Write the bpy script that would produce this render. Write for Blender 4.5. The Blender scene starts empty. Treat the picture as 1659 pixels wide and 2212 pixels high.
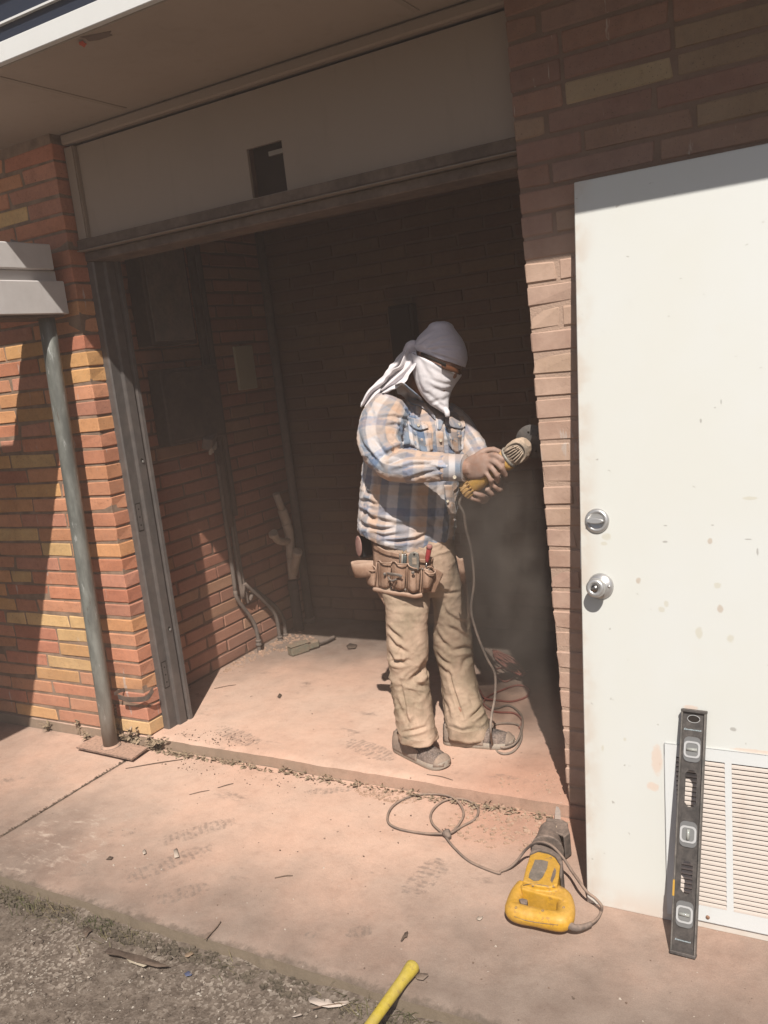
import bpy, bmesh, math, random
import numpy as np
from mathutils import Vector, Matrix, noise
from mathutils.bvhtree import BVHTree
random.seed(7)
PI = math.pi
scene = bpy.context.scene
COL = scene.collection

# ------------------------------------------------------------------ camera
CAM_R = ((0.86555204, -0.00951011, -0.50072869),
         (0.48823983, -0.20665506, 0.84788888),
         (-0.11154163, -0.97836764, -0.17422749))     # world axes in camera terms (right, down, forward)
CAM_C = Vector((0.0, 0.0, 1.585))
FPX, CX, CY = 1895.48, 829.5, 1106.0
right = Vector((CAM_R[0][0], CAM_R[1][0], CAM_R[2][0]))
down = Vector((CAM_R[0][1], CAM_R[1][1], CAM_R[2][1]))
fwd = Vector((CAM_R[0][2], CAM_R[1][2], CAM_R[2][2]))
cam_data = bpy.data.cameras.new('camera')
cam_data.sensor_fit = 'VERTICAL'
cam_data.sensor_height = 24.0
cam_data.lens = FPX / 2212.0 * 24.0
cam_data.clip_start = 0.05
cam_data.clip_end = 500
cam = bpy.data.objects.new('camera', cam_data)
COL.objects.link(cam)
m = Matrix.Identity(4)
for r in range(3):
    m[r][0] = right[r]; m[r][1] = -down[r]; m[r][2] = -fwd[r]; m[r][3] = CAM_C[r]
cam.matrix_world = m
scene.camera = cam

# ------------------------------------------------------------------ daylight
SUN_DIR = Vector((-0.55, 1.0, -1.295)).normalized()     # the way the light travels
world = bpy.data.worlds.new('World')
scene.world = world
world.use_nodes = True
wn = world.node_tree
wn.nodes.clear()
sky = wn.nodes.new('ShaderNodeTexSky'); sky.sky_type = 'NISHITA'; sky.sun_disc = False
sky.sun_elevation = math.asin(-SUN_DIR.z)
sky.sun_rotation = math.atan2(-SUN_DIR.x, -SUN_DIR.y)
sky.air_density = 1.0; sky.dust_density = 1.6; sky.ozone_density = 1.0
bg = wn.nodes.new('ShaderNodeBackground'); bg.inputs['Strength'].default_value = 0.05
wo = wn.nodes.new('ShaderNodeOutputWorld')
wn.links.new(sky.outputs[0], bg.inputs[0]); wn.links.new(bg.outputs[0], wo.inputs[0])
sd = bpy.data.lights.new('sun', 'SUN'); sd.energy = 4.4; sd.angle = math.radians(0.53); sd.color = (1.0, 0.94, 0.86)
sun = bpy.data.objects.new('sun', sd); COL.objects.link(sun)
sun.rotation_euler = SUN_DIR.to_track_quat('-Z', 'Y').to_euler()
scene.view_settings.view_transform = 'Standard'
scene.view_settings.look = 'None'
scene.view_settings.exposure = 0.66
scene.view_settings.gamma = 1.0
scene.view_settings.use_curve_mapping = False
scene.cycles.volume_step_rate = 1.0
scene.cycles.volume_max_steps = 64
scene.cycles.max_bounces = 8
scene.cycles.diffuse_bounces = 5

# ------------------------------------------------------------------ helpers
def ray(px, py):
    return (right * (px - CX) + down * (py - CY) + fwd * FPX)
def on(px, py, axis, val):
    d = ray(px, py); t = (val - CAM_C[axis]) / d[axis]
    return CAM_C + d * t
def PY(px, py, y): return on(px, py, 1, y)
def PZ(px, py, z=0.0): return on(px, py, 2, z)
def proj(p):
    v = Vector(p) - CAM_C
    z = v.dot(fwd)
    return CX + FPX * v.dot(right) / z, CY + FPX * v.dot(down) / z

def tag(o, label=None, cat=None, group=None, kind=None):
    if label: o['label'] = label
    if cat: o['category'] = cat
    if group: o['group'] = group
    if kind: o['kind'] = kind
    return o
def empty(name, loc=(0, 0, 0), label=None, cat=None, group=None, kind=None, parent=None, rot=(0, 0, 0)):
    o = bpy.data.objects.new(name, None); COL.objects.link(o)
    o.empty_display_size = 0.1
    o.location = loc; o.rotation_euler = rot
    if parent: o.parent = parent
    return tag(o, label, cat, group, kind)

class MB:
    def __init__(s): s.v = []; s.f = []; s.sm = []
    def add(s, vs, fs, smooth=False):
        b = len(s.v); s.v += [tuple(v) for v in vs]
        for f in fs: s.f.append(tuple(i + b for i in f)); s.sm.append(smooth)
        return s
    def box(s, lo, hi, mat=None):
        x0, y0, z0 = lo; x1, y1, z1 = hi
        vs = [Vector(p) for p in ((x0,y0,z0),(x1,y0,z0),(x1,y1,z0),(x0,y1,z0),(x0,y0,z1),(x1,y0,z1),(x1,y1,z1),(x0,y1,z1))]
        if mat: vs = [mat @ v for v in vs]
        return s.add(vs, ((0,3,2,1),(4,5,6,7),(0,1,5,4),(1,2,6,5),(2,3,7,6),(3,0,4,7)))
    def bevbox(s, lo, hi, b, mat=None):
        """box with chamfered edges"""
        c = [(lo[i] + hi[i]) / 2 for i in range(3)]; h = [(hi[i] - lo[i]) / 2 for i in range(3)]
        vs = []; idx = {}
        for sx in (-1, 1):
            for sy in (-1, 1):
                for sz in (-1, 1):
                    for ax in range(3):
                        p = [sx*(h[0]-b), sy*(h[1]-b), sz*(h[2]-b)]
                        sg = (sx, sy, sz)
                        p[ax] = sg[ax] * h[ax]
                        idx[(sx, sy, sz, ax)] = len(vs)
                        v = Vector((p[0]+c[0], p[1]+c[1], p[2]+c[2]))
                        vs.append(mat @ v if mat else v)
        fs = []
        for ax in range(3):
            o1, o2 = [a for a in range(3) if a != ax]
            for sg in (-1, 1):
                ring = []
                for a, bb in ((-1,-1),(1,-1),(1,1),(-1,1)):
                    k = [0, 0, 0]; k[ax] = sg; k[o1] = a; k[o2] = bb
                    ring.append(idx[(k[0], k[1], k[2], ax)])
                flip = (sg > 0) == (ax == 1)
                fs.append(tuple(reversed(ring)) if flip else tuple(ring))
        for ax in range(3):
            o1, o2 = [a for a in range(3) if a != ax]
            for a in (-1, 1):
                for bb in (-1, 1):
                    k0 = [0,0,0]; k1 = [0,0,0]
                    k0[ax] = -1; k1[ax] = 1; k0[o1] = k1[o1] = a; k0[o2] = k1[o2] = bb
                    fs.append((idx[(*k0, o1)], idx[(*k1, o1)], idx[(*k1, o2)], idx[(*k0, o2)]))
        for sx in (-1, 1):
            for sy in (-1, 1):
                for sz in (-1, 1):
                    fs.append((idx[(sx,sy,sz,0)], idx[(sx,sy,sz,1)], idx[(sx,sy,sz,2)]))
        return s.add(vs, fs)
    def loft(s, rings, closed=True, cap=True, smooth=True):
        n = len(rings[0]); vs = [v for r in rings for v in r]; fs = []
        for i in range(len(rings) - 1):
            for j in range(n if closed else n - 1):
                k = (j + 1) % n
                fs.append((i*n+j, i*n+k, (i+1)*n+k, (i+1)*n+j))
        s.add(vs, fs, smooth)
        if cap and closed:
            b = len(s.v) - len(vs)
            s.f.append(tuple(b + j for j in range(n))[::-1]); s.sm.append(False)
            s.f.append(tuple(b + (len(rings)-1)*n + j for j in range(n))); s.sm.append(False)
        return s
    def tube(s, pts, r, n=10, cap=True, flat=1.0, smooth=True, up=None):
        pts = [Vector(p) for p in pts]
        rs = r if isinstance(r, (list, tuple)) else [r] * len(pts)
        t0 = (pts[1] - pts[0]).normalized()
        ref = Vector(up) if up else (Vector((0, 0, 1)) if abs(t0.z) < 0.9 else Vector((1, 0, 0)))
        u = t0.cross(ref).normalized(); rings = []
        for i, p in enumerate(pts):
            t = (pts[min(i+1, len(pts)-1)] - pts[max(i-1, 0)])
            if t.length < 1e-9: t = t0
            t.normalize()
            u = (u - t * u.dot(t)).normalized(); w = t.cross(u)
            rings.append([p + u * rs[i] * math.cos(2*PI*j/n) + w * rs[i] * flat * math.sin(2*PI*j/n) for j in range(n)])
        return s.loft(rings, True, cap, smooth)
    def lathe(s, prof, c=(0, 0, 0), axis=(0, 0, 1), n=20, smooth=True):
        """prof: (radius, height) pairs along axis"""
        a = Vector(axis).normalized(); ref = Vector((0, 0, 1)) if abs(a.z) < 0.9 else Vector((1, 0, 0))
        u = a.cross(ref).normalized(); w = a.cross(u); c = Vector(c)
        rings = [[c + a*h + u*max(r,1e-5)*math.cos(2*PI*j/n) + w*max(r,1e-5)*math.sin(2*PI*j/n) for j in range(n)] for r, h in prof]
        return s.loft(rings, True, True, smooth)
    def prism(s, pts, ext, smooth=False):
        """closed polygon (3-D points) swept by vector ext"""
        n = len(pts); ext = Vector(ext)
        vs = [Vector(p) for p in pts] + [Vector(p) + ext for p in pts]
        fs = [tuple(range(n))[::-1], tuple(range(n, 2*n))] + [(i, (i+1) % n, (i+1) % n + n, i + n) for i in range(n)]
        return s.add(vs, fs, smooth)
    def mesh(s, name, mat=None):
        me = bpy.data.meshes.new(name); me.from_pydata(s.v, [], s.f)
        me.polygons.foreach_set('use_smooth', s.sm)
        if mat: me.materials.append(mat)
        bm = bmesh.new(); bm.from_mesh(me); bmesh.ops.recalc_face_normals(bm, faces=bm.faces); bm.to_mesh(me); bm.free()
        me.update()
        return me
    def build(s, name, mat, parent=None, **kw):
        o = bpy.data.objects.new(name, s.mesh(name, mat)); COL.objects.link(o)
        if parent: o.parent = parent
        return tag(o, **kw)

def eval_mods(o):
    dg = bpy.context.evaluated_depsgraph_get(); dg.update()
    me = bpy.data.meshes.new_from_object(o.evaluated_get(dg))
    old = o.data; o.modifiers.clear(); o.data = me
    if old.users == 0: bpy.data.meshes.remove(old)
    return o
def bevel(o, w=0.003, seg=2, ang=40):
    md = o.modifiers.new('b', 'BEVEL'); md.width = w; md.segments = seg; md.limit_method = 'ANGLE'; md.angle_limit = math.radians(ang)
    return o
def remeshed(mb, name, mat, voxel, smooth=3, parent=None, **kw):
    o = mb.build(name, mat, parent, **kw)
    md = o.modifiers.new('r', 'REMESH'); md.mode = 'VOXEL'; md.voxel_size = voxel; md.use_smooth_shade = True
    if smooth:
        sm = o.modifiers.new('s', 'SMOOTH'); sm.factor = 0.6; sm.iterations = smooth
    eval_mods(o)
    if mat and len(o.data.materials) == 0: o.data.materials.append(mat)
    return o
def catmull(pts, n=8):
    pts = [Vector(p) for p in pts]; out = []
    P = [pts[0]*2 - pts[1]] + pts + [pts[-1]*2 - pts[-2]]
    for i in range(1, len(P) - 2):
        for k in range(n):
            t = k / n; a, b, c, d = P[i-1], P[i], P[i+1], P[i+2]
            out.append(0.5 * ((2*b) + (c-a)*t + (2*a-5*b+4*c-d)*t*t + (3*b-a-3*c+d)*t**3))
    out.append(pts[-1]); return out
def fbm(p, o=4): return noise.fractal(Vector(p), 1.0, 2.0, o)

# ------------------------------------------------------------------ materials
def hexc(r, g, b):
    f = lambda c: ((c/255.0)/12.92 if c/255.0 <= 0.04045 else (((c/255.0)+0.055)/1.055)**2.4)
    return (f(r), f(g), f(b), 1.0)
ALB = 0.68   # all paints and clays are a little duller than first guessed; the exposure above makes up for it
class Mat:
    """tiny node helper"""
    def __init__(s, name, rough=0.8, spec=0.3, metal=0.0, color=None):
        s.m = bpy.data.materials.new(name); s.m.use_nodes = True
        s.nt = s.m.node_tree; s.b = s.nt.nodes['Principled BSDF']
        s.b.inputs['Roughness'].default_value = rough; s.b.inputs['Metallic'].default_value = metal
        s.b.inputs['Specular IOR Level'].default_value = spec
        if color: s.b.inputs['Base Color'].default_value = tuple(c*ALB for c in color[:3]) + (1,)
    def n(s, t, **kw):
        nd = s.nt.nodes.new(t)
        for k, v in kw.items():
            if k in nd.inputs: nd.inputs[k].default_value = v
            else: setattr(nd, k, v)
        return nd
    def l(s, a, b): s.nt.links.new(a, b)
    def pos(s):
        return s.n('ShaderNodeNewGeometry').outputs['Position']
    def obj(s): return s.n('ShaderNodeTexCoord').outputs['Object']
    def noise(s, vec, scale, detail=4, rough=0.6, out=0, **kw):
        nd = s.n('ShaderNodeTexNoise'); nd.inputs['Scale'].default_value = scale
        nd.inputs['Detail'].default_value = detail; nd.inputs['Roughness'].default_value = rough
        for k, v in kw.items(): nd.inputs[k].default_value = v
        if vec is not None: s.l(vec, nd.inputs['Vector'])
        return nd.outputs[out]
    def mapping(s, vec, scale=(1,1,1), loc=(0,0,0), rot=(0,0,0)):
        nd = s.n('ShaderNodeMapping'); nd.inputs['Scale'].default_value = scale; nd.inputs['Location'].default_value = loc; nd.inputs['Rotation'].default_value = rot
        s.l(vec, nd.inputs['Vector']); return nd.outputs[0]
    def ramp(s, fac, stops, interp='LINEAR'):
        nd = s.n('ShaderNodeValToRGB'); cr = nd.color_ramp; cr.interpolation = interp
        while len(cr.elements) < len(stops): cr.elements.new(0.5)
        for e, (p, c) in zip(cr.elements, stops):
            e.position = p; e.color = c if len(c) == 4 else (*c, 1)
        s.l(fac, nd.inputs[0]); return nd.outputs[0]
    def mr(s, val, a, b, c=0.0, d=1.0, smooth=True):
        nd = s.n('ShaderNodeMapRange'); nd.interpolation_type = 'SMOOTHSTEP' if smooth else 'LINEAR'
        for i, x in zip((1, 2, 3, 4), (a, b, c, d)): nd.inputs[i].default_value = x
        s.l(val, nd.inputs[0]); return nd.outputs[0]
    def math(s, op, a, b=None, clamp=False):
        nd = s.n('ShaderNodeMath'); nd.operation = op; nd.use_clamp = clamp
        for i, x in enumerate((a, b)):
            if x is None: continue
            if isinstance(x, (int, float)): nd.inputs[i].default_value = x
            else: s.l(x, nd.inputs[i])
        return nd.outputs[0]
    def mix(s, fac, a, b, mode='MIX'):
        nd = s.n('ShaderNodeMix'); nd.data_type = 'RGBA'; nd.blend_type = mode
        for i, x in ((0, fac), (6, a), (7, b)):
            if isinstance(x, (int, float)): nd.inputs[i].default_value = x
            elif isinstance(x, tuple): nd.inputs[i].default_value = x if len(x) == 4 else (*x, 1)
            else: s.l(x, nd.inputs[i])
        return nd.outputs[2]
    def sep(s, vec):
        nd = s.n('ShaderNodeSeparateXYZ'); s.l(vec, nd.inputs[0]); return nd.outputs
    def color(s, c):
        if isinstance(c, tuple): s.b.inputs['Base Color'].default_value = c if len(c) == 4 else (*c, 1)
        else: s.l(s.mix(1.0, c, (ALB, ALB, ALB), 'MULTIPLY'), s.b.inputs['Base Color'])
        return s
    def rough(s, c): s.l(c, s.b.inputs['Roughness']); return s
    def bump(s, h, strength=0.3, dist=0.01):
        nd = s.n('ShaderNodeBump'); nd.inputs['Strength'].default_value = strength; nd.inputs['Distance'].default_value = dist
        s.l(h, nd.inputs['Height'])
        prev = s.b.inputs['Normal'].links
        if prev: s.l(prev[0].from_socket, nd.inputs['Normal'])
        s.l(nd.outputs[0], s.b.inputs['Normal']); return s

def dusty(name, base, dust=(0.52, 0.36, 0.27), amount=0.45, rough=0.7, metal=0.0, spec=0.3, scale=14, bump=0.15, wear=None, updust=0.35):
    """a surface of one colour under a coat of brick dust that lies thicker on upward faces"""
    M = Mat(name, rough, spec, metal)
    p = M.obj(); n1 = M.noise(p, scale, 5, 0.65); n2 = M.noise(p, scale * 6, 3, 0.6)
    f = M.mr(n1, 0.30, 0.75, 0.0, 1.0)
    nz = M.sep(M.n('ShaderNodeNewGeometry').outputs['Normal'])[2]
    up = M.mr(nz, 0.1, 0.9, 0.0, updust)
    fac = M.math('ADD', M.math('MULTIPLY', f, amount), up, True)
    fac = M.math('MULTIPLY', fac, M.mr(n2, 0.3, 0.62, 0.65, 1.0), True)
    c = M.mix(M.mr(n2, 0.35, 0.7), tuple(x * 0.82 for x in base[:3]) + (1,), base)
    if wear: c = M.mix(M.mr(M.noise(p, scale * 2.3, 5, 0.7), 0.58, 0.66), c, wear)
    M.color(M.mix(fac, c, dust)).bump(n2, bump, 0.004)
    M.rough(M.mr(fac, 0.0, 0.7, rough, 0.95))
    if metal: M.l(M.mr(fac, 0.0, 0.6, metal, 0.0), M.b.inputs['Metallic'])
    return M.m
# ------------------------------------------------------------------ shared dimensions
YW = 2.587            # face of the brickwork
ZF = 0.05             # floor inside
COURSE = 0.0677
XL, XR = -2.85, -0.944  # the two brick corners of the opening
DUST = (0.60, 0.385, 0.285)

def mat_brick():
    M = Mat('brick_face', 0.9, 0.15)
    oi = M.n('ShaderNodeObjectInfo')
    p = M.pos(); rnd = oi.outputs['Random']
    n1 = M.noise(p, 9, 4, 0.6); n2 = M.noise(p, 55, 5, 0.75); n3 = M.noise(p, 230, 2, 0.5)
    c = oi.outputs['Color']
    c = M.mix(M.mr(n1, 0.3, 0.7, 0.0, 0.35), c, M.mix(1.0, c, (0.62, 0.55, 0.5), 'MULTIPLY'))
    c = M.mix(M.mr(n2, 0.35, 0.7, 0.0, 0.5), c, M.mix(1.0, c, (1.25, 1.2, 1.1), 'MULTIPLY'))
    c = M.mix(M.mr(M.noise(M.mapping(p, (1,1,1), (3,1,7)), 24, 5, 0.75), 0.5, 0.72, 0, 0.45), c, M.mix(1.0, c, (0.62, 0.58, 0.55), 'MULTIPLY'))
    pits = M.mr(n3, 0.66, 0.72)
    c = M.mix(M.math('MULTIPLY', pits, 0.75), c, (0.045, 0.028, 0.02))
    # pinkish cutting dust: everywhere a film, thick round the jamb that is being cut and low down
    x, y, z = M.sep(p)
    near = M.math('MULTIPLY', M.mr(x, -1.5, -0.9), M.mr(y, 2.95, 2.6))
    low = M.math('MULTIPLY', M.mr(z, 0.75, 0.05), 0.22)
    dn = M.mr(M.noise(p, 7, 5, 0.65), 0.3, 0.7, 0.6, 1.0)
    near = M.math('MULTIPLY', near, M.mr(z, 2.1, 1.75, 0.25, 1.0))
    d = M.math('MULTIPLY', M.math('ADD', M.math('MULTIPLY', near, 0.88), low, True), dn)
    inside = M.math('MULTIPLY', M.mr(y, 2.7, 2.9), 0.08)
    d = M.math('ADD', d, inside, True)
    c = M.mix(d, c, (0.68, 0.48, 0.375))
    # white drips and mortar smears
    dr = M.noise(M.mapping(p, (30, 30, 5)), 1.0, 4, 0.6)
    c = M.mix(M.math('MULTIPLY', M.mr(dr, 0.66, 0.72, 0.0, 0.6), M.mr(y, 2.75, 2.65)), c, (0.62, 0.55, 0.5))
    M.color(c)
    M.bump(M.math('SUBTRACT', n2, pits), 0.5, 0.003)
    return M.m
def mat_mortar():
    M = Mat('mortar', 0.95, 0.1); p = M.pos()
    c = M.mix(M.mr(M.noise(p, 12, 5), 0.3, 0.7), (0.24, 0.165, 0.12), (0.40, 0.28, 0.205))
    x, y, z = M.sep(p)
    c = M.mix(M.math('MULTIPLY', M.mr(x, -1.4, -0.95), 0.75), c, M.mix(M.mr(z, 2.0, 1.8), (0.22, 0.14, 0.105), (0.58, 0.41, 0.32)))  # upper right part darker: soffit shade put into the mortar colour
    c = M.mix(M.mr(y, 2.72, 2.9, 0, 0.8), c, (0.20, 0.125, 0.09))  # darkened indoors: room shade put into the mortar colour
    M.color(c).bump(M.noise(p, 160, 3), 0.6, 0.004); return M.m
M_BRICK = mat_brick(); M_MORTAR = mat_mortar()

def mat_concrete(name, inside=False):
    M = Mat(name, 0.92, 0.15); p = M.pos(); x, y, z = M.sep(p)
    nb = M.noise(p, 1.6, 6, 0.6); nm = M.noise(p, 7, 6, 0.65); nf = M.noise(p, 45, 4, 0.65); nff = M.noise(p, 260, 2, 0.6)
    base = M.mix(M.mr(nm, 0.3, 0.7), (0.225, 0.175, 0.145), (0.31, 0.25, 0.21))
    base = M.mix(M.mr(M.noise(p, 2.4, 5, 0.7, Distortion=0.6), 0.52, 0.68, 0, 0.6), base, (0.165, 0.115, 0.095))
    # where the brick dust has settled
    dx = M.math('MULTIPLY', M.math('SUBTRACT', x, -1.95), 0.46)
    dy = M.math('SUBTRACT', y, 2.75)
    dist = M.math('SQRT', M.math('ADD', M.math('MULTIPLY', dx, dx), M.math('MULTIPLY', dy, dy)))
    near = M.math('ADD', dist, M.math('MULTIPLY', M.math('SUBTRACT', nb, 0.5), 0.9))
    d = M.mr(near, 1.22, 0.45, 0.10, 1.0)
    d = M.math('MULTIPLY', d, M.mr(nm, 0.2, 0.7, 0.78, 1.0))
    d = M.math('MULTIPLY', d, M.mr(nf, 0.2, 0.5, 0.85, 1.0), True)
    pink = M.mix(M.mr(nb, 0.35, 0.65), (0.86, 0.56, 0.425), (0.86, 0.61, 0.48))
    # redder and thicker right under the cut
    cx_ = M.math('SUBTRACT', x, -1.08); cy_ = M.math('SUBTRACT', y, 2.62)
    dc = M.math('SQRT', M.math('ADD', M.math('MULTIPLY', cx_, cx_), M.math('MULTIPLY', cy_, cy_)))
    pink = M.mix(M.mr(dc, 0.5, 0.12, 0, 0.7), pink, (0.62, 0.33, 0.23))
    # scuffs where feet have rubbed the dust away
    sc = M.noise(M.mapping(p, (1.0, 1.9, 1), rot=(0, 0, 0.5)), 3.6, 7, 0.72)
    d = M.math('MULTIPLY', d, M.mr(sc, 0.60, 0.72, 1.0, 0.35))
    prints = [(-2.152, 2.093, 0.27, 0.085, 0.88), (-2.111, 1.901, 0.30, 0.085, 1.07), (-1.945, 1.783, 0.17, 0.075, 0.84), (-2.394, 1.994, 0.05, 0.03, 0.9), (-1.251, 2.127, 0.20, 0.10, 1.49),
              (-1.816, 2.751, 0.28, 0.10, -0.33), (-2.453, 2.705, 0.30, 0.09, -0.3), (-1.853, 2.494, 0.18, 0.05, 0.41), (-1.315, 1.823, 0.08, 0.05, 0.5), (-1.439, 1.761, 0.04, 0.03, 0.7)]
    for k, (ax, ay, ln, wd, an) in enumerate(prints):
        q = M.mapping(p, (1, 1, 1), (-ax, -ay, 0)); q = M.n('ShaderNodeVectorRotate', rotation_type='Z_AXIS', Angle=-an)
        mp = M.n('ShaderNodeVectorMath'); mp.operation = 'SUBTRACT'; M.l(p, mp.inputs[0]); mp.inputs[1].default_value = (ax, ay, 0)
        M.l(mp.outputs[0], q.inputs['Vector'])
        qx, qy, _ = M.sep(q.outputs[0])
        e = M.math('ADD', M.math('POWER', M.math('ABSOLUTE', M.math('DIVIDE', qx, ln / 2)), 3.0), M.math('POWER', M.math('ABSOLUTE', M.math('DIVIDE', qy, wd / 2)), 3.0))
        e = M.math('ADD', e, M.math('MULTIPLY', M.math('SUBTRACT', nf, 0.5), 2.6))
        f = M.mr(e, 1.1, 0.7)
        tread = M.mr(M.math('SINE', M.math('ADD', M.math('MULTIPLY', qx, 300.0), M.math('MULTIPLY', nm, 9.0))), -0.5, 0.2, 0.45, 1.0)
        tw = M.mr(M.noise(p, 38, 5, 0.75), 0.42, 0.56, 0.05, 1.0)
        f = M.math('MULTIPLY', M.math('MULTIPLY', f, tread), tw)
        d = M.math('MULTIPLY', d, M.math('SUBTRACT', 1.0, M.math('MULTIPLY', f, 0.58)))
    c = M.mix(d, base, pink)
    # pale chalky patches near the left joint, paint specks, dark specks
    wx = M.math('SUBTRACT', x, -2.62); wy = M.math('SUBTRACT', y, 1.88)
    wd_ = M.math('SQRT', M.math('ADD', M.math('MULTIPLY', wx, wx), M.math('MULTIPLY', wy, wy)))
    ws = M.math('MULTIPLY', M.mr(wd_, 0.34, 0.08), M.mr(M.noise(M.mapping(p, (1, 2.2, 1)), 11, 5, 0.7), 0.52, 0.66))
    c = M.mix(M.math('MULTIPLY', ws, 0.8), c, (0.72, 0.58, 0.48))
    c = M.mix(M.mr(M.noise(p, 75, 2, 0.4), 0.75, 0.79, 0, 0.8), c, (0.70, 0.62, 0.55))
    c = M.mix(M.mr(M.noise(M.mapping(p, loc=(5, 3, 1)), 52, 2, 0.4), 0.74, 0.79, 0, 0.7), c, (0.10, 0.07, 0.055))
    # grime at the slab's front edge and in the vertical face
    ed = M.math('MULTIPLY', M.mr(M.math('ADD', y, M.math('ADD', M.math('MULTIPLY', M.math('SUBTRACT', nm, 0.5), 0.05), M.math('MULTIPLY', M.math('SUBTRACT', nf, 0.5), 0.07))), 1.670, 1.638), 0.0 if inside else 0.6)
    c = M.mix(ed, c, (0.11, 0.09, 0.07))
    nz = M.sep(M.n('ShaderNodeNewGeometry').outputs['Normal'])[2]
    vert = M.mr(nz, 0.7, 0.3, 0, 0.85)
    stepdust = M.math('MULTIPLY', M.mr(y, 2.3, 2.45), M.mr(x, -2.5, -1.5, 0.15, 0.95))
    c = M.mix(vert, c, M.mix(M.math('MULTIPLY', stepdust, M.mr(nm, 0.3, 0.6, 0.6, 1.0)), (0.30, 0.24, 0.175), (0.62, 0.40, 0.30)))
    M.color(c)
    c_ = M.mix(M.mr(nff, 0.35, 0.65, 0, 0.35), c, M.mix(1.0, c, (0.72, 0.70, 0.68), 'MULTIPLY')); M.color(M.mix(M.mr(M.noise(p, 18, 6, 0.75), 0.46, 0.66, 0, 0.35), c_, M.mix(1.0, c_, (0.8, 0.76, 0.74), 'MULTIPLY')))
    h = M.math('ADD', M.math('MULTIPLY', nf, 1.0), M.math('MULTIPLY', nff, 0.5))
    M.bump(h, 0.35, 0.004); M.bump(nm, 0.25, 0.012)
    return M.m
M_CONC = mat_concrete('walkway_concrete'); M_FLOOR = mat_concrete('floor_concrete', True)

def grid_sheet(mb, x0, x1, y0, y1, step, zf):
    nx = max(1, int(round((x1-x0)/step))); ny = max(1, int(round((y1-y0)/step)))
    vs = [(x0+(x1-x0)*i/nx, y0+(y1-y0)*j/ny) for j in range(ny+1) for i in range(nx+1)]
    vs = [zf(a, b) for a, b in vs]
    fs = [(j*(nx+1)+i, j*(nx+1)+i+1, (j+1)*(nx+1)+i+1, (j+1)*(nx+1)+i) for j in range(ny) for i in range(nx)]
    mb.add(vs, fs, True)
def slab(name, x0, x1, y0, y1, ztop, zbot, mat, rough_front=0.006, step=0.02, rough_sides=False):
    def zf(a, b):
        n = fbm((a*9, b*9, 3)); z = ztop + 0.0018 * fbm((a*3, b*3, 0))
        yy = b; xx = a
        if abs(b - y0) < 1e-6: yy = b + rough_front*n; z -= 0.006 + 0.004*abs(n)
        elif b - y0 < step*1.5: z -= 0.001*abs(n)
        if rough_sides:
            for xe, s in ((x0, 1), (x1, -1)):
                if abs(a - xe) < 1e-6: xx = a + s*0.004*abs(fbm((a*9, b*14, 8))); z -= 0.005
        return (xx, yy, z)
    mb = MB(); grid_sheet(mb, x0, x1, y0, y1, step, zf)
    nx = max(1, int(round((x1-x0)/step))); ny = max(1, int(round((y1-y0)/step)))
    top = mb.v[:]; b = len(mb.v)
    row = [top[i] for i in range(nx+1)]
    low = [(p[0], p[1] + 0.5*rough_front*fbm((p[0]*14, 2, 5)), zbot) for p in row]
    mb.add(row + low, [(i, i+1, nx+2+i, nx+1+i)[::-1] for i in range(nx)], False)
    for col, flip in ((0, False), (nx, True)):
        rr = [top[j*(nx+1)+col] for j in range(ny+1)]
        ll = [(p[0], p[1], zbot) for p in rr]
        mb.add(rr + ll, [(j, j+1, ny+2+j, ny+1+j) for j in range(ny)], False)
    return mb.build(name, mat, kind='structure')

XJ = -2.88
slab('walkway_slab', XJ + 0.007, 2.6, 1.643, 2.583, 0.0, -0.12, M_CONC, step=0.022, rough_sides=True)
slab('walkway_slab', -6.5, XJ - 0.007, 1.640, 2.583, -0.002, -0.12, M_CONC, step=0.03, rough_sides=True)
slab('floor', -6.5, 2.6, 2.587, 4.45, ZF, -0.12, M_FLOOR, rough_front=0.005, step=0.024)
MB().box((XJ-0.03, 1.64, -0.13), (XJ+0.03, 2.583, -0.022)).build('joint_dirt', Mat('joint_dirt', 0.95, 0.1, color=(0.09, 0.07, 0.05, 1)).m, kind='structure')

# ground: crushed gravel in dry soil, out to the horizon
def mat_ground():
    M = Mat('gravel_soil', 0.95, 0.1); p = M.pos()
    vo = M.n('ShaderNodeTexVoronoi'); vo.inputs['Scale'].default_value = 130; M.l(p, vo.inputs['Vector'])
    vcol = M.sep(vo.outputs['Color'])[0]
    nb = M.noise(p, 3, 5); nf = M.noise(p, 40, 5, 0.7)
    c = M.mix(M.mr(nf, 0.3, 0.7), (0.12, 0.093, 0.073), (0.23, 0.185, 0.15))
    st = M.math('MULTIPLY', M.mr(vcol, 0.62, 0.8), M.mr(nb, 0.4, 0.6))
    c = M.mix(st, c, M.mix(vo.outputs['Color'], (0.26, 0.21, 0.17), (0.40, 0.34, 0.285)))
    M.color(c); M.bump(vo.outputs['Distance'], 0.25, 0.004); M.bump(nf, 0.5, 0.01); return M.m
def gz(a, b):
    e = max(0.0, min(1.0, (b - 1.35) / 0.3))
    return (a, b, -0.062 + 0.014*fbm((a*3, b*3, 1)) + 0.008*fbm((a*14, b*14, 4), 3) + 0.022*e*e)
mb = MB(); grid_sheet(mb, -4.2, 2.2, -0.6, 1.66, 0.02, gz)
gr0 = mb.build('ground', mat_ground(), kind='structure')
mb = MB()
mb.add([(-22,-22,-0.13),(22,-22,-0.13),(22,22,-0.13),(-22,22,-0.13)], [(0,1,2,3)])
mfar = Mat('far_ground', 0.95, 0.1); pf = mfar.pos()
mfar.color(mfar.mix(mfar.mr(mfar.noise(pf, 0.4, 6), 0.3, 0.7), (0.06, 0.06, 0.035), (0.12, 0.11, 0.07)))
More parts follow.
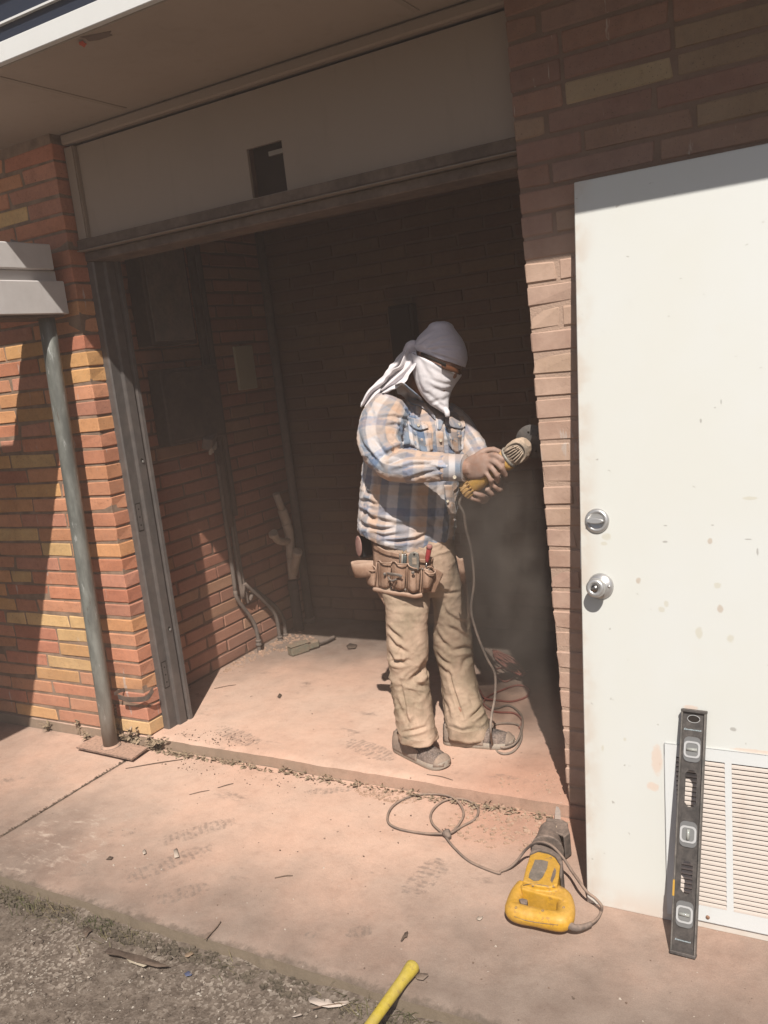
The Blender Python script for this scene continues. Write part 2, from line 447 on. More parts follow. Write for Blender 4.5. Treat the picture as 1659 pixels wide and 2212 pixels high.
mb.build('terrain', mfar.m, kind='structure')

# ------------------------------------------------------------------ brick walls
PAL = [(0.64, 0.275, 0.165), (0.68, 0.33, 0.185), (0.61, 0.25, 0.16), (0.72, 0.41, 0.185), (0.76, 0.50, 0.245), (0.70, 0.36, 0.18), (0.59, 0.28, 0.195), (0.68, 0.33, 0.20), (0.64, 0.29, 0.18)]
PAL_IN_SHADE = [(0.165, 0.085, 0.052), (0.18, 0.105, 0.06), (0.15, 0.078, 0.05), (0.195, 0.12, 0.068), (0.17, 0.095, 0.058)]  # back wall bricks, the room's shade darkened into their colour
_bm = {}
def brick_mesh(L, H, D):
    """worn clay brick; L along x, D along y (front at y=0), H along z"""
    v = random.randrange(9)
    k = (round(L, 3), round(H, 3), round(D, 3), v)
    if k not in _bm:
        b = MB(); b.bevbox((0, 0, 0), (L, D, H), 0.0035)
        rr = random.Random(hash(k) & 0xffff)
        b.v = [Vector((x + rr.uniform(-1, 1)*0.0014, y + rr.uniform(-1, 1)*0.0008, z + rr.uniform(-1, 1)*0.0014)) for x, y, z in b.v]
        for q in range(rr.choice((0, 0, 1, 1, 2))):           # knocked corners
            cx_, cz_ = rr.choice((0, L)), rr.choice((0, H)); ch = rr.uniform(0.003, 0.008)
            for i, w in enumerate(b.v):
                if abs(w.x - cx_) < 0.006 and abs(w.z - cz_) < 0.006 and w.y < 0.006:
                    b.v[i] = w + Vector((ch*(1 if cx_ == 0 else -1), ch*0.6, ch*0.7*(1 if cz_ == 0 else -1)))
        b.v = [tuple(w) for w in b.v]
        _bm[k] = b.mesh('brick', M_BRICK)
    return _bm[k]
def wall_bricks(parent, O, U, N, rows, pal, depth=0.09, limit=300, seed=1, key=None, jitter=0.0012):
    """rows: list of (z, [(u0,u1[,colour])...]); O origin, U along the wall, N outward. bricks past the limit are joined"""
    rr = random.Random(seed); O = Vector(O); U = Vector(U); N = Vector(N); Z = Vector((0, 0, 1))
    M3 = Matrix((U, -N, Z)).transposed()
    items = []
    for z, segs in rows:
        for s in segs:
            col = s[2] if len(s) > 2 else rr.choice(pal)
            f = rr.uniform(0.86, 1.12); col = tuple(min(1, c*f) for c in col)
            items.append((z, s[0], s[1], col, rr.uniform(-1, 1)*jitter))
    if key: items.sort(key=key)
    rest = {}
    for i, (z, a, b, col, j) in enumerate(items):
        L, H = b - a, COURSE - 0.010
        loc = O + U*a + N*j + Z*z
        if i < limit:
            me = brick_mesh(L, H, depth)
            o = bpy.data.objects.new('brick', me); COL.objects.link(o); o.parent = parent
            mm = M3.to_4x4(); mm.translation = loc; o.matrix_local = mm
            o.color = (*col, 1)
        else:
            kk = min(range(len(pal)), key=lambda q: sum(abs(pal[q][w]-col[w]) for w in range(3)))
            mb = rest.setdefault(kk, MB())
            mm = M3.to_4x4(); mm.translation = loc
            mb.bevbox((0, 0, 0), (L, depth, H), 0.0035, mm)
    for kk, mb in rest.items():
        o = mb.build('brickwork', M_BRICK, parent, kind='stuff'); o.color = (*pal[kk], 1)
def bond(u0, u1, L, off, J=0.010, minlen=0.04):
    """brick segments between u0 and u1 with running-bond offset"""
    out = []; u = u0 + off - (L if off > 0 else 0)
    while u < u1:
        a, b = max(u, u0), min(u + L - J, u1)
        if b - a >= minlen: out.append((a, b))
        elif out and b - a > 0 and abs(b - u1) < 1e-6: out[-1] = (out[-1][0], b)
        u += L
    return out
Z0 = 0.055
LN = 0.3016
# left wall: outside, ends at the corner XL.  u runs along +X from -4.7
lw = empty('brick_wall', (-3.4, YW, 0.05), 'orange and tan brick wall left of the wide opening, behind the grey steel post', 'wall')
def rel(p, e): return Vector(p) - e.location
rows = []
rr = random.Random(11)
for k in range(37):
    z = Z0 + k*COURSE
    end = XL
    corner = 0.195 if k % 2 else 0.295
    segs = [(end - corner, end)]
    u = end - corner - 0.010
    while u > -4.75:
        L = LN - 0.010 if rr.random() > 0.16 else rr.choice((0.19, 0.14))
        segs.append((u - L, u)); u -= L + 0.010
    rows.append((z, segs))
wall_bricks(lw, rel((0, YW, 0), lw), (1, 0, 0), (0, -1, 0), rows, PAL, seed=5, limit=300, key=lambda t: -t[2] if t[2] < -4.0 else -9)
MB().box(rel((-5.2, YW+0.0045, ZF), lw), rel((XL-0.006, YW+0.085, 2.62), lw)).build('mortar', M_MORTAR, lw)
MB().box(rel((-6.4, YW+0.092, ZF), lw), rel((XL-0.03, YW+0.26, 2.62), lw)).build('wall_core', M_MORTAR, lw)
MB().box(rel((-6.4, YW, ZF), lw), rel((-5.21, YW+0.08, 2.62), lw)).build('wall_face', M_MORTAR, lw)

# right wall
rw = empty('brick_wall', (0.0, YW, 0.05), 'dusty pinkish brick wall to the right of the opening, behind the white door', 'wall')
rows = []; rr = random.Random(23)
YEL = (0.36, 0.27, 0.15)
PAL_R_SHADE = [(0.27, 0.125, 0.085), (0.27, 0.165, 0.10), (0.235, 0.11, 0.085), (0.28, 0.19, 0.11), (0.26, 0.145, 0.10), (0.23, 0.125, 0.10)]  # right wall bricks, soffit shade darkened into their colours
for k in range(37):
    z = Z0 + k*COURSE
    corner = 0.095 if k % 2 else 0.195
    if rr.random() < 0.2: corner = 0.15
    segs = [(XR + rr.uniform(-0.002, 0.0015), XR + corner)]
    u = XR + corner + 0.010
    while u < 1.6:
        L = LN - 0.010
        if k == 32 and abs(u - (XR + 0.105)) < 0.06: segs.append((u, u + L, YEL))
        else: segs.append((u, u + L))
        u += L + 0.010
    rows.append((z, segs))
wall_bricks(rw, rel((0, YW, 0), rw), (1, 0, 0), (0, -1, 0), rows, PAL_R_SHADE, seed=9, limit=300, key=lambda t: t[1])
MB().box(rel((XR+0.003, YW+0.0045, ZF), rw), rel((2.5, YW+0.085, 2.62), rw)).build('mortar', M_MORTAR, rw)
MB().box(rel((XR+0.02, YW+0.092, ZF), rw), rel((2.5, YW+0.26, 2.62), rw)).build('wall_core', M_MORTAR, rw)

# inside: left wall (x = -3.1) and back wall (y = 4.25)
XI, YB = -3.1, 4.25
il = empty('brick_wall', (XI, 3.4, ZF), 'shaded red brick side wall inside the opening, behind the bent conduits', 'wall')
rows = []
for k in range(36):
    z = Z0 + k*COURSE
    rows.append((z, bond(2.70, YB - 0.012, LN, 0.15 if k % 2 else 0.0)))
PAL_L_SHADE = [(0.40, 0.165, 0.11), (0.42, 0.185, 0.12), (0.37, 0.15, 0.10), (0.40, 0.215, 0.13), (0.39, 0.17, 0.115)]  # tones kept dim and alike, the wall's shade put into them
wall_bricks(il, rel((XI, 0, 0), il), (0, 1, 0), (1, 0, 0), rows, PAL_L_SHADE, seed=3, jitter=0.002)
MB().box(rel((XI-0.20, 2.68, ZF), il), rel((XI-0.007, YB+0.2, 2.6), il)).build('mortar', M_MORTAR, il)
ib = empty('brick_wall', (-1.2, YB, ZF), 'brick back wall of the room behind the worker, darkened for its shade', 'wall')
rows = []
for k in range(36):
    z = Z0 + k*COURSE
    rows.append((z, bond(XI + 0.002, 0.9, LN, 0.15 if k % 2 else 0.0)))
wall_bricks(ib, rel((0, YB, 0), ib), (1, 0, 0), (0, -1, 0), rows, PAL_IN_SHADE, seed=13, key=lambda t: t[1] + (0.0 if t[0] < 2.45 else 3), jitter=0.0015)
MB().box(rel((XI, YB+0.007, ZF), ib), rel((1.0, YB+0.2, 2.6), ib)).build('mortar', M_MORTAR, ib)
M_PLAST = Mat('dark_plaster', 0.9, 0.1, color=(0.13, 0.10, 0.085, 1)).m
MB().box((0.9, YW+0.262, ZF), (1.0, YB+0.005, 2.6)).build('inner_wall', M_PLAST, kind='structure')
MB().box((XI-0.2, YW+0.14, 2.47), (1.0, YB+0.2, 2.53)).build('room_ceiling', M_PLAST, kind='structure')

# ------------------------------------------------------------------ panel over the opening, header, soffit, fascia, roof
def mat_paint(name, col, dirt=(0.2, 0.16, 0.12), amt=0.35, rough=0.65):
    M = Mat(name, rough, 0.3); p = M.pos()
    c = M.mix(M.mr(M.noise(p, 2.2, 6, 0.65), 0.45, 0.8, 0, amt), col, dirt)
    c = M.mix(M.mr(M.noise(M.mapping(p, (8, 8, 1.2)), 2.5, 4), 0.55, 0.75, 0, amt*0.6), c, dirt)
    M.color(c).bump(M.noise(p, 110, 3), 0.12, 0.002); return M.m
M_SOF = mat_paint('soffit_paint', (0.44, 0.36, 0.29), amt=0.25)
M_PAN = mat_paint('panel_paint', (0.40, 0.31, 0.245), amt=0.2)
M_WHITE = mat_paint('white_gloss_paint', (0.78, 0.78, 0.76), (0.5, 0.45, 0.4), 0.15, 0.45)
YF, ZFB = 1.985, 2.591       # fascia line
pan = empty('transom_panel', (-1.9, 2.66, 2.19), 'beige painted panel above the opening with a small square hole', 'panel')
hx0, hx1, hz0, hz1 = -1.960, -1.808, 2.185, 2.352
p0, p1, q0, q1 = -2.785, XR - 0.004, 2.182, 2.535
mb = MB()
for a, b, c, d in ((p0, hx0, q0, q1), (hx1, p1, q0, q1), (hx0, hx1, hz1, q1), (hx0, hx1, q0, hz0)):
    if d - c > 0.001: mb.box(rel((a, 2.655, c), pan), rel((b, 2.668, d), pan))
mb.build('board', M_PAN, pan)
MB().box(rel((p0-0.056, 2.640, q0), pan), rel((p0-0.002, 2.668, q1), pan)).build('side_trim', M_PAN, pan)
MB().box(rel((p0-0.012, 2.634, q0), pan), rel((p0-0.006, 2.6395, q1), pan)).build('trim_bead', M_PAN, pan)
MB().bevbox(rel((p0-0.056, 2.628, 2.545), pan), rel((p1, 2.668, 2.583), pan), 0.006).build('top_molding', M_PAN, pan)
MB().box(rel((hx0-0.02, 2.72, hz0-0.02), pan), rel((hx1+0.02, 2.735, hz1+0.05), pan)).build('backing_board', Mat('hole_dark', 0.9, 0.1, color=(0.05, 0.036, 0.03, 1)).m, pan)
MB().box(rel((hx0+0.06, 2.700, hz1-0.03), pan), rel((hx1-0.005, 2.712, hz1-0.014), pan)).build('batten', M_SOF, pan)
# header: weathered wood over a steel angle
M_HW = dusty('weathered_wood', (0.12, 0.085, 0.065), (0.35, 0.25, 0.19), 0.5, 0.85, scale=6)
M_HS = dusty('header_steel', (0.085, 0.07, 0.062), (0.38, 0.27, 0.2), 0.45, 0.6, scale=8)
hd = empty('door_header', (-1.9, 2.69, 2.15), 'weathered dark wood and steel header beam across the top of the opening', 'beam')
MB().bevbox(rel((XL+0.003, 2.63, 2.140), hd), rel((XR-0.004, 2.76, 2.179), hd), 0.004).build('wood_plate', M_HW, hd)
MB().bevbox(rel((XL+0.003, 2.624, 2.1345), hd), rel((XR-0.010, 2.74, 2.1385), hd), 0.0015).build('drip_edge', mat_paint('edge_paint', (0.30, 0.25, 0.21)), hd)
MB().bevbox(rel((XL+0.003, 2.660, 2.096), hd), rel((XR-0.006, 2.80, 2.132), hd), 0.004).build('wood_rail', M_HW, hd)

sof = MB().box((-7.0, YF + 0.022, 2.587), (3.4, YW + 0.6, 2.61)).build('soffit', M_SOF, kind='structure')
# joints and a rust-red patch of bare board in the soffit
M_JT = Mat('joint_tape', 0.8, 0.2, color=(0.40, 0.335, 0.27, 1)).m  # strips slightly darker than the soffit paint
for xj in (-3.9, -2.45, -1.23, -0.01):
    MB().box((xj, YF+0.03, 2.5845), (xj+0.02, YW+0.005, 2.5868)).build('soffit_batten', M_JT, kind='structure')
pa = PZ(178, 90, 2.586); pb = PZ(240, 68, 2.586)
def flake(name, c, r, mat, z, th, seed, stretch=1.0, ang=0.0, n=11, **kw):
    rr = random.Random(seed); pts = []
    for i in range(n):
        a = 2*PI*i/n; q = r*rr.uniform(0.55, 1.1)
        x, y = q*math.cos(a)*stretch, q*math.sin(a)
        pts.append((c[0] + x*math.cos(ang) - y*math.sin(ang), c[1] + x*math.sin(ang) + y*math.cos(ang), z))
    return MB().prism(pts, (0, 0, th)).build(name, mat, **kw)
flake('paint_chip', (pa+pb)/2, 0.028, Mat('bare_soffit', 0.9, 0.1, color=(0.22, 0.17, 0.14, 1)).m, 2.585, 0.0018, 3, 2.2, 0.3, label='dark torn patch in the soffit beside the fascia', cat='paint chip')
flake('paint_flap', pa, 0.012, Mat('rust_red', 0.8, 0.2, color=(0.55, 0.10, 0.05, 1)).m, 2.579, 0.0015, 8, 2.2, -1.0, label='small curled rust red flap hanging from the soffit edge', cat='paint flap')
MB().bevbox((-7.0, YF, ZFB), (3.4, YF + 0.022, 2.648), 0.002).build('fascia_board', M_WHITE, label='white sunlit fascia board along the roof edge', cat='fascia')
M_GUT = Mat('roof_metal_dark', 0.45, 0.4, 0.3, (0.035, 0.045, 0.07, 1)).m
gt = empty('roof_edge', (-2, YF, 2.7), 'dark blue grey metal roof edge above the white fascia with a thin pale lip', 'roof')
MB().box(rel((-7.0, YF+0.003, 2.6485), gt), rel((3.4, 3.0, 2.80), gt)).build('flashing', M_GUT, gt)
MB().box(rel((-7.0, YF-0.010, 2.688), gt), rel((3.4, YF+0.0028, 2.694), gt)).build('drip_lip', M_WHITE, gt)
MB().box(rel((-7.0, YF-0.04, 2.80), gt), rel((3.4, 5.2, 2.84), gt)).build('roof_sheet', M_GUT, gt)
# ------------------------------------------------------------------ steel door frame at the left jamb
M_FRAME = dusty('grey_frame_paint', (0.115, 0.105, 0.10), (0.34, 0.25, 0.20), 0.22, 0.5, spec=0.4, scale=5, bump=0.05, updust=0.2)
M_BLACK = Mat('dark_recess', 0.8, 0.1, color=(0.03, 0.025, 0.022, 1)).m
fr = empty('door_frame', (XL, 2.68, ZF), 'tall grey steel door frame jamb with hinge pockets at the left of the opening', 'door frame')
# plan profile (x, y) of a pressed steel jamb, swept upwards
prof = [(-2.872, 2.672), (-2.822, 2.670), (-2.816, 2.676), (-2.816, 2.722), (-2.802, 2.724), (-2.800, 2.728), (-2.800, 2.768), (-2.806, 2.772), (-2.818, 2.772), (-2.818, 2.780), (-2.795, 2.784), (-2.793, 2.800), (-2.800, 2.806), (-2.872, 2.806)]
# front face with shallow bead, swept
MB().prism([rel((x, y, ZF), fr) for x, y in prof], (0, 0, 2.045)).build('jamb', M_FRAME, fr)
for zc in (1.02, 0.30):
    MB().box(rel((-2.8162, 2.682, zc-0.062), fr), rel((-2.8148, 2.712, zc+0.062), fr)).build('hinge_pocket', M_BLACK, fr)
    o = MB().box(rel((-2.8150, 2.685, zc-0.057), fr), rel((-2.8140, 2.709, zc+0.057), fr)).build('hinge_plate', M_FRAME, fr)
    for dz in (-0.035, 0.0, 0.035):
        MB().lathe([(0.004, 0), (0.004, 0.001)], rel((-2.8142, 2.697, zc+dz), fr), (1, 0, 0), 10).build('screw', M_BLACK, o)
for zc in (1.26, 0.50):
    MB().lathe([(0.009, 0), (0.007, 0.0012), (0.003, 0.0015)], rel((-2.8002, 2.748, zc), fr), (1, 0, 0), 12).build('bolt', M_BLACK, fr)
    MB().lathe([(0.005, 0), (0.005, 0.004)], rel((-2.7995, 2.751, zc-0.006), fr), (1, 0, 0), 8).build('bolt_head', Mat('bright_bolt', 0.3, 0.5, 0.6, (0.6, 0.58, 0.55, 1)).m, fr)

# bent strap iron fixed to the brick by the post
M_RUST = dusty('rusty_grey_strap', (0.10, 0.085, 0.075), (0.36, 0.22, 0.15), 0.5, 0.7, scale=20)
st = empty('wall_strap', (-2.93, YW, 0.24), 'bent rusty metal strap fixed across the brick corner low beside the post', 'strap')
sp = [PY(330, 1490, 2.60), PY(318, 1507, 2.575), PY(300, 1511, 2.555), PY(275, 1511, 2.54), PY(255, 1505, 2.53)]
sp = catmull([rel(p, st) for p in sp], 5)
mb = MB(); mb.loft([[p + Vector((0, 0, -0.012)), p + Vector((0, -0.002, 0.012)), p + Vector((0.001, 0.002, 0.012)), p + Vector((0.001, 0.003, -0.012))] for p in sp], True, True, False)
mb.build('strap', M_RUST, st)
sp = catmull([rel(p, st) for p in (PY(268, 1490, 2.585), PY(258, 1493, 2.56), PY(247, 1499, 2.53))], 5)
mb = MB(); mb.loft([[p + Vector((0, 0, -0.008)), p + Vector((0, -0.002, 0.008)), p + Vector((0.001, 0.002, 0.008)), p + Vector((0.001, 0.003, -0.008))] for p in sp], True, True, False)
mb.build('strap_end', M_RUST, st)

# ------------------------------------------------------------------ pipe post with base plate
def mat_galv():
    M = Mat('weathered_galvanised', 0.5, 0.4, 0.35); p = M.pos()
    n = M.noise(M.mapping(p, (6, 6, 1.5)), 3, 6, 0.7)
    c = M.mix(M.mr(n, 0.35, 0.65), (0.19, 0.20, 0.185), (0.33, 0.34, 0.31))
    c = M.mix(M.mr(M.noise(M.mapping(p, (40, 40, 7)), 1, 5, 0.7), 0.6, 0.66, 0, 0.8), c, (0.55, 0.56, 0.54))
    c = M.mix(M.mr(M.noise(M.mapping(p, (30, 30, 5), (2, 1, 0)), 1, 5, 0.7), 0.62, 0.68, 0, 0.7), c, (0.12, 0.085, 0.06))
    z = M.sep(p)[2]
    c = M.mix(M.mr(z, 0.5, 0.02, 0, 0.35), c, (0.42, 0.31, 0.24))
    M.color(c).rough(M.mr(n, 0.3, 0.7, 0.4, 0.7)); M.bump(n, 0.1, 0.004); return M.m
M_GALV = mat_galv()
pb0 = PZ(240, 1612, 0.02); ptop = PY(98, 672, 2.49)
ps = empty('steel_post', pb0, 'leaning weathered grey steel pipe post on a square base plate in front of the brick', 'post')
pp = [rel(pb0 + (ptop - pb0)*t, ps) for t in (0, 0.1, 0.3, 0.5, 0.7, 0.9, 1.0)]
MB().tube([pp[0]] + pp[1:-1] + [pp[-1]], 0.0325, 24).build('pipe', M_GALV, ps)
bpz = 0.014
corn = [PZ(x, y, bpz) for x, y in ((165, 1617), (285, 1643), (320, 1618), (208, 1592))]
MB().prism([rel(c, ps) for c in corn], (0, 0, 0.008)).build('base_plate', dusty('plate_dusty', (0.10, 0.08, 0.07), DUST, 0.9, 0.8, updust=0.9), ps)
MB().lathe([(0.046, -0.003), (0.044, 0.003), (0.034, 0.008)], (0, 0, 0.003), n=20).build('weld_collar', dusty('weld', (0.2, 0.18, 0.16), DUST, 0.8, 0.8, updust=0.6), ps)

# walkway canopy carried by the post (its edge beam runs outwards from the wall)
M_BEAM = mat_paint('beam_paint', (0.78, 0.74, 0.72), (0.3, 0.25, 0.22), 0.35)
cb = empty('walkway_canopy', (-2.87, 2.55, 1.9), 'white painted wooden canopy beam with stepped edge resting on the grey post', 'canopy')
bx1 = -2.868; by1 = 2.553
MB().bevbox(rel((bx1-0.19, -2.2, 1.893), cb), rel((bx1, by1, 2.022), cb), 0.004).build('edge_beam', M_BEAM, cb)
MB().bevbox(rel((bx1-0.19, -2.2, 2.0225), cb), rel((bx1-0.030, by1-0.010, 2.066), cb), 0.003).build('ledge', M_BEAM, cb)
MB().bevbox(rel((bx1-0.21, -2.2, 2.0665), cb), rel((bx1-0.008, by1-0.030, 2.165), cb), 0.004).build('upper_fascia', M_BEAM, cb)
MB().box(rel((bx1-0.186, -2.2, 1.8835), cb), rel((bx1-0.012, by1-0.02, 1.8925), cb)).build('soffit_strip', M_HW, cb)
# roof deck out to the left; an open bay next to the beam lets one patch of sun through
DK = mat_paint('deck_paint', (0.5, 0.45, 0.4))
MB().box(rel((-6.6, -2.2, 2.07), cb), rel((bx1-0.215, 2.009, 2.13), cb)).build('roof_deck', DK, cb)
# knotted electric lead on the beam
M_LEAD = dusty('old_lead', (0.25, 0.22, 0.21), (0.4, 0.33, 0.3), 0.5, 0.7)
ld = [PY(25, 520, 2.56), PY(45, 528, 2.555), PY(68, 540, 2.54), PY(85, 555, 2.53), PY(88, 575, 2.525), PY(80, 590, 2.52)]
MB().tube(catmull(ld, 6), 0.007, 8).build('lead', M_LEAD, label='short grey lead looped over the canopy beam end', cat='cable')

# ------------------------------------------------------------------ the white door leaning on the right
BL = PZ(1268, 1950, 0.0); LEAN = math.atan2(2.527 - BL.y, 2.0)
door = empty('white_door', BL, 'white steel door leaf standing on the slab, leaning against the brick wall', 'door', rot=(-LEAN, 0, 0))
D_U = Vector((1, 0, 0)); D_V = Vector((0, math.sin(LEAN), math.cos(LEAN))); D_N = Vector((0, -math.cos(LEAN), math.sin(LEAN)))
def duv(px, py):
    """photo point -> (u, v) on the door face"""
    d = ray(px, py); t = (BL - CAM_C).dot(D_N) / d.dot(D_N); p = CAM_C + d*t - BL
    return p.dot(D_U), p.dot(D_V)
Zd = lambda x, y: duv(1062 + x*.36, 796 + y*.36)
Zg = lambda x, y: duv(1850*.6636 + x*650/1513*.6636, 2250*.6636 + y*650/1513*.6636)
STAINS = [(*Zd(1310,1035), .006, .009, 0), (*Zd(880,1272), .007, .009, 0), (*Zd(1372,1442), .008, .011, 0), (*Zd(1245,1585), .010, .016, 1), (*Zd(1433,1620), .009, .011, 1), (*Zd(1020,1445), .009, .008, 1), (*Zd(1048,1412), .007, .009, 1),
          (*Zd(1355,1302), .010, .008, 1), (*Zd(690,1010), .014, .010, 1), (*Zd(675,1050), .010, .006, 1), (*Zd(1550,778), .018, .005, 1), (*Zg(672,520), .016, .042, 2), (*Zg(640,722), .017, .013, 2), (*Zg(925,122), .020, .006, 2), (*Zg(1420,458), .060, .006, 2), (*Zd(1377,200), .002, .008, 3),
          (*Zd(1340,235), .003, .002, 3), (*Zd(1255,315), .003, .006, 3), (*Zd(1042,943), .005, .002, 3), (*Zd(1325,940), .004, .002, 3), (*Zd(1040,1040), .007, .003, 3), (*Zd(1540,1025), .009, .0018, 3), (*Zd(1595,1100), .003, .010, 3), (*Zg(1250,290), .008, .006, 3), (*Zg(260,430), .004, .010, 1), (*Zg(428,365), .005, .005, 1)]
def mat_door():
    M = Mat('white_door_paint', 0.42, 0.45); p = M.obj()
    c = M.mix(M.mr(M.noise(p, 1.3, 4), 0.4, 0.7), (0.74, 0.745, 0.70), (0.75, 0.765, 0.745))
    x, y, z = M.sep(p)
    c = M.mix(M.math('MULTIPLY', M.mr(x, 0.07, 0.0), M.mr(M.noise(p, 9, 4), 0.4, 0.6, 0.1, 0.55)), c, (0.62, 0.50, 0.40))
    c = M.mix(M.math('MULTIPLY', M.mr(z, 0.10, 0.0), M.mr(M.noise(p, 9, 4), 0.35, 0.6, 0.1, 0.5)), c, (0.66, 0.50, 0.40))
    q = M.mapping(p, (1, 1, 0.75))
    c = M.mix(M.math('MULTIPLY', M.mr(M.noise(M.mapping(p, (1, 1, 1.6), (3, 0, 2)), 30, 3, 0.5), 0.70, 0.72), 0.6), c, (0.35, 0.32, 0.28))
    c = M.mix(M.math('MULTIPLY', M.mr(M.noise(p, 3.5, 6, 0.7), 0.6, 0.75), 0.18), c, (0.70, 0.60, 0.48))
    nn = M.noise(p, 90, 4, 0.7)
    for u_, v_, ru, rv, kind in STAINS:
        sx_ = M.math('DIVIDE', M.math('SUBTRACT', x, u_), ru); sz_ = M.math('DIVIDE', M.math('SUBTRACT', z, v_), rv)
        r2 = M.math('ADD', M.math('ADD', M.math('MULTIPLY', sx_, sx_), M.math('MULTIPLY', sz_, sz_)), M.math('MULTIPLY', M.math('SUBTRACT', nn, 0.5), 2.2))
        col, k_ = (((0.52, 0.40, 0.30), .6), ((0.62, 0.58, 0.46), .55), ((0.78, 0.58, 0.46), .6), ((0.32, 0.30, 0.27), .6))[kind]
        c = M.mix(M.mr(r2, 1.3, 0.4, 0, k_), c, col)
    M.color(c).bump(M.noise(p, 2.0, 2), 0.05, 0.02); M.bump(M.noise(p, 300, 2), 0.05, 0.001); return M.m
M_DOOR = mat_door()

dl = MB().bevbox((0, 0, 0.0), (0.914, 0.044, 2.032), 0.0025).build('leaf', M_DOOR, door)
MB().box((-0.0018, 0.004, 0.95), (0.0, 0.040, 1.03)).build('latch_plate', Mat('latch', 0.35, 0.5, 0.8, (0.5, 0.5, 0.5, 1)).m, door)
M_NICK = Mat('satin_nickel', 0.33, 0.5, 0.62, (0.62, 0.61, 0.60, 1)).m
M_NICK2 = Mat('worn_nickel', 0.3, 0.5, 1.0, (0.42, 0.40, 0.38, 1)).m
u, v = duv(1290, 1125)
dbm = empty('deadbolt', (u, 0, v), parent=door)
N_ = (0, -1, 0)
MB().lathe([(0.034, 0.0), (0.0345, 0.003), (0.033, 0.006), (0.0285, 0.009), (0.024, 0.0095), (0.0225, 0.0065), (0.020, 0.006), (0.0, 0.006)], (0, 0, 0), N_, 36).build('rose', M_NICK, dbm)
tp = []
for i in range(13):
    a = PI*i/12; tp.append((-0.024*math.cos(a), -0.010, 0.0075*math.sin(a)))
tp2 = [(x, y, -z) for x, y, z in tp[1:-1]][::-1]
o = MB().prism(tp + tp2, (0, -0.014, 0)).build('thumb_turn', M_NICK, dbm); bevel(o, 0.002)
u, v = duv(1298, 1266)
kn = empty('door_knob', (u, 0, v), parent=door)
MB().lathe([(0.036, 0.0), (0.0365, 0.003), (0.033, 0.009), (0.022, 0.013), (0.0165, 0.015), (0.0150, 0.022)], (0, 0, 0), N_, 36).build('rose', M_NICK, kn)
MB().lathe([(0.0145, 0.018), (0.0145, 0.030), (0.018, 0.033), (0.0245, 0.038), (0.0265, 0.046), (0.0255, 0.055), (0.0215, 0.059), (0.0135, 0.0598), (0.0128, 0.0578), (0.0, 0.0575)], (0, 0, 0), N_, 36).build('knob', M_NICK, kn)
o = MB().lathe([(0.0095, 0.0576), (0.0098, 0.0615), (0.0, 0.0618)], (0, 0, 0), N_, 20).build('turn_button', M_NICK2, kn)
MB().box((-0.009, -0.0655, -0.0022), (0.009, -0.061, 0.0022)).build('button_bar', M_NICK2, kn)
MB().lathe([(0.0045, 0.0), (0.0045, 0.013), (0.0, 0.014)], (0.026, 0, 0.001), N_, 12).build('rose_screw', M_NICK, kn)

# return air grille fixed low on the door
gu0, gv1 = duv(1437, 1606)
_, gv0 = duv(1452, 2000)
ug, vg = duv(1500, 1999); 
def dv2(zx, zy): return duv(1850*.6636 + zx*650/1513*.6636, 2250*.6636 + zy*650/1513*.6636)
gu0, gv1 = dv2(730, 388); _, gv0 = dv2(990, 1728)
M_GR = mat_paint('grille_enamel', (0.76, 0.78, 0.78), (0.62, 0.48, 0.40), 0.25, 0.4)
M_GRS = mat_paint('grille_louvre_enamel', (0.70, 0.62, 0.56), (0.55, 0.42, 0.34), 0.4, 0.5)
gr = empty('vent_grille', BL + D_U*gu0 + D_V*gv0 + D_N*0.0005, 'white louvred steel air grille fixed across the bottom of the white door', 'grille', rot=(-LEAN, 0, 0))
GW = 0.60; GH = gv1 - gv0
c0, _ = dv2(822, 700); c1, _ = dv2(1190, 700); c2, _ = dv2(1240, 560); _, s1 = dv2(1250, 545); _, s0 = dv2(1270, 1665)
c0 -= gu0; c1 -= gu0; c2 -= gu0; s1 = (s1 - gv0); s0 = max(0.03, s0 - gv0)
T = 0.006
fm = MB()
for a, b, c, d in ((0, GW, 0, s0), (0, GW, s1, GH), (0, c0, s0, s1), (c1, c2, s0, s1), (2*c2 - c1 + 0.20, GW, s0, s1)):
    if b - a > 0.002: fm.box((a, -T, c), (b, -T+0.0015, d))
fm.box((0, -T, 0), (0.0015, 0, GH)).box((0, -T, GH-0.0015), (GW, 0, GH)).box((0, -T, 0), (GW, 0, 0.0015))
fm.build('frame', M_GR, gr)
MB().box((c0-0.01, -0.0018, s0-0.005), (GW-0.02, -0.0008, s1+0.005)).build('gap_shade_sheet', Mat('grille_gap_shade', 0.9, 0.1, color=(0.03, 0.022, 0.018, 1)).m, gr)  # near-black sheet stands in for the shadow between the slats
ns = 31; sp_ = (s1 - s0)/ns
slat_me = {}
for (a, b) in ((c0, c1), (c2, 2*c2 - c1 + 0.20)):
    for i in range(ns):
        z = s0 + sp_*i
        k = round(b-a, 4)
        if k not in slat_me:
            s = MB(); w = b - a
            pr = [(-T-0.0006, 0.0), (-T+0.0008, 0.0006), (-T+0.0030, sp_*0.55), (-0.0024, sp_*0.70), (-0.0030, sp_*0.60), (-T-0.0002, sp_*0.40)]
            s.prism([(0, y, zz) for y, zz in pr], (w, 0, 0))
            slat_me[k] = s.mesh('slat', M_GRS)
        o = bpy.data.objects.new('slat', slat_me[k]); COL.objects.link(o); o.parent = gr; o.location = (a, 0, z)
uu, vv = dv2(1060, 1705)
MB().lathe([(0.0055, 0.0), (0.005, 0.002), (0.0, 0.0025)], (uu-gu0, -T, vv-gv0), N_, 12).build('screw', dusty('rusty_screw', (0.25, 0.13, 0.08), (0.5, 0.3, 0.2), 0.4), gr)
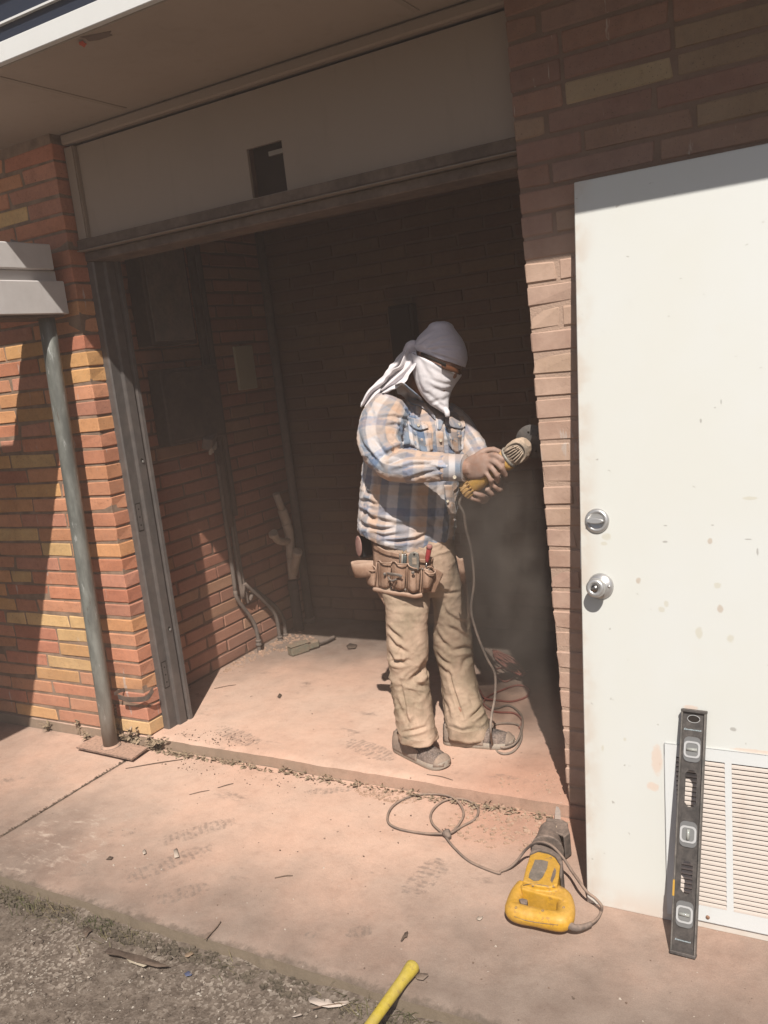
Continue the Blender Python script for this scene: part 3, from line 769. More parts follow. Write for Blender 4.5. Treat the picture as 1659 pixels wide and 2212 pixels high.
# ------------------------------------------------------------------ spirit level leaning on the grille
M_LB = dusty('level_black', (0.035, 0.033, 0.032), (0.34, 0.29, 0.26), 0.22, 0.5, spec=0.4, scale=40, bump=0.03, updust=0.3)
M_LR = dusty('level_rail', (0.10, 0.10, 0.095), (0.45, 0.38, 0.33), 0.4, 0.5, spec=0.4, scale=30, bump=0.03, updust=0.3)
b0 = PZ(*(lambda zx, zy: (1850*.6636+zx*650/1513*.6636, 2250*.6636+zy*650/1513*.6636))(870, 2000), 0.002)
def lz(zx, zy): return (1850*.6636+zx*650/1513*.6636, 2250*.6636+zy*650/1513*.6636)
_d = ray(*lz(955, 140)); _q = BL + D_N*0.018
ltop = CAM_C + _d*((_q - CAM_C).dot(D_N)/_d.dot(D_N))       # the top end rests on the grille
LLEN = (ltop - b0).length; print('LEVEL', LLEN)
lv = (ltop - b0).normalized(); 
lu = (D_U - lv*D_U.dot(lv)).normalized()
lw_ = lv.cross(lu).normalized()
if lw_.y > 0: lw_ = -lw_                  # towards the viewer
lm = Matrix((lu, -lw_, lv)).transposed().to_4x4(); lm.translation = b0
level = empty('spirit_level', (0, 0, 0), 'black spirit level standing upright on the slab, leaning on the door grille', 'spirit level')
level.matrix_world = lm
W2 = 0.031
Tn = 0.011
mbw = MB()
cut = [(0.105, 0.205), (0.360, 0.475)]   # two hand slots (from the bottom)
vials = [0.10*LLEN/.61+.0, 0.300, 0.515]
cut = [(0.150, 0.232), (0.368, 0.462)]
ys0, ys1 = -0.003, 0.003
# web with slots: full-width pieces between slots + side strips beside them
zs = [0.0, cut[0][0], cut[0][1], cut[1][0], cut[1][1], LLEN]
for i in range(5):
    if i in (1, 3):
        mbw.box((-W2+0.004, ys0, zs[i]), (-0.0145, ys1, zs[i+1])); mbw.box((0.0145, ys0, zs[i]), (W2-0.004, ys1, zs[i+1]))
        for sx in (-1, 1):
            for ze, sz in ((zs[i], 1), (zs[i+1], -1)):
                mbw.prism([(sx*0.0146, ys0, ze), (sx*0.0146, ys0, ze+sz*0.010), (sx*0.006, ys0, ze)], (0, ys1-ys0, 0))
    else: mbw.box((-W2+0.004, ys0, zs[i]), (W2-0.004, ys1, zs[i+1]))
mbw.build('web', M_LB, level)
for sx in (-1, 1):
    a, b = sorted((sx*(W2-0.0042), sx*W2))
    o = MB().bevbox((a, -Tn, 0.004), (b, Tn, LLEN-0.004), 0.0012).build('rail', M_LR, level)
for z in (0.0, LLEN-0.008): MB().bevbox((-W2-0.001, -Tn-0.001, z), (W2+0.001, Tn+0.001, z+0.008), 0.0015).build('end_cap', M_LB, level)
M_VH = Mat('vial_housing', 0.3, 0.5, color=(0.20, 0.20, 0.20, 1)).m
M_VR = Mat('vial_ring', 0.35, 0.5, color=(0.55, 0.55, 0.55, 1)).m
M_VG = Mat('vial_window', 0.15, 0.5, color=(0.24, 0.24, 0.235, 1)).m
def rrect(w, h, r, n=5):
    pts = []
    for cx, cz, a0 in ((w-r, h-r, 0), (-w+r, h-r, 90), (-w+r, -h+r, 180), (w-r, -h+r, 270)):
        for i in range(n+1):
            a = math.radians(a0 + 90*i/n); pts.append((cx + r*math.cos(a), cz + r*math.sin(a)))
    return pts
for vz in vials:
    vh = MB().prism([(x, -0.0068, vz+z) for x, z in rrect(0.0215, 0.032, 0.013)], (0, 0.0036, 0)).build('vial_housing', M_VH, level)
    ring = MB(); o_ = rrect(0.0205, 0.021, 0.011); i_ = rrect(0.0155, 0.0165, 0.008)
    n = len(o_)
    vs = [(x, -0.0070, vz+z) for x, z in o_] + [(x, -0.0070, vz+z) for x, z in i_] + [(x, -0.0088, vz+z) for x, z in o_] + [(x, -0.0088, vz+z) for x, z in i_]
    fs = []
    for j in range(n):
        k = (j+1) % n
        fs += [(2*n+j, 2*n+k, 3*n+k, 3*n+j), (j, k, 2*n+k, 2*n+j), (n+j, 3*n+j, 3*n+k, n+k)]
    ring.add(vs, fs); ring.build('vial_ring', M_VR, vh)
    MB().prism([(x, -0.0074, vz+z) for x, z in rrect(0.0153, 0.0163, 0.008)], (0, 0.0008, 0)).build('vial_window', M_VG, vh)
    hz = 0.0 if vz != 0.300 else PI/2
    MB().tube([Vector((-0.013*math.cos(hz), -0.0085, vz-0.013*math.sin(hz))), Vector((0.013*math.cos(hz), -0.0085, vz+0.013*math.sin(hz)))], 0.0042, 10).build('vial_tube', Mat('vial_liquid', 0.08, 0.6, color=(0.42, 0.43, 0.40, 1)).m, vh)
M_LPR = Mat('level_print', 0.6, 0.3, color=(0.40, 0.47, 0.50, 1)).m
def text_obj(name, body, size, mat, mtx, parent, ext=0.0002, **kw):
    cu = bpy.data.curves.new(name, 'FONT'); cu.body = body; cu.size = size; cu.align_x = 'CENTER'; cu.align_y = 'CENTER'; cu.extrude = ext
    o = bpy.data.objects.new(name, cu); COL.objects.link(o)
    dg = bpy.context.evaluated_depsgraph_get(); dg.update()
    me = bpy.data.meshes.new_from_object(o.evaluated_get(dg)); bpy.data.objects.remove(o)
    me.materials.clear(); me.materials.append(mat)
    o = bpy.data.objects.new(name, me); COL.objects.link(o)
    if parent: o.parent = parent
    o.matrix_local = mtx; return tag(o, **kw)
def face_m(x, y, z, rot=0.0): return Matrix.Translation((x, y, z)) @ Matrix.Rotation(PI/2, 4, 'X') @ Matrix.Rotation(rot, 4, 'Z')
for zc, w_ in ((LLEN-0.052, 0.036), (0.036, 0.032)):       # worn pale blue print, no longer readable
    q = MB(); rr_ = random.Random(int(zc*1000)); xx = -w_/2
    q.prism([(xx-0.006, -0.0034, zc-0.002), (xx-0.001, -0.0034, zc-0.002), (xx-0.0025, -0.0034, zc+0.0035)], (0, -0.0002, 0))
    while xx < w_/2:
        ww = rr_.uniform(0.0012, 0.0032); hh_ = rr_.uniform(0.0022, 0.0034)
        q.box((xx, -0.0036, zc-0.002), (xx+ww, -0.0034, zc-0.002+hh_)); xx += ww + rr_.uniform(0.0004, 0.001)
    q.build('print_strip', M_LPR, level)
MB().box((-W2-0.0006, -0.011, 0.142), (-W2+0.0044, -0.0112, 0.182)).build('sticker', Mat('orange_sticker', 0.5, 0.3, color=(0.62, 0.36, 0.06, 1)).m, level)
hs = [(0.012*math.cos(a)*1.3, 0.012*math.sin(a)*0.8) for a in [2*PI*i/20 for i in range(20)]]
mb = MB(); mb.tube([(x, -0.0034, LLEN-0.024+z) for x, z in hs] + [(hs[0][0], -0.0034, LLEN-0.024+hs[0][1])], 0.0008, 6); mb.build('hang_hole_rim', M_VR, level)
MB().prism([(x*0.95, -0.0034, LLEN-0.024+z*0.95) for x, z in hs], (0, 0.0003, 0)).build('hang_hole', M_BLACK, level)

# ------------------------------------------------------------------ pipes, conduits and boxes inside
M_COND = dusty('old_conduit', (0.16, 0.14, 0.125), (0.34, 0.25, 0.20), 0.55, 0.7, scale=10)
M_PVC = dusty('dirty_pvc', (0.75, 0.62, 0.50), (0.45, 0.33, 0.25), 0.5, 0.6, scale=8)
M_IRON = dusty('dark_iron_pipe', (0.07, 0.055, 0.048), (0.26, 0.19, 0.15), 0.4, 0.7, scale=6)
def cond(pix, xs, r=0.011, name='conduit', label='', top=None):
    pts = [on(px, py, 0, xx) for (px, py), xx in zip(pix, xs)]
    if top: pts = [Vector((pts[0].x, pts[0].y + 0.02, top))] + pts
    cp = [Vector(p) for p in catmull(pts, 6)]
    o = empty(name, cp[-1], label, 'conduit', 'bent conduits against the inner side wall')
    MB().tube([rel(p, o) for p in cp], r, 10).build('pipe', M_COND, o)
    a, b = cp[-5], cp[-3]
    d = (b - a).normalized(); q = rel(cp[-6], o)
    mb = MB(); mb.lathe([(r*1.0, 0), (r*1.5, 0.004), (r*1.5, 0.011), (r*1.2, 0.014), (r*1.2, 0.020), (r*1.6, 0.023), (r*1.6, 0.034), (r, 0.038)], q, d, 12); mb.build('coupling', M_COND, o)
    return o
cond([(500, 1216), (508, 1277), (516, 1299), (546, 1341), (557, 1375), (561, 1415)], [-3.08, -3.075, -3.07, -3.06, -3.05, -3.05], label='nearest bent grey conduit coming out of the floor by the sunlit inner brick', top=2.4)
cond([(515, 1232), (529, 1261), (575, 1303), (596, 1331), (603, 1368), (608, 1398)], [-3.08, -3.07, -3.06, -3.05, -3.05, -3.05], label='middle bent conduit, sloping steeply to a coupling beside the rubble', top=2.42)
cond([(521, 1236), (552, 1274), (594, 1309), (613, 1340), (616, 1364), (618, 1390)], [-3.085, -3.08, -3.07, -3.07, -3.07, -3.07], label='farthest bent conduit, behind the other two at the room corner', top=2.44)
# a dark vertical conduit bundle
for k, (px, yy, rr_) in enumerate(((478, 3.50, 0.020), (492, 3.56, 0.016))):
    c = on(px, 1000, 0, -3.07)
    lab = ('thick dark riser pipe on the inner side wall, nearest the opening', 'thinner dark riser pipe on the inner side wall beside the thick one')[k]
    MB().tube([(-3.07, c.y, 0.78 + 0.05*k), (-3.07, c.y, 2.46)], rr_, 12).build('riser_pipe', M_IRON, label=lab, cat='pipe')
# outlet box hanging off the wall
ob = on(462, 962, 0, -3.00)
box = empty('outlet_box', ob, 'pale double power outlet hanging crooked from its box on the dark side wall', 'outlet', rot=(0.25, 0.3, 0.5))
MB().bevbox((-0.05, -0.055, -0.01), (0.0, 0.055, 0.05), 0.004).build('box', M_COND, box)
M_OUT = Mat('old_outlet', 0.5, 0.3, color=(0.5, 0.42, 0.34, 1)).m
MB().bevbox((-0.012, -0.055, -0.035), (0.004, 0.055, 0.004), 0.004).build('cover', M_OUT, box)
for sy in (-0.026, 0.026):
    r_ = MB().lathe([(0.016, 0), (0.016, 0.004), (0, 0.004)], (0.004, sy, -0.016), (1, 0, 0), 14).build('receptacle', M_OUT, box)
    for dy in (-0.005, 0.005): MB().box((0.0082, sy+dy-0.001, -0.020), (0.0088, sy+dy+0.001, -0.012)).build('slot', M_BLACK, r_)
MB().tube(catmull([ob + Vector((-0.03, 0.04, 0.0)), ob + Vector((-0.05, 0.09, -0.06)), Vector((-3.08, ob.y+0.10, 1.1)), Vector((-3.08, ob.y+0.10, 0.8))], 6), 0.008, 8).build('outlet_cable', M_IRON, label='dark cable dropping from the hanging power outlet', cat='cable')
# PVC drain stack with a side branch and capped stub
YP = 4.16
dr = empty('drain_pipe', on(632, 1255, 0, -3.045), 'dirty white plastic drain stack with an elbow and a capped branch in the dark corner', 'drain pipe')
def pv(px, py, y=YP): return rel(on(px, py, 0, -3.045 + (YP-y)), dr)
MB().tube([pv(596, 1066), pv(612, 1108)], 0.021, 14).build('pipe', M_PVC, dr)
MB().lathe([(0.026, 0), (0.028, 0.01), (0.028, 0.05), (0.026, 0.055), (0.028, 0.06), (0.028, 0.095), (0.026, 0.1)], pv(609, 1100), (pv(622, 1138) - pv(609, 1100)), 16).build('coupling', M_PVC, dr)
MB().tube(catmull([pv(618, 1130), pv(624, 1150), pv(627, 1180), pv(628, 1205)], 5), 0.027, 14).build('fitting', M_PVC, dr)
MB().tube(catmull([pv(625, 1168), pv(612, 1170), pv(598, 1165), pv(591, 1150, YP-0.02)], 5), 0.022, 12).build('elbow', M_PVC, dr)
MB().lathe([(0.027, 0), (0.027, 0.02), (0.024, 0.022)], pv(591, 1158, YP-0.02), (pv(590, 1148, YP-0.03) - pv(591, 1158, YP-0.02)), 14).build('socket', M_PVC, dr)
MB().tube([pv(627, 1195), pv(632, 1250)], 0.024, 14).build('pipe', M_PVC, dr)
MB().tube([pv(633, 1240), pv(640, 1205, YP-0.05), pv(643, 1190, YP-0.08)], 0.026, 14).build('branch', M_PVC, dr)
MB().lathe([(0.029, 0), (0.030, 0.012), (0.028, 0.02), (0.0, 0.021)], pv(642, 1196, YP-0.07), (pv(643, 1186, YP-0.09) - pv(642, 1196, YP-0.07)), 16).build('cap', M_PVC, dr)
MB().lathe([(0.034, 0), (0.034, 0.02), (0.030, 0.024), (0.030, 0.05)], pv(634, 1272), (0, 0, 1), 16).build('collar', M_IRON, dr)
MB().tube([pv(632, 1255), pv(632, 1255) - Vector((0, 0, 0.35))], 0.030, 12).build('stand_pipe', M_IRON, dr)
fp = PZ(667, 1345, ZF)
MB().tube([(fp.x, 4.17, ZF), (fp.x, 4.17, 0.08)], 0.036, 16).tube([(fp.x, 4.17, 0.08), (fp.x, 4.17, 2.46)], 0.024, 14).build('vent_stack', M_COND, label='tall vertical grey pipe up the dark back wall beside the drain', cat='pipe')
# plate and boxes on the back wall
a = PY(505, 745, 4.235); b = PY(557, 845, 4.235)
M_PLATE = Mat('pale_cover', 0.7, 0.3, color=(0.50, 0.45, 0.31, 1)).m
_a = on(505, 748, 0, -3.085); _b = on(557, 838, 0, -3.085)
MB().bevbox((-3.0985, _a.y, _b.z), (-3.082, _b.y, _a.z), 0.004).build('wall_plate', M_PLATE, label='pale rectangular cover plate high on the dark inner side wall', cat='cover plate').location = (0, 0, 0)
a = PY(848, 662, 4.24); b = PY(914, 800, 4.24)
nb_ = empty('fuse_box', (a.x, 4.24, b.z), 'near black wall box on the back wall behind the worker\'s head', 'fuse box')
MB().bevbox((0, -0.06, 0), (b.x-a.x, 0.0, a.z-b.z), 0.005).build('case', M_BLACK, nb_)
MB().bevbox((0.012, -0.068, 0.012), (b.x-a.x-0.012, -0.0605, a.z-b.z-0.012), 0.003).build('lid', M_BLACK, nb_)
# sub panel on the side wall, upper left
pnl = empty('breaker_box', (XI, 3.15, 1.75), 'dark grey breaker box high on the shaded inner side wall', 'breaker box')
MB().bevbox((0.003, -0.02, 0), (0.10, 0.30, 0.48), 0.006).build('case', M_IRON, pnl)
MB().bevbox((0.1005, 0.0, 0.02), (0.108, 0.28, 0.46), 0.003).build('cover', M_COND, pnl)
pn2 = empty('junction_box', (XI, 3.16, 1.02), 'wide dark junction box low on the inner side wall above the outlet', 'junction box')
MB().bevbox((0.003, 0.0, 0.25), (0.09, 0.42, 0.62), 0.006).build('case', M_IRON, pn2)
MB().bevbox((0.0905, 0.02, 0.27), (0.096, 0.40, 0.60), 0.003).build('cover', M_IRON, pn2)

# fallen junction box with a stub of conduit on the floor
def pf(px, py, z=ZF): return PZ(px, py, z)
A = pf(632, 1420); B = pf(694, 1400)
fx = (B - A); L = fx.length; ang = math.atan2(fx.y, fx.x)
fb = empty('electrical_fitting', A, 'corroded metal electrical fitting with a stub of pipe lying on the dusty floor', 'conduit fitting', rot=(0, 0, ang))
M_CORR = dusty('corroded_metal', (0.23, 0.23, 0.17), (0.38, 0.24, 0.17), 0.6, 0.85, scale=30, wear=(0.50, 0.52, 0.42))
mb = MB(); o = MB().bevbox((0.0, 0.0, 0.002), (L*0.62, 0.055, 0.052), 0.006).build('body', M_CORR, fb)
MB().bevbox((L*0.55, 0.004, 0.004), (L, 0.052, 0.050), 0.010).build('hub', M_CORR, fb)
MB().bevbox((-0.004, -0.003, 0.0525), (L*0.66, 0.058, 0.058), 0.002).build('cover', M_CORR, fb)
MB().tube(catmull([Vector((L*0.96, 0.028, 0.026)), Vector((L+0.05, 0.03, 0.022)), Vector((L+0.12, 0.055, 0.018))], 6), 0.011, 10).build('stub', M_COND, fb)
# ------------------------------------------------------------------ the worker
VIEW = (Vector((-1.55, 2.9, 0)) - Vector((0, 0, 0))).normalized()
def sil_rings(rows, n=28, sub=4, grow=0.0, power=2.3):
    """rows (ax,ay,bx,by,y,depth): an oval section spanning two outline points at distance y, with its own depth"""
    secs = []
    for ax, ay, bx, by, y, dr in rows:
        A = PY(ax, ay, y); B = PY(bx, by, y)
        # keep both outline points at the same distance along the view
        c = (A + B) / 2; vd = (c - CAM_C); vd.z = 0; vd.normalize()
        def at(px, py):
            d = ray(px, py); t = (c - CAM_C).dot(vd) / d.dot(vd); return CAM_C + d*t
        A = at(ax, ay); B = at(bx, by); c = (A + B)/2
        secs.append((c, (B - A)/2, vd*dr))
    C_ = catmull([s[0] for s in secs], sub); E1 = catmull([s[1] for s in secs], sub); E2 = catmull([s[2] for s in secs], sub)
    rings = []
    for c, e1, e2 in zip(C_, E1, E2):
        g1 = (e1.length + grow)/max(e1.length, 1e-6); g2 = (e2.length + grow)/max(e2.length, 1e-6)
        r = []
        for j in range(n):
            a = 2*PI*j/n + PI/2
            ca, sa = math.cos(a), math.sin(a)
            ca = math.copysign(abs(ca)**(2/power), ca); sa = math.copysign(abs(sa)**(2/power), sa)
            r.append(c + e1*g1*ca + e2*g2*sa)
        rings.append(r)
    return rings
def dome(rings, end=0, k=4, h=0.03):
    """round off one end of a loft"""
    R = rings[0] if end == 0 else rings[-1]; Q = rings[1] if end == 0 else rings[-2]
    c = sum(R, Vector())/len(R); q = sum(Q, Vector())/len(Q); ax = (c - q).normalized()
    extra = []
    for i in range(1, k+1):
        t = i/(k + 0.4); s = math.sqrt(max(0.0, 1 - t*t))
        extra.append([c + (p - c)*s + ax*h*t for p in R])
    return list(reversed(extra)) + rings if end == 0 else rings + extra
def tubeR(pts, radii, sub=5, n=12):
    P_ = catmull(pts, sub); Rr = catmull([Vector((r, 0, 0)) for r in radii], sub)
    mb = MB(); mb.tube(P_, [max(0.002, v.x) for v in Rr], n); return mb
def tube_rings(pts, radii, sub=5, n=20):
    mb = tubeR(pts, radii, sub, n); m_ = n
    return [[Vector(v) for v in mb.v[i*m_:(i+1)*m_]] for i in range(len(mb.v)//m_)]

TORSO = [(872,858,922,866,2.93,0.06), (838,870,955,884,2.92,0.095), (806,893,985,903,2.91,0.12), (793,930,1000,930,2.90,0.135), (787,980,996,980,2.90,0.14),
         (781,1030,992,1032,2.90,0.14), (776,1080,988,1085,2.90,0.14), (773,1118,985,1132,2.90,0.14), (772,1140,979,1172,2.90,0.142), (776,1150,968,1204,2.90,0.140)]
PELV = [(800,1130,975,1150,2.90,0.118), (808,1180,985,1195,2.90,0.122), (812,1215,985,1225,2.90,0.122), (818,1250,985,1255,2.90,0.115), (835,1275,975,1275,2.90,0.09)]
RLEG = [(812,1230,920,1240,2.84,0.10), (818,1265,926,1270,2.82,0.092), (831,1305,928,1303,2.80,0.086), (834,1352,923,1348,2.78,0.082), (836,1400,926,1398,2.77,0.079), (839,1440,921,1440,2.77,0.077),
        (844,1480,928,1480,2.765,0.076), (851,1530,935,1530,2.75,0.076), (858,1570,941,1568,2.742,0.078), (863,1596,945,1589,2.738,0.080)]
LLEG = [(905,1200,988,1215,2.97,0.10), (918,1240,994,1245,2.97,0.094), (932,1285,1006,1285,2.98,0.088), (938,1330,1016,1333,2.98,0.083), (936,1394,1022,1398,2.98,0.080), (949,1448,1026,1448,2.98,0.077),
        (956,1500,1035,1492,2.965,0.076), (960,1544,1050,1540,2.945,0.078), (967,1588,1062,1578,2.93,0.082)]
def PZ_(px, py, y): return PY(px, py, y)
RARM = [(PY(846,878,2.79), .074), (PY(826,914,2.745), .083), (PY(822,958,2.705), .079), (PY(845,1000,2.68), .064), (PY(885,1009,2.672), .058), (PY(925,1010,2.68), .053), (PY(963,1009,2.69), .047), (PY(992,1010,2.695), .044)]
LARM = [(PY(958,900,3.02), .065), (PY(985,925,3.02), .066), (PY(1008,958,3.00), .062), (PY(1026,985,2.97), .056), (PY(1042,1010,2.92), .050), (PY(1052,1030,2.86), .044), (PY(1060,1042,2.82), .040)]

person = empty('person', (-1.55, 2.86, ZF), 'worker in faded plaid shirt and dusty khaki trousers, face wrapped in white cloth', 'person')
def to_local(me_obj, e):
    """the mesh was built in world space: move it under its thing"""
    off = e.matrix_world.translation if e.parent is None else Vector()
    me_obj.data.transform(Matrix.Translation(-e.location)); me_obj.parent = e; return me_obj

# ---- body: one continuous surface
M_SK = Mat('skin', 0.6, 0.35); p_ = M_SK.obj()
sk = M_SK.mix(M_SK.mr(M_SK.noise(p_, 25, 4), 0.35, 0.7), (0.30, 0.145, 0.09), (0.42, 0.22, 0.145))
# dusty hands
wx_, wy_, wz_ = M_SK.sep(M_SK.pos())
dh = M_SK.math('MULTIPLY', M_SK.mr(wx_, -1.30, -1.20), M_SK.mr(M_SK.noise(p_, 40, 4), 0.25, 0.7, 0.35, 0.95))
M_SK.color(M_SK.mix(dh, sk, (0.43, 0.30, 0.245))); M_SK.bump(M_SK.noise(p_, 260, 3), 0.2, 0.001); M_SK.bump(M_SK.noise(p_, 70, 4), 0.25, 0.003)
body = MB()
body.loft(dome(dome(sil_rings(TORSO, 20, 3, -0.018), 0, 3, 0.01), 1, 3, 0.01))
body.loft(dome(sil_rings(PELV, 20, 3, -0.018), 1, 3, 0.02))
for L_ in (RLEG, LLEG): body.loft(sil_rings(L_, 16, 3, -0.022))
# lower legs to the ankle and foot
for a, b, c, d in (((903,1560),(905,1605),(925,1632),(955,1650)), ((1003,1540),(1012,1592),(1050,1600),(1095,1606))):
    y0 = 2.742 if a[0] < 950 else 2.945
    f0 = PY(a[0], 1530, y0); f1 = f0
    T = PZ(966, 1662, ZF) if a[0] < 950 else PZ(1113, 1611, ZF); H = PZ(872, 1622, ZF) if a[0] < 950 else PZ(972, 1603, ZF)
    ax = (T - H); ax.z = 0; ax.normalize(); base = Vector((T.x, T.y, ZF)) - ax*0.285; Zu = Vector((0, 0, 1))
    body.tube([f0, base + ax*0.075 + Zu*0.14, base + ax*0.08 + Zu*0.085], [0.045, 0.036, 0.034], 12)
    body.tube([base + ax*0.045 + Zu*0.055, base + ax*0.12 + Zu*0.055, base + ax*0.20 + Zu*0.040, base + ax*0.255 + Zu*0.033], [0.026, 0.032, 0.024, 0.012], 12)
# arms
for A_ in (RARM, LARM): body.add(*(lambda q: (q.v, q.f))(tubeR([p for p, _ in A_], [max(0.028, r - 0.022) for _, r in A_])))
body.add(*(lambda q: (q.v, q.f))(tubeR([PY(985,1010,2.695), PY(1003,1011,2.695), PY(1018,1010,2.693)], [.030, .028, .027])))
body.add(*(lambda q: (q.v, q.f))(tubeR([PY(1052,1030,2.86), PY(1062,1043,2.81), PY(1068,1048,2.785)], [.029, .027, .027])))
# neck and head
body.add(*(lambda q: (q.v, q.f))(tubeR([PY(895,885,2.93), PY(905,850,2.925), PY(925,815,2.90), PY(940,790,2.88)], [.070, .060, .060, .07])))
HEAD = [(928,712,975,712,2.885,0.05), (905,733,996,736,2.885,0.082), (897,760,1003,772,2.88,0.090), (902,785,999,808,2.875,0.088), (910,808,986,828,2.865,0.078), (920,835,975,850,2.855,0.062), (936,858,966,866,2.85,0.04)]
body.loft(dome(dome(sil_rings(HEAD, 24, 4, -0.006, 2.0), 0, 4, 0.022), 1, 3, 0.012))
# brow, nose, ear
FH = (PY(1003, 806, 2.80) - PY(950, 780, 2.88)).normalized()
nz_ = PY(992, 806, 2.83)
body.add(*(lambda q: (q.v, q.f))(tubeR([PY(976, 792, 2.840), PY(980, 806, 2.840), PY(979, 815, 2.845)], [.008, .012, .012])))
body.add(*(lambda q: (q.v, q.f))(tubeR([PY(958, 783, 2.815), PY(974, 788, 2.825), PY(986, 794, 2.86)], [.010, .012, .010])))
body.add(*(lambda q: (q.v, q.f))(tubeR([PY(918, 775, 2.80), PY(920, 795, 2.797), PY(924, 812, 2.80)], [.012, .015, .010])))
# right hand: palm then four fingers and a thumb
def hand(palm_rows, fingers):
    body.loft(dome(sil_rings(palm_rows, 16, 4, 0, 2.4), 1, 3, 0.006))
    for pts, r in fingers:
        P_ = [PY(*q) for q in pts]; k = len(P_)
        rad = [r*1.08] + [r*(1.04 - 0.05*i) for i in range(1, k)]
        q = tubeR(P_, rad, 6, 10); body.add(q.v, q.f)
        tip = P_[-1]
        body.lathe([(0.0, -r*1.0), (r*0.6, -r*0.75), (r*0.9, -r*0.3), (r*0.92, 0.1*r), (r*0.72, r*0.62), (0.0, r*0.95)], tip, P_[-1]-P_[-2], 10)
        for j in P_[1:-1]: body.lathe([(0.0, -r*1.12), (r*0.8, -r*0.8), (r*1.10, 0), (r*0.8, r*0.8), (0.0, r*1.12)], j, (0, 1, 0), 10)
hand([(1006,990,1008,1034,2.695,.020), (1020,982,1024,1036,2.69,.021), (1038,978,1040,1034,2.685,.022), (1054,978,1050,1027,2.683,.020), (1064,983,1055,1018,2.682,.015)],
     [([(1058,984,2.684), (1070,983,2.672), (1085,992,2.670), (1099,1005,2.690)], .0100),
      ([(1056,995,2.682), (1068,997,2.668), (1083,1010,2.667), (1092,1026,2.688)], .0104),
      ([(1051,1007,2.682), (1062,1011,2.668), (1073,1026,2.668), (1076,1040,2.688)], .0098),
      ([(1044,1018,2.684), (1052,1024,2.671), (1060,1037,2.671), (1062,1049,2.690)], .0086),
      ([(1030,985,2.690), (1048,974,2.715), (1066,972,2.738), (1082,978,2.752)], .0115)])
hand([(1058,1030,1078,1050,2.80,.020), (1055,1035,1084,1056,2.775,.020), (1056,1042,1086,1058,2.755,.018)],
     [([(1066,1052,2.755), (1055,1074,2.735), (1040,1070,2.695), (1026,1066,2.682)], .0098),
      ([(1060,1056,2.755), (1048,1082,2.735), (1034,1080,2.700), (1020,1077,2.688)], .0092),
      ([(1074,1048,2.755), (1070,1064,2.735), (1062,1066,2.700), (1052,1058,2.682)], .0098),
      ([(1083,1046,2.755), (1084,1056,2.735), (1078,1058,2.705), (1070,1052,2.688)], .0092),
      ([(1060,1034,2.775), (1052,1022,2.765), (1046,1012,2.750)], .0108)])
bo = remeshed(body, 'body', M_SK.m, 0.0042, 3)
to_local(bo, person)

# ---- cloth helper
def np_cos(me):
    a = np.empty(len(me.vertices)*3); me.vertices.foreach_get('co', a); return a.reshape(-1, 3)
def np_nor(me):
    a = np.empty(len(me.vertices)*3); me.vertices.foreach_get('normal', a); return a.reshape(-1, 3)
CR = np.array(CAM_R); CC = np.array(CAM_C)
def np_proj(co):
    c = (co - CC) @ CR; return np.stack([CX + FPX*c[:, 0]/c[:, 2], CY + FPX*c[:, 1]/c[:, 2]], 1)
def creases(me, folds, gain=1.0):
    """folds: (polyline in photo points, width px, depth m): a valley with a ridge beside it, on the side seen in the photo"""
    co = np_cos(me); no = np_nor(me); px = np_proj(co)
    vd = co - CC; vd /= np.linalg.norm(vd, axis=1)[:, None]
    face = np.clip(-(vd*no).sum(1)*2.0, 0, 1)
    disp = np.zeros(len(co))
    for pl, w, dep in folds:
        pl = [np.array(q, float) for q in pl]
        tot = sum(np.linalg.norm(pl[i+1]-pl[i]) for i in range(len(pl)-1)); run = 0
        best = np.full(len(co), 1e9); sgn = np.zeros(len(co)); tt = np.zeros(len(co))
        for i in range(len(pl)-1):
            d = pl[i+1]-pl[i]; ln = np.linalg.norm(d); d /= ln
            r = px - pl[i]; t = np.clip(r @ d, 0, ln); q = r - t[:, None]*d
            di = np.hypot(q[:, 0], q[:, 1]); s = np.sign(q[:, 0]*d[1]-q[:, 1]*d[0])
            m_ = di < best; best[m_] = di[m_]; sgn[m_] = s[m_]; tt[m_] = (run + t[m_])/tot; run += ln
        s = best*sgn; env = np.sin(np.clip(tt, 0, 1)*PI*0.92 + 0.12)**0.6
        disp += face*env*dep*(-np.exp(-(s/w)**2) + 0.75*np.exp(-((s-2.0*w)/(1.2*w))**2) + 0.35*np.exp(-((s+2.2*w)/(1.4*w))**2))
    co += no*(disp*gain)[:, None]
    me.vertices.foreach_set('co', co.ravel()); me.update()
def ripple(me, amp, freq, stretch, seed=0.0, mask=None):
    """cloth-like folds: ridged noise stretched along chosen directions"""
    co = np_cos(me); no = np_nor(me); d = np.zeros(len(co))
    for i, (c, nn) in enumerate(zip(co, no)):
        q = Vector((c[0]*stretch[0]+seed, c[1]*stretch[1], c[2]*stretch[2]))*freq
        w = noise.noise(q*0.35 + Vector((9, 2, 4)))
        v = max(0.0, 1.0 - abs(noise.noise(q + Vector((w, w, w))*1.5))*3.2); v2 = max(0.0, 1.0 - abs(noise.noise(q*1.7 + Vector((5, w*2, 1))))*3.6)
        d[i] = (v**1.6*0.8 + v2**2*0.45 - 0.35)*(0.55 + 0.9*w)
    if mask is not None: d *= mask(co)
    co += no*(d*amp)[:, None]; me.vertices.foreach_set('co', co.ravel()); me.update()
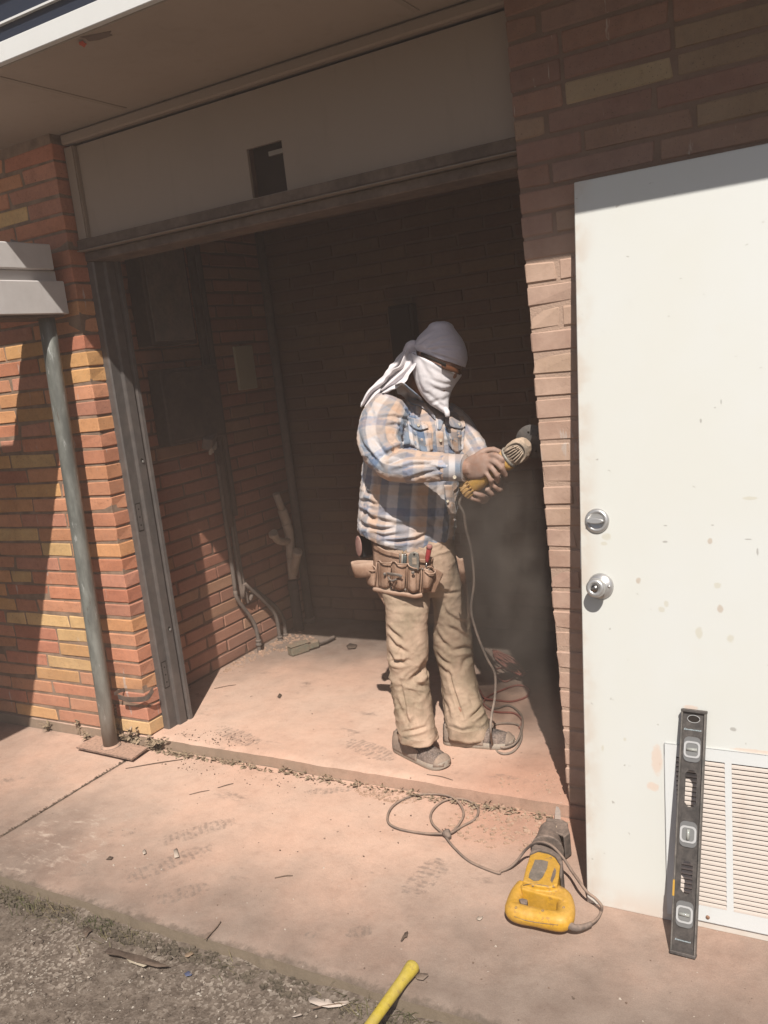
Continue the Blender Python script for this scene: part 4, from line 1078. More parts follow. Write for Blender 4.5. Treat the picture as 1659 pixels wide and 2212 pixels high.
def cloth_uv(me, parts):
    """carry (round, along) coordinates from the tailored pieces to the joined garment"""
    info = []
    for rings, du, voff, uoff in parts:
        n = len(rings[0]); vs = [tuple(v) for r in rings for v in r]
        fs = [(i*n+j, i*n+(j+1) % n, (i+1)*n+(j+1) % n, (i+1)*n+j) for i in range(len(rings)-1) for j in range(n)]
        ln = [0.0]; cs = [sum(r, Vector())/n for r in rings]
        for i in range(1, len(rings)): ln.append(ln[-1] + (cs[i]-cs[i-1]).length)
        info.append((BVHTree.FromPolygons(vs, fs), rings, ln, du, voff, uoff, n))
    def par(k, p):
        bvh, rings, ln, du, voff, uoff, n = info[k]
        loc, nor, fi, dist = bvh.find_nearest(p)
        if fi is None: return 0, 0, 9
        i, j = divmod(fi, n); a = rings[i][j]; b = rings[i][(j+1) % n]; d = rings[i+1][j]
        fu = max(0, min(1, (loc-a).dot(b-a)/max((b-a).length_squared, 1e-12))); fv = max(0, min(1, (loc-a).dot(d-a)/max((d-a).length_squared, 1e-12)))
        return (j+fu)/n*du + uoff, ln[i] + (ln[i+1]-ln[i])*fv + voff, dist
    uvl = me.uv_layers.new(name='weave')
    cache = {}
    for f in me.polygons:
        c = f.center
        k = min(range(len(info)), key=lambda q: info[q][0].find_nearest(c)[3])
        cu = None
        for li in f.loop_indices:
            vi = me.loops[li].vertex_index
            if (vi, k) not in cache: cache[(vi, k)] = par(k, me.vertices[vi].co)[:2]
            u, v = cache[(vi, k)]
            if cu is None: cu = u
            if abs(u - cu) > info[k][3]*0.5: u += info[k][3]*(1 if cu > u else -1)
            uvl.data[li].uv = (u, v)

def mat_plaid(name, dust=0.5):
    M = Mat(name, 0.9, 0.1)
    uv = M.n('ShaderNodeUVMap'); uv.uv_map = 'weave'
    wob = M.noise(uv.outputs[0], 6, 2)
    u, v, _ = M.sep(uv.outputs[0])
    u = M.math('ADD', u, M.math('MULTIPLY', M.math('SUBTRACT', wob, 0.5), 0.012))
    fu = M.math('FRACT', M.math('DIVIDE', M.math('ADD', u, 4.0), 0.150)); fv = M.math('FRACT', M.math('DIVIDE', M.math('ADD', v, 4.0), 0.118))
    B = (0.27, 0.33, 0.42); W = (0.70, 0.68, 0.70); T = (0.66, 0.50, 0.41); G = (0.36, 0.37, 0.41)
    cu = M.ramp(fu, [(0.0, W), (0.14, W), (0.17, B), (0.38, B), (0.41, W), (0.52, T), (0.70, T), (0.73, G), (0.90, G), (0.94, W)])
    cv = M.ramp(fv, [(0.0, (0.95, 0.95, 0.95)), (0.28, (0.95, 0.95, 0.95)), (0.31, (0.56, 0.66, 0.82)), (0.54, (0.56, 0.66, 0.82)), (0.57, (1, 1, 1)), (0.68, (1.0, 0.93, 0.86)), (0.85, (1.0, 0.86, 0.74)), (0.90, (0.95, 0.95, 0.95))])
    c = M.mix(0.9, cu, cv, 'MULTIPLY')
    p = M.obj(); nzz = M.sep(M.n('ShaderNodeNewGeometry').outputs['Normal'])[2]
    d = M.math('ADD', M.math('MULTIPLY', M.mr(M.noise(p, 6, 5, 0.6), 0.42, 0.72), dust*0.8), M.mr(nzz, 0.25, 0.9, 0, 0.55), True)
    c = M.mix(d, c, (0.60, 0.43, 0.33))
    M.color(c)
    wv = M.n('ShaderNodeTexWave'); wv.inputs['Scale'].default_value = 420; M.l(uv.outputs[0], wv.inputs['Vector'])
    M.bump(wv.outputs[1], 0.10, 0.0008); wp = M.noise(p, 9, 3, 0.6, out=1); wr = M.noise(M.mix(0.12, p, wp), 26, 6, 0.6); M.bump(M.math('ABSOLUTE', M.math('SUBTRACT', wr, 0.5)), 0.45, 0.010)
    M.b.inputs['Sheen Weight'].default_value = 0.15
    return M.m
M_PLAID = mat_plaid('plaid_cloth')

# ---- shirt
tr = dome(sil_rings(TORSO, 40, 5), 0, 2, 0.004)
ra = dome(tube_rings([p for p, _ in RARM], [r for _, r in RARM], 6, 24), 0, 4, 0.03)
la = dome(tube_rings([p for p, _ in LARM], [r for _, r in LARM], 6, 24), 0, 4, 0.03)
sh = MB(); 
for r_ in (tr, ra, la): sh.loft(r_)
shirt = remeshed(sh, 'shirt', M_PLAID, 0.0046, 6)
cloth_uv(shirt.data, [(tr, 1.05, 0.0, 0.03), (ra, 0.45, 0.05, 0.05), (la, 0.45, 0.03, 0.0)])
Z6 = lambda x, y: (1050*.6636 + x*.32, 1000*.6636 + y*.32)
Z5 = lambda x, y: (600*.6636 + x*.32, 1500*.6636 + y*.32)
Z1 = lambda x, y: (1050*.6636 + x*.32, 1700*.6636 + y*.32)
def fz(Z, pts, w, d): return ([Z(*q) for q in pts], w, d)
FS = [fz(Z6, [(380,745),(470,735),(580,760)], 3, .004), fz(Z6, [(420,800),(500,790),(590,830)], 3, .004), fz(Z6, [(540,640),(585,720),(600,850),(610,940)], 4, .010),
      fz(Z6, [(300,620),(330,700),(350,800)], 5, .003), fz(Z6, [(240,850),(270,930),(330,1000),(400,1080)], 4, .006), fz(Z6, [(400,1010),(500,960),(610,940)], 5, .009), fz(Z6, [(440,1060),(560,1010),(660,1000)], 4, .006),
      fz(Z6, [(470,1110),(600,1070),(760,1060)], 4, .005), fz(Z6, [(560,1165),(700,1120),(820,1090)], 3.5, .006), fz(Z6, [(620,1000),(720,1015),(830,1010)], 4, .004), fz(Z6, [(700,1090),(760,1080),(830,1110)], 3, .005),
      fz(Z6, [(430,870),(480,930),(500,980)], 4, .005), fz(Z6, [(340,880),(400,960),(450,1010)], 4, .005), fz(Z6, [(590,850),(640,900),(700,970)], 4, .005), fz(Z6, [(720,850),(690,910),(650,950)], 3.5, .004),
      fz(Z6, [(880,850),(920,900),(950,970)], 4, .005), fz(Z6, [(960,810),(990,860),(1060,930)], 5, .006), fz(Z6, [(1000,900),(1050,960),(1080,980)], 4, .004),
      fz(Z5, [(1172,330),(1230,345),(1290,410)], 3.5, .008), fz(Z5, [(1165,400),(1220,440),(1330,465),(1420,455)], 4, .009), fz(Z5, [(1180,270),(1240,270),(1300,300)], 3.5, .006), fz(Z5, [(1200,110),(1215,180),(1250,230)], 3.5, .007),
      fz(Z5, [(1185,200),(1230,215),(1270,210)], 3, .005), fz(Z5, [(1290,90),(1300,200),(1310,330)], 3, .004), fz(Z5, [(1260,480),(1340,510),(1440,500)], 4, .006), fz(Z5, [(1330,400),(1420,430),(1560,440)], 5, .005),
      fz(Z5, [(1340,540),(1440,545),(1560,530),(1650,490)], 3.5, .008), fz(Z6, [(240,1350),(290,1400),(350,1420),(450,1460)], 4, .006), fz(Z6, [(600,1380),(700,1440),(780,1500)], 5, .004), fz(Z6, [(500,1300),(560,1290),(640,1310)], 5, .004),
      fz(Z6, [(830,1200),(840,1300),(860,1400)], 3, .006), fz(Z6, [(760,700),(790,800),(790,960)], 2.5, .005)]
ripple(shirt.data, 0.0068, 12.0, (1.0, 1.0, 1.5), 2.0)
ripple(shirt.data, 0.0028, 24.0, (1.0, 1.0, 1.4), 7.0)
creases(shirt.data, FS, 1.2)
for f in shirt.data.polygons: f.use_smooth = True
to_local(shirt, person)
def bvh_of(o):
    me = o.data; off = o.parent.location if o.parent else Vector()
    return BVHTree.FromPolygons([v.co + off for v in me.vertices], [tuple(p.vertices) for p in me.polygons])
B_SH = bvh_of(shirt)
def sheet(name, top, bot, mat, parent, off=0.003, th=0.002, nx=16, ny=8, bvh=None, yfun=None, lift=None, uvs=(0.11, 0.12), uvo=(0, 0), e=None, label=None):
    """a piece of cloth or leather laid on the surface under it, with its own thickness"""
    e = e or parent
    T_ = catmull([Vector((a, b, 0)) for a, b in top], 6); B_ = catmull([Vector((a, b, 0)) for a, b in bot], 6)
    g = []; last = None
    for j in range(ny+1):
        row = []
        for i in range(nx+1):
            s = i/nx; t = j/ny
            a = T_[min(len(T_)-1, int(round(s*(len(T_)-1))))]; b = B_[min(len(B_)-1, int(round(s*(len(B_)-1))))]
            x, y = a.x + (b.x-a.x)*t, a.y + (b.y-a.y)*t
            d = ray(x, y).normalized(); o_ = off + (lift(s, t) if lift else 0)
            if bvh is not None:
                hit = bvh.ray_cast(CAM_C, d)
                if hit[0] is not None and (last is None or abs((hit[0]-CAM_C).length - last) < 0.12): last = (hit[0]-CAM_C).length
                dist = last if last else 3.1
                row.append(CAM_C + d*(dist - o_))
            else: row.append(PY(x, y, yfun(x, y, s, t)) - d*o_)
        g.append(row)
    # light smoothing of depth
    for _ in range(2):
        h = [r[:] for r in g]
        for j in range(ny+1):
            for i in range(nx+1):
                nb = [g[b][a] for a, b in ((i-1, j), (i+1, j), (i, j-1), (i, j+1)) if 0 <= a <= nx and 0 <= b <= ny]
                m_ = sum(nb, Vector())/len(nb); d = (g[j][i]-CAM_C).normalized()
                h[j][i] = g[j][i] + d*((m_-g[j][i]).dot(d)*0.5)
        g = h
    me = bpy.data.meshes.new(name)
    vs = [v - e.location for r in g for v in r]; n = nx+1
    me.from_pydata([tuple(v) for v in vs], [], [(j*n+i, j*n+i+1, (j+1)*n+i+1, (j+1)*n+i) for j in range(ny) for i in range(nx)])
    uvl = me.uv_layers.new(name='weave')
    for f in me.polygons:
        f.use_smooth = True
        for li in f.loop_indices:
            vi = me.loops[li].vertex_index; uvl.data[li].uv = (uvo[0] + (vi % n)/nx*uvs[0], uvo[1] + (vi//n)/ny*uvs[1])
    me.materials.append(mat)
    o = bpy.data.objects.new(name, me); COL.objects.link(o)
    md = o.modifiers.new('s', 'SOLIDIFY'); md.thickness = th; md.offset = 0
    eval_mods(o)
    o.parent = parent
    if parent is not e and parent.parent is not None: pass
    if label: o['label'] = label
    return o
Z3 = lambda x, y: (1150*.6636 + x*.16, 1020*.6636 + y*.16)
def z3(*pts): return [Z3(*p) for p in pts]
def z6(*pts): return [Z6(*p) for p in pts]
M_PL2 = mat_plaid('plaid_cloth_dusty', 1.1)
sheet('pocket', z6((575,770),(650,815),(735,830)), z6((590,930),(690,985),(745,965)), M_PLAID, shirt, 0.002, 0.002, bvh=B_SH, uvo=(0.04, 0.03), e=person)
sheet('pocket', z6((820,800),(880,820),(960,820)), z6((850,930),(905,985),(950,960)), M_PLAID, shirt, 0.002, 0.002, bvh=B_SH, uvo=(0.09, 0.03), e=person)
fl1 = sheet('pocket_flap', z3((720,1395),(860,1430),(1000,1500)), z3((755,1500),(880,1575),(1020,1545)), M_PL2, shirt, 0.006, 0.002, bvh=B_SH, uvo=(0.075, 0.005), uvs=(0.05, 0.03), lift=lambda s, t: 0.006*t, e=person)
fl2 = sheet('pocket_flap', z3((1235,1430),(1360,1385),(1490,1395)), z3((1250,1510),(1450,1560),(1515,1520)), M_PL2, shirt, 0.006, 0.002, bvh=B_SH, uvo=(0.075, 0.005), uvs=(0.05, 0.03), lift=lambda s, t: 0.006*t, e=person)
M_BTN = Mat('shirt_button', 0.4, 0.4, color=(0.62, 0.54, 0.42, 1)).m
def button(px, py, bvh, r=0.0055, par=None, off=0.010):
    d = ray(px, py).normalized(); h = bvh.ray_cast(CAM_C, d)
    p = (h[0] if h[0] is not None else CAM_C + d*3.1) - d*off
    MB().lathe([(r, 0), (r, 0.0018), (r*0.75, 0.0026), (r*0.6, 0.0020), (0, 0.0020)], p - person.location, -d, 12).build('button', M_BTN, par or shirt)
button(*Z3(880,1510), B_SH, off=0.014); button(*Z3(1430,1500), B_SH, off=0.014)
# placket with its buttons
sheet('placket', z6((755,740),(790,745),(810,750)), z6((775,985),(800,985),(822,985)), M_PLAID, shirt, 0.004, 0.0025, nx=5, ny=18, bvh=B_SH, uvo=(0.12, 0.0), uvs=(0.02, 0.2), e=person)
sheet('placket', z6((820,1200),(850,1200),(875,1200)), z6((850,1400),(880,1400),(905,1410)), M_PLAID, shirt, 0.004, 0.0025, nx=5, ny=16, bvh=B_SH, uvo=(0.12, 0.2), uvs=(0.02, 0.2), e=person)
button(*Z6(845,1310), B_SH); button(*Z6(798,900), B_SH)
# collar: a folded band round the neck with two points
sheet('collar', z3((560,965),(660,935),(760,1010),(900,1130),(1000,1250),(1105,1385)), z3((600,1090),(660,1110),(790,1225),(880,1250),(1010,1330),(1112,1440)), M_PL2, shirt, 0.010, 0.003, nx=26, ny=7, bvh=B_SH, uvo=(0.06, 0.0), uvs=(0.05, 0.03), lift=lambda s, t: 0.016*(1-t) , e=person)
sheet('collar', z3((1110,1395),(1170,1385),(1245,1375)), z3((1135,1560),(1160,1580),(1185,1560)), M_PL2, shirt, 0.008, 0.003, nx=8, ny=8, bvh=B_SH, uvo=(0.06, 0.0), uvs=(0.05, 0.03), lift=lambda s, t: 0.004*(1-t), e=person)
# cuff on the near wrist
cr = tube_rings([PY(962,1009.5,2.69), PY(975,1010,2.692), PY(990,1010,2.694), PY(1005,1010.5,2.695)], [.0475, .0470, .0460, .0465], 3, 32)
cu = MB(); cu.loft(cr, cap=False)
inner = tube_rings([PY(1005,1010.5,2.695), PY(985,1010,2.694)], [.0435, .040], 3, 32)
cu.loft([cr[-1], inner[0], inner[-1]], cap=False); cu.loft([cr[0], tube_rings([PY(962,1009.5,2.69), PY(963,1010,2.69)], [.043, .043], 1, 32)[0]], cap=False)
cuff = cu.build('cuff', M_PLAID); cuff.data.uv_layers.new(name='weave')
for f in cuff.data.polygons:
    for li in f.loop_indices:
        c = cuff.data.vertices[cuff.data.loops[li].vertex_index].co; pxx, pyy = proj(c)
        cuff.data.uv_layers[0].data[li].uv = (0.02 + (pxx-962)/45*0.115, 0.36 + (pyy-980)/60*0.02)
to_local(cuff, person); cuff.parent = shirt
B_CU = bvh_of(cuff) if False else None
button(982, 1031, B_SH, 0.0065, cuff, off=0.012)

# ---- trousers
def mat_khaki():
    M = Mat('khaki_cloth', 0.92, 0.1); p = M.obj(); x, y, z = M.sep(p)
    n = M.noise(p, 5, 6, 0.65)
    c = M.mix(M.mr(n, 0.3, 0.72), (0.28, 0.22, 0.15), (0.37, 0.295, 0.21))
    wy2 = M.sep(M.pos())[1]
    c = M.mix(M.math('MULTIPLY', M.mr(M.noise(p, 4.5, 6, 0.7, Distortion=0.3), 0.25, 0.70), M.mr(wy2, 2.98, 2.84, 0.30, 0.95)), c, (0.70, 0.495, 0.37))
    c = M.mix(M.mr(M.noise(p, 22, 4, 0.7), 0.62, 0.78, 0, 0.4), c, (0.18, 0.13, 0.09))
    wp = M.noise(p, 9, 3, 0.6, out=1); wr = M.noise(M.mix(0.12, p, wp), 22, 6, 0.6); M.bump(M.math('ABSOLUTE', M.math('SUBTRACT', wr, 0.5)), 0.35, 0.010); M.color(c); M.bump(M.noise(p, 26, 6, 0.65), 0.3, 0.006); M.bump(M.noise(M.mapping(p, (1, 1, 0.4)), 520, 2), 0.2, 0.0008); return M.m
M_KH = mat_khaki()
tm = MB(); tm.loft(dome(sil_rings(PELV, 30, 4), 1, 3, 0.02)); tm.loft(sil_rings(RLEG, 30, 5)); tm.loft(sil_rings(LLEG, 30, 5))
trs = remeshed(tm, 'trousers', M_KH, 0.0046, 5)
FT = [fz(Z1, [(432,700),(470,740),(530,790)], 4, .009), fz(Z1, [(440,760),(490,830),(570,880)], 4, .008), fz(Z1, [(435,870),(480,930),(560,960)], 4, .008), fz(Z1, [(440,940),(500,945),(580,930)], 3.5, .006),
      fz(Z1, [(700,950),(670,1010),(600,1065)], 6, .014), fz(Z1, [(600,1065),(650,1100),(720,1110)], 4, .006), fz(Z1, [(530,800),(520,900),(540,960)], 4, .004),
      fz(Z1, [(520,1060),(540,1160),(560,1260),(580,1390)], 3, .006), fz(Z1, [(500,1200),(560,1320),(610,1380)], 4, .005), fz(Z1, [(640,1180),(620,1280),(640,1370)], 5, .004), fz(Z1, [(700,1380),(640,1400),(540,1420)], 3.5, .007),
      fz(Z1, [(500,560),(600,575),(690,560)], 5, .004), fz(Z1, [(560,620),(620,700),(640,780)], 6, .003),
      fz(Z1, [(820,600),(900,660),(980,690)], 4, .006), fz(Z1, [(830,700),(900,730),(990,790)], 4, .006), fz(Z1, [(760,730),(800,800),(860,850)], 4, .006), fz(Z1, [(1020,860),(960,850),(880,870)], 4.5, .010), fz(Z1, [(1010,900),(960,940),(940,1000)], 5, .006),
      fz(Z1, [(760,880),(820,940),(860,960)], 3.5, .006), fz(Z1, [(780,960),(830,1010),(870,1040)], 3.5, .005), fz(Z1, [(850,1000),(880,1120),(920,1240),(950,1320)], 2.6, .008), fz(Z1, [(1085,1240),(1040,1290),(990,1330)], 4, .012), fz(Z1, [(1050,1120),(1070,1180),(1090,1230)], 4, .006),
      fz(Z1, [(860,1380),(940,1410),(1030,1390)], 4, .006), fz(Z1, [(960,1130),(1000,1180),(1020,1250)], 5, .005), fz(Z1, [(800,1180),(840,1250),(860,1330)], 4, .004), fz(Z1, [(800,460),(860,480),(940,470)], 3.5, .005), fz(Z1, [(810,560),(830,600),(850,680)], 4, .004)]
ripple(trs.data, 0.0075, 10.0, (1.0, 1.0, 1.5), 5.0, lambda co: 0.6 + 0.6*np.clip((0.75-co[:, 2])/0.6, 0, 1))
ripple(trs.data, 0.0022, 22.0, (1.0, 1.0, 1.7), 1.0)
creases(trs.data, FT, 1.15)
for f in trs.data.polygons: f.use_smooth = True
to_local(trs, person)
# turned-up cuffs
for rows, nm in ((RLEG, 'hem'), (LLEG, 'hem')):
    last = rows[-1]; prev = rows[-2]
    hr = sil_rings([(prev[0]+(last[0]-prev[0])*0.45-1, prev[1]+(last[1]-prev[1])*0.45, prev[2]+(last[2]-prev[2])*0.45+1, prev[3]+(last[3]-prev[3])*0.45, last[4], last[5]+0.003),
                    (last[0]-2, last[1]+1, last[2]+2, last[3]+1, last[4], last[5]+0.004)], 36, 5)
    q = MB(); 
    for i, r in enumerate(hr):
        for j in range(len(r)):
            a = 2*PI*j/len(r); c = sum(r, Vector())/len(r)
            r[j] = r[j] + (r[j]-c).normalized()*(0.003*math.sin(a*5+i*0.7) + 0.002*math.sin(a*9)) + Vector((0, 0, 0.004*math.sin(a*3+1)))
    inn = [[c_ + (p-c_)*0.93 for p in r] for r, c_ in ((r, sum(r, Vector())/len(r)) for r in (hr[-1], hr[-3]))]
    q.loft(hr + inn, cap=False); h_ = q.build(nm, M_KH); to_local(h_, person); h_.parent = trs
    h_.matrix_parent_inverse = Matrix.Identity(4)

# ---- shoes
M_SOLE = dusty('shoe_sole', (0.50, 0.45, 0.38), (0.45, 0.32, 0.24), 0.5, 0.8, scale=20)
def mat_knit():
    M = Mat('shoe_knit', 0.85, 0.2); p = M.obj()
    v = M.n('ShaderNodeTexVoronoi'); v.inputs['Scale'].default_value = 150; M.l(p, v.inputs['Vector'])
    c = M.mix(M.mr(v.outputs['Distance'], 0.2, 0.6), (0.23, 0.19, 0.17), (0.055, 0.05, 0.05))
    c = M.mix(M.mr(M.noise(p, 14, 4), 0.4, 0.7, 0, 0.55), c, (0.42, 0.31, 0.25))
    M.color(c).bump(v.outputs['Distance'], -0.6, 0.003); return M.m
M_KNIT = mat_knit(); M_SHOE = dusty('shoe_overlay', (0.30, 0.24, 0.20), (0.50, 0.36, 0.27), 0.7, 0.8, scale=20)
def shoe(heel, toe, length=0.285, width=0.098, lab=None):
    ax = toe - heel; ax.z = 0; ax.normalize(); side = Vector((-ax.y, ax.x, 0)); up = Vector((0, 0, 1)); base = Vector((toe.x, toe.y, ZF)) - ax*length
    def P_(s, w, h): return base + ax*(s*length) + side*w + up*h - person.location
    half = lambda s: width/2*(0.70 + 0.30*math.sin(min(1, s*1.15)*PI*0.5 + 0.0) if s < 0.72 else (1.0 - 0.0*(s-0.72)))*(1.0 if s < 0.75 else math.sqrt(max(0, 1-((s-0.75)/0.25)**2.4))) * (1 if s > 0.08 else math.sqrt(max(0.0, 1-((0.08-s)/0.08)**2)*0.7+0.3))
    S = [0.0, 0.03, 0.08, 0.2, 0.35, 0.5, 0.62, 0.72, 0.8, 0.87, 0.92, 0.96, 0.985, 1.0]
    top = lambda s: np.interp(s, [0, 0.1, 0.25, 0.38, 0.5, 0.65, 0.8, 0.92, 1.0], [0.085, 0.098, 0.102, 0.098, 0.085, 0.070, 0.058, 0.048, 0.026])
    sole = MB(); rings = []
    for s in S:
        w = max(0.004, half(s) + 0.004); lift = 0.010*max(0, (s-0.85)/0.15)**2; th = 0.030 - 0.006*s
        rings.append([P_(s, w*math.cos(a)*(1.0 if math.sin(a) > 0 else 0.94), lift + (0.0 if math.sin(a) < -0.2 else th if math.sin(a) > 0.2 else th*0.5)) for a in [2*PI*j/16 for j in range(16)]])
    sole.loft(rings); 
    up_ = MB(); rings = []
    for s in S:
        w = max(0.003, half(s)); h = top(s); r = []
        for j in range(20):
            a = 2*PI*j/20; sx, sz = math.cos(a), math.sin(a)
            z = 0.018 + (h-0.018)*(max(0, sz)**0.75 if sz > 0 else 0)
            r.append(P_(s, w*sx*(1 - 0.25*max(0, sz)), z))
        rings.append(r)
    up_.loft(rings)
    u_ = up_.build('shoe', M_KNIT, person); md = u_.modifiers.new('s', 'SUBSURF'); md.levels = 1; md.render_levels = 1; eval_mods(u_)
    s_ = sole.build('sole', M_SOLE, u_); bevel(s_, 0.003, 2, 50); eval_mods(s_)
    for f in s_.data.polygons: f.use_smooth = True
    # overlays: toe guard, heel counter, lace band
    def band(s0, s1, a0, a1, nm, mat, g=0.003):
        q = MB(); rr_ = []
        for i in range(9):
            s = s0 + (s1-s0)*i/8; w = max(0.003, half(s)) + g; h = top(s) + g; r = []
            for j in range(13):
                a = a0 + (a1-a0)*j/12; sx, sz = math.cos(a), math.sin(a)
                r.append(P_(s, w*sx*(1 - 0.25*max(0, sz)), 0.018 + (h-0.018)*(max(0, sz)**0.75 if sz > 0 else 0)))
            rr_.append(r)
        q.loft(rr_, closed=False, cap=False); o = q.build(nm, mat, u_)
        md = o.modifiers.new('s', 'SOLIDIFY'); md.thickness = 0.003; md.offset = 0.0; eval_mods(o)
    band(0.90, 0.995, -0.1, PI+0.1, 'toe_guard', M_SHOE); band(0.02, 0.30, -0.05, 1.0, 'heel_counter', M_SHOE); band(0.02, 0.30, PI-1.0, PI+0.05, 'heel_counter', M_SHOE)
    for s in (0.40, 0.47, 0.54): band(s, s+0.022, 0.6, PI-0.6, 'lace', M_SHOE, 0.0045)
    band(0.30, 0.60, -0.05, 0.55, 'side_panel', M_SHOE); band(0.30, 0.60, PI-0.55, PI+0.05, 'side_panel', M_SHOE)
shoe(PZ(872, 1622, ZF), PZ(966, 1662, ZF))
shoe(PZ(972, 1603, ZF), PZ(1113, 1611, ZF))

# ---- head cloth, face cloth and the tied tails
def mat_cloth(name, col, dust=0.25):
    M = Mat(name, 0.9, 0.1); p = M.obj()
    c = M.mix(M.mr(M.noise(p, 8, 5), 0.4, 0.75, 0, dust), col, (0.50, 0.38, 0.31))
    M.color(c); M.bump(M.noise(p, 30, 5, 0.6), 0.3, 0.005); M.bump(M.noise(p, 700, 2), 0.15, 0.0006)
    M.b.inputs['Sheen Weight'].default_value = 0.2; return M.m
M_SC = mat_cloth('grey_head_cloth', (0.84, 0.77, 0.84), 0.12); M_MK = mat_cloth('white_face_cloth', (0.90, 0.86, 0.89))
SCARF = [(925,706,980,708,2.885,0.055), (903,728,1000,735,2.885,0.088), (895,747,1010,768,2.88,0.098), (899,757,1006,794,2.88,0.098)]
scr = dome(sil_rings(SCARF, 36, 5, 0.0, 2.0), 0, 5, 0.022)
o = MB(); o.loft(scr)
scarf = remeshed(o, 'head_scarf', M_SC, 0.004, 3)
kp = (893, 749)
FSC = [([(902,750),(925,748),(950,735),(975,728)], 2.6, .005), ([(902,752),(930,756),(960,752),(990,752)], 2.6, .005), ([(903,755),(935,764),(970,775),(1000,786)], 2.6, .005), ([(902,747),(915,735),(935,722)], 2.6, .004), ([(905,753),(940,757),(980,766)], 2.2, .003), ([(903,749),(920,740),(950,742),(1000,745)], 2.2, .0025)]
ripple(scarf.data, 0.0022, 22.0, (1, 1, 1.6), 3.0); creases(scarf.data, FSC); to_local(scarf, person)
for f in scarf.data.polygons: f.use_smooth = True
MASK = [(886,760,999,810,2.87,0.099), (890,790,994,817,2.868,0.094), (896,821,985,829,2.862,0.084), (906,846,975,846,2.857,0.068), (926,872,970,868,2.85,0.045), (950,887,969,886,2.845,0.024), (960,893,969,894,2.843,0.012)]
o = MB(); o.loft(sil_rings(MASK, 36, 5, 0.0, 2.1))
mask = remeshed(o, 'face_cloth', M_MK, 0.004, 2)
FM = [fz(Z3, [(860,560),(1000,800),(1080,900)], 3, .006), fz(Z3, [(1010,940),(1090,1010),(1200,1050),(1330,1030)], 2.6, .006), fz(Z3, [(960,860),(1100,920),(1250,960),(1370,950)], 2.4, .0045), fz(Z3, [(900,620),(1050,740),(1250,850),(1420,880)], 2.6, .004),
      fz(Z3, [(880,960),(960,1060),(1050,1100)], 2.4, .005), fz(Z3, [(1000,1090),(1100,1160),(1220,1180),(1290,1130)], 2.6, .006), fz(Z3, [(1050,1210),(1130,1190),(1200,1250),(1240,1270)], 2.2, .007), fz(Z3, [(870,900),(930,1100),(1000,1240)], 3, .005), fz(Z3, [(820,700),(860,860),(880,960)], 3, .006)]
ripple(mask.data, 0.0016, 16.0, (1, 1, 1.2), 8.0); creases(mask.data, [(a, b*1.5, c) for a, b, c in FM], 0.42)
for f in mask.data.polygons: f.use_smooth = True
to_local(mask, person)
o = MB(); o.tube(catmull([PY(961,884,2.835), PY(964,893,2.82), PY(966,900,2.815)], 4), [0.010]*8 + [0.009], 10)
o = MB(); o.tube([PY(962,882,2.832), PY(966,891,2.822), PY(967,900,2.818)], [0.009, 0.010, 0.009], 12); tp_ = o.build('cloth_tip', M_MK); to_local(tp_, person); tp_.parent = mask
# knot
o = MB(); kc = PY(888, 752, 2.855)
q = tubeR([PY(898,742,2.84), PY(888,745,2.82), PY(882,755,2.835), PY(887,764,2.85), PY(897,760,2.845)], [.013, .016, .017, .016, .012]); o.add(q.v, q.f)
q = tubeR([PY(898,752,2.84), PY(886,752,2.83), PY(878,762,2.84)], [.016, .020, .016]); o.add(q.v, q.f)
knot = remeshed(o, 'knot', M_SC, 0.0035, 3); ripple(knot.data, 0.002, 50.0, (1, 1, 2.5), 4.0)
for f in knot.data.polygons: f.use_smooth = True
to_local(knot, person); knot.parent = scarf
# tails falling over the back of the shoulder
def tail(path, w0, w1, nm, seed, th=0.002, nf=5):
    cp = catmull([PY(*p) for p in path], 8); n = len(cp); rows = []
    for i, c in enumerate(cp):
        t = (cp[min(n-1, i+1)] - cp[max(0, i-1)]).normalized(); vd = (c-CAM_C).normalized(); s = t.cross(vd).normalized(); s_n = s.cross(t).normalized()
        f = i/(n-1); w = (float(np.interp(f, np.linspace(0, 1, len(w0)), w0)))*(1 + 0.22*noise.noise(Vector((i*0.25, 1, seed)))); r = []
        for j in range(25):
            a = j/24*2-1
            pl = math.sin(a*nf*2.2 + seed + f*2.5)*0.009*(0.5+f) + 0.006*noise.noise(Vector((a*2.2, f*4.5, seed)))*(1+f) + 0.002*math.sin(a*9+i*0.35)
            cc = c + s*(a*w) + s_n*pl - s_n*0.012*a*a
            cc += t*(0.016*noise.noise(Vector((a*2.5, 3, seed)))*f)
            r.append(cc)
        rows.append(r)
    q = MB(); q.loft(rows, closed=False, cap=False); o = q.build(nm, M_MK)
    md = o.modifiers.new('s', 'SOLIDIFY'); md.thickness = th; m2 = o.modifiers.new('b', 'SUBSURF'); m2.levels = 1; m2.render_levels = 1; eval_mods(o)
    to_local(o, person); o.parent = scarf; return o
tail([(884,757,2.84), (870,784,2.81), (855,808,2.79), (833,831,2.775), (808,851,2.765), (788,878,2.755)], [0.016, 0.030, 0.034, 0.030, 0.024, 0.018], None, 'scarf_tail', 1.0, nf=3)
tail([(889,759,2.83), (882,786,2.785), (868,806,2.765), (848,824,2.755), (826,842,2.75)], [0.014, 0.026, 0.030, 0.026, 0.016], None, 'scarf_tail', 3.4, nf=3)
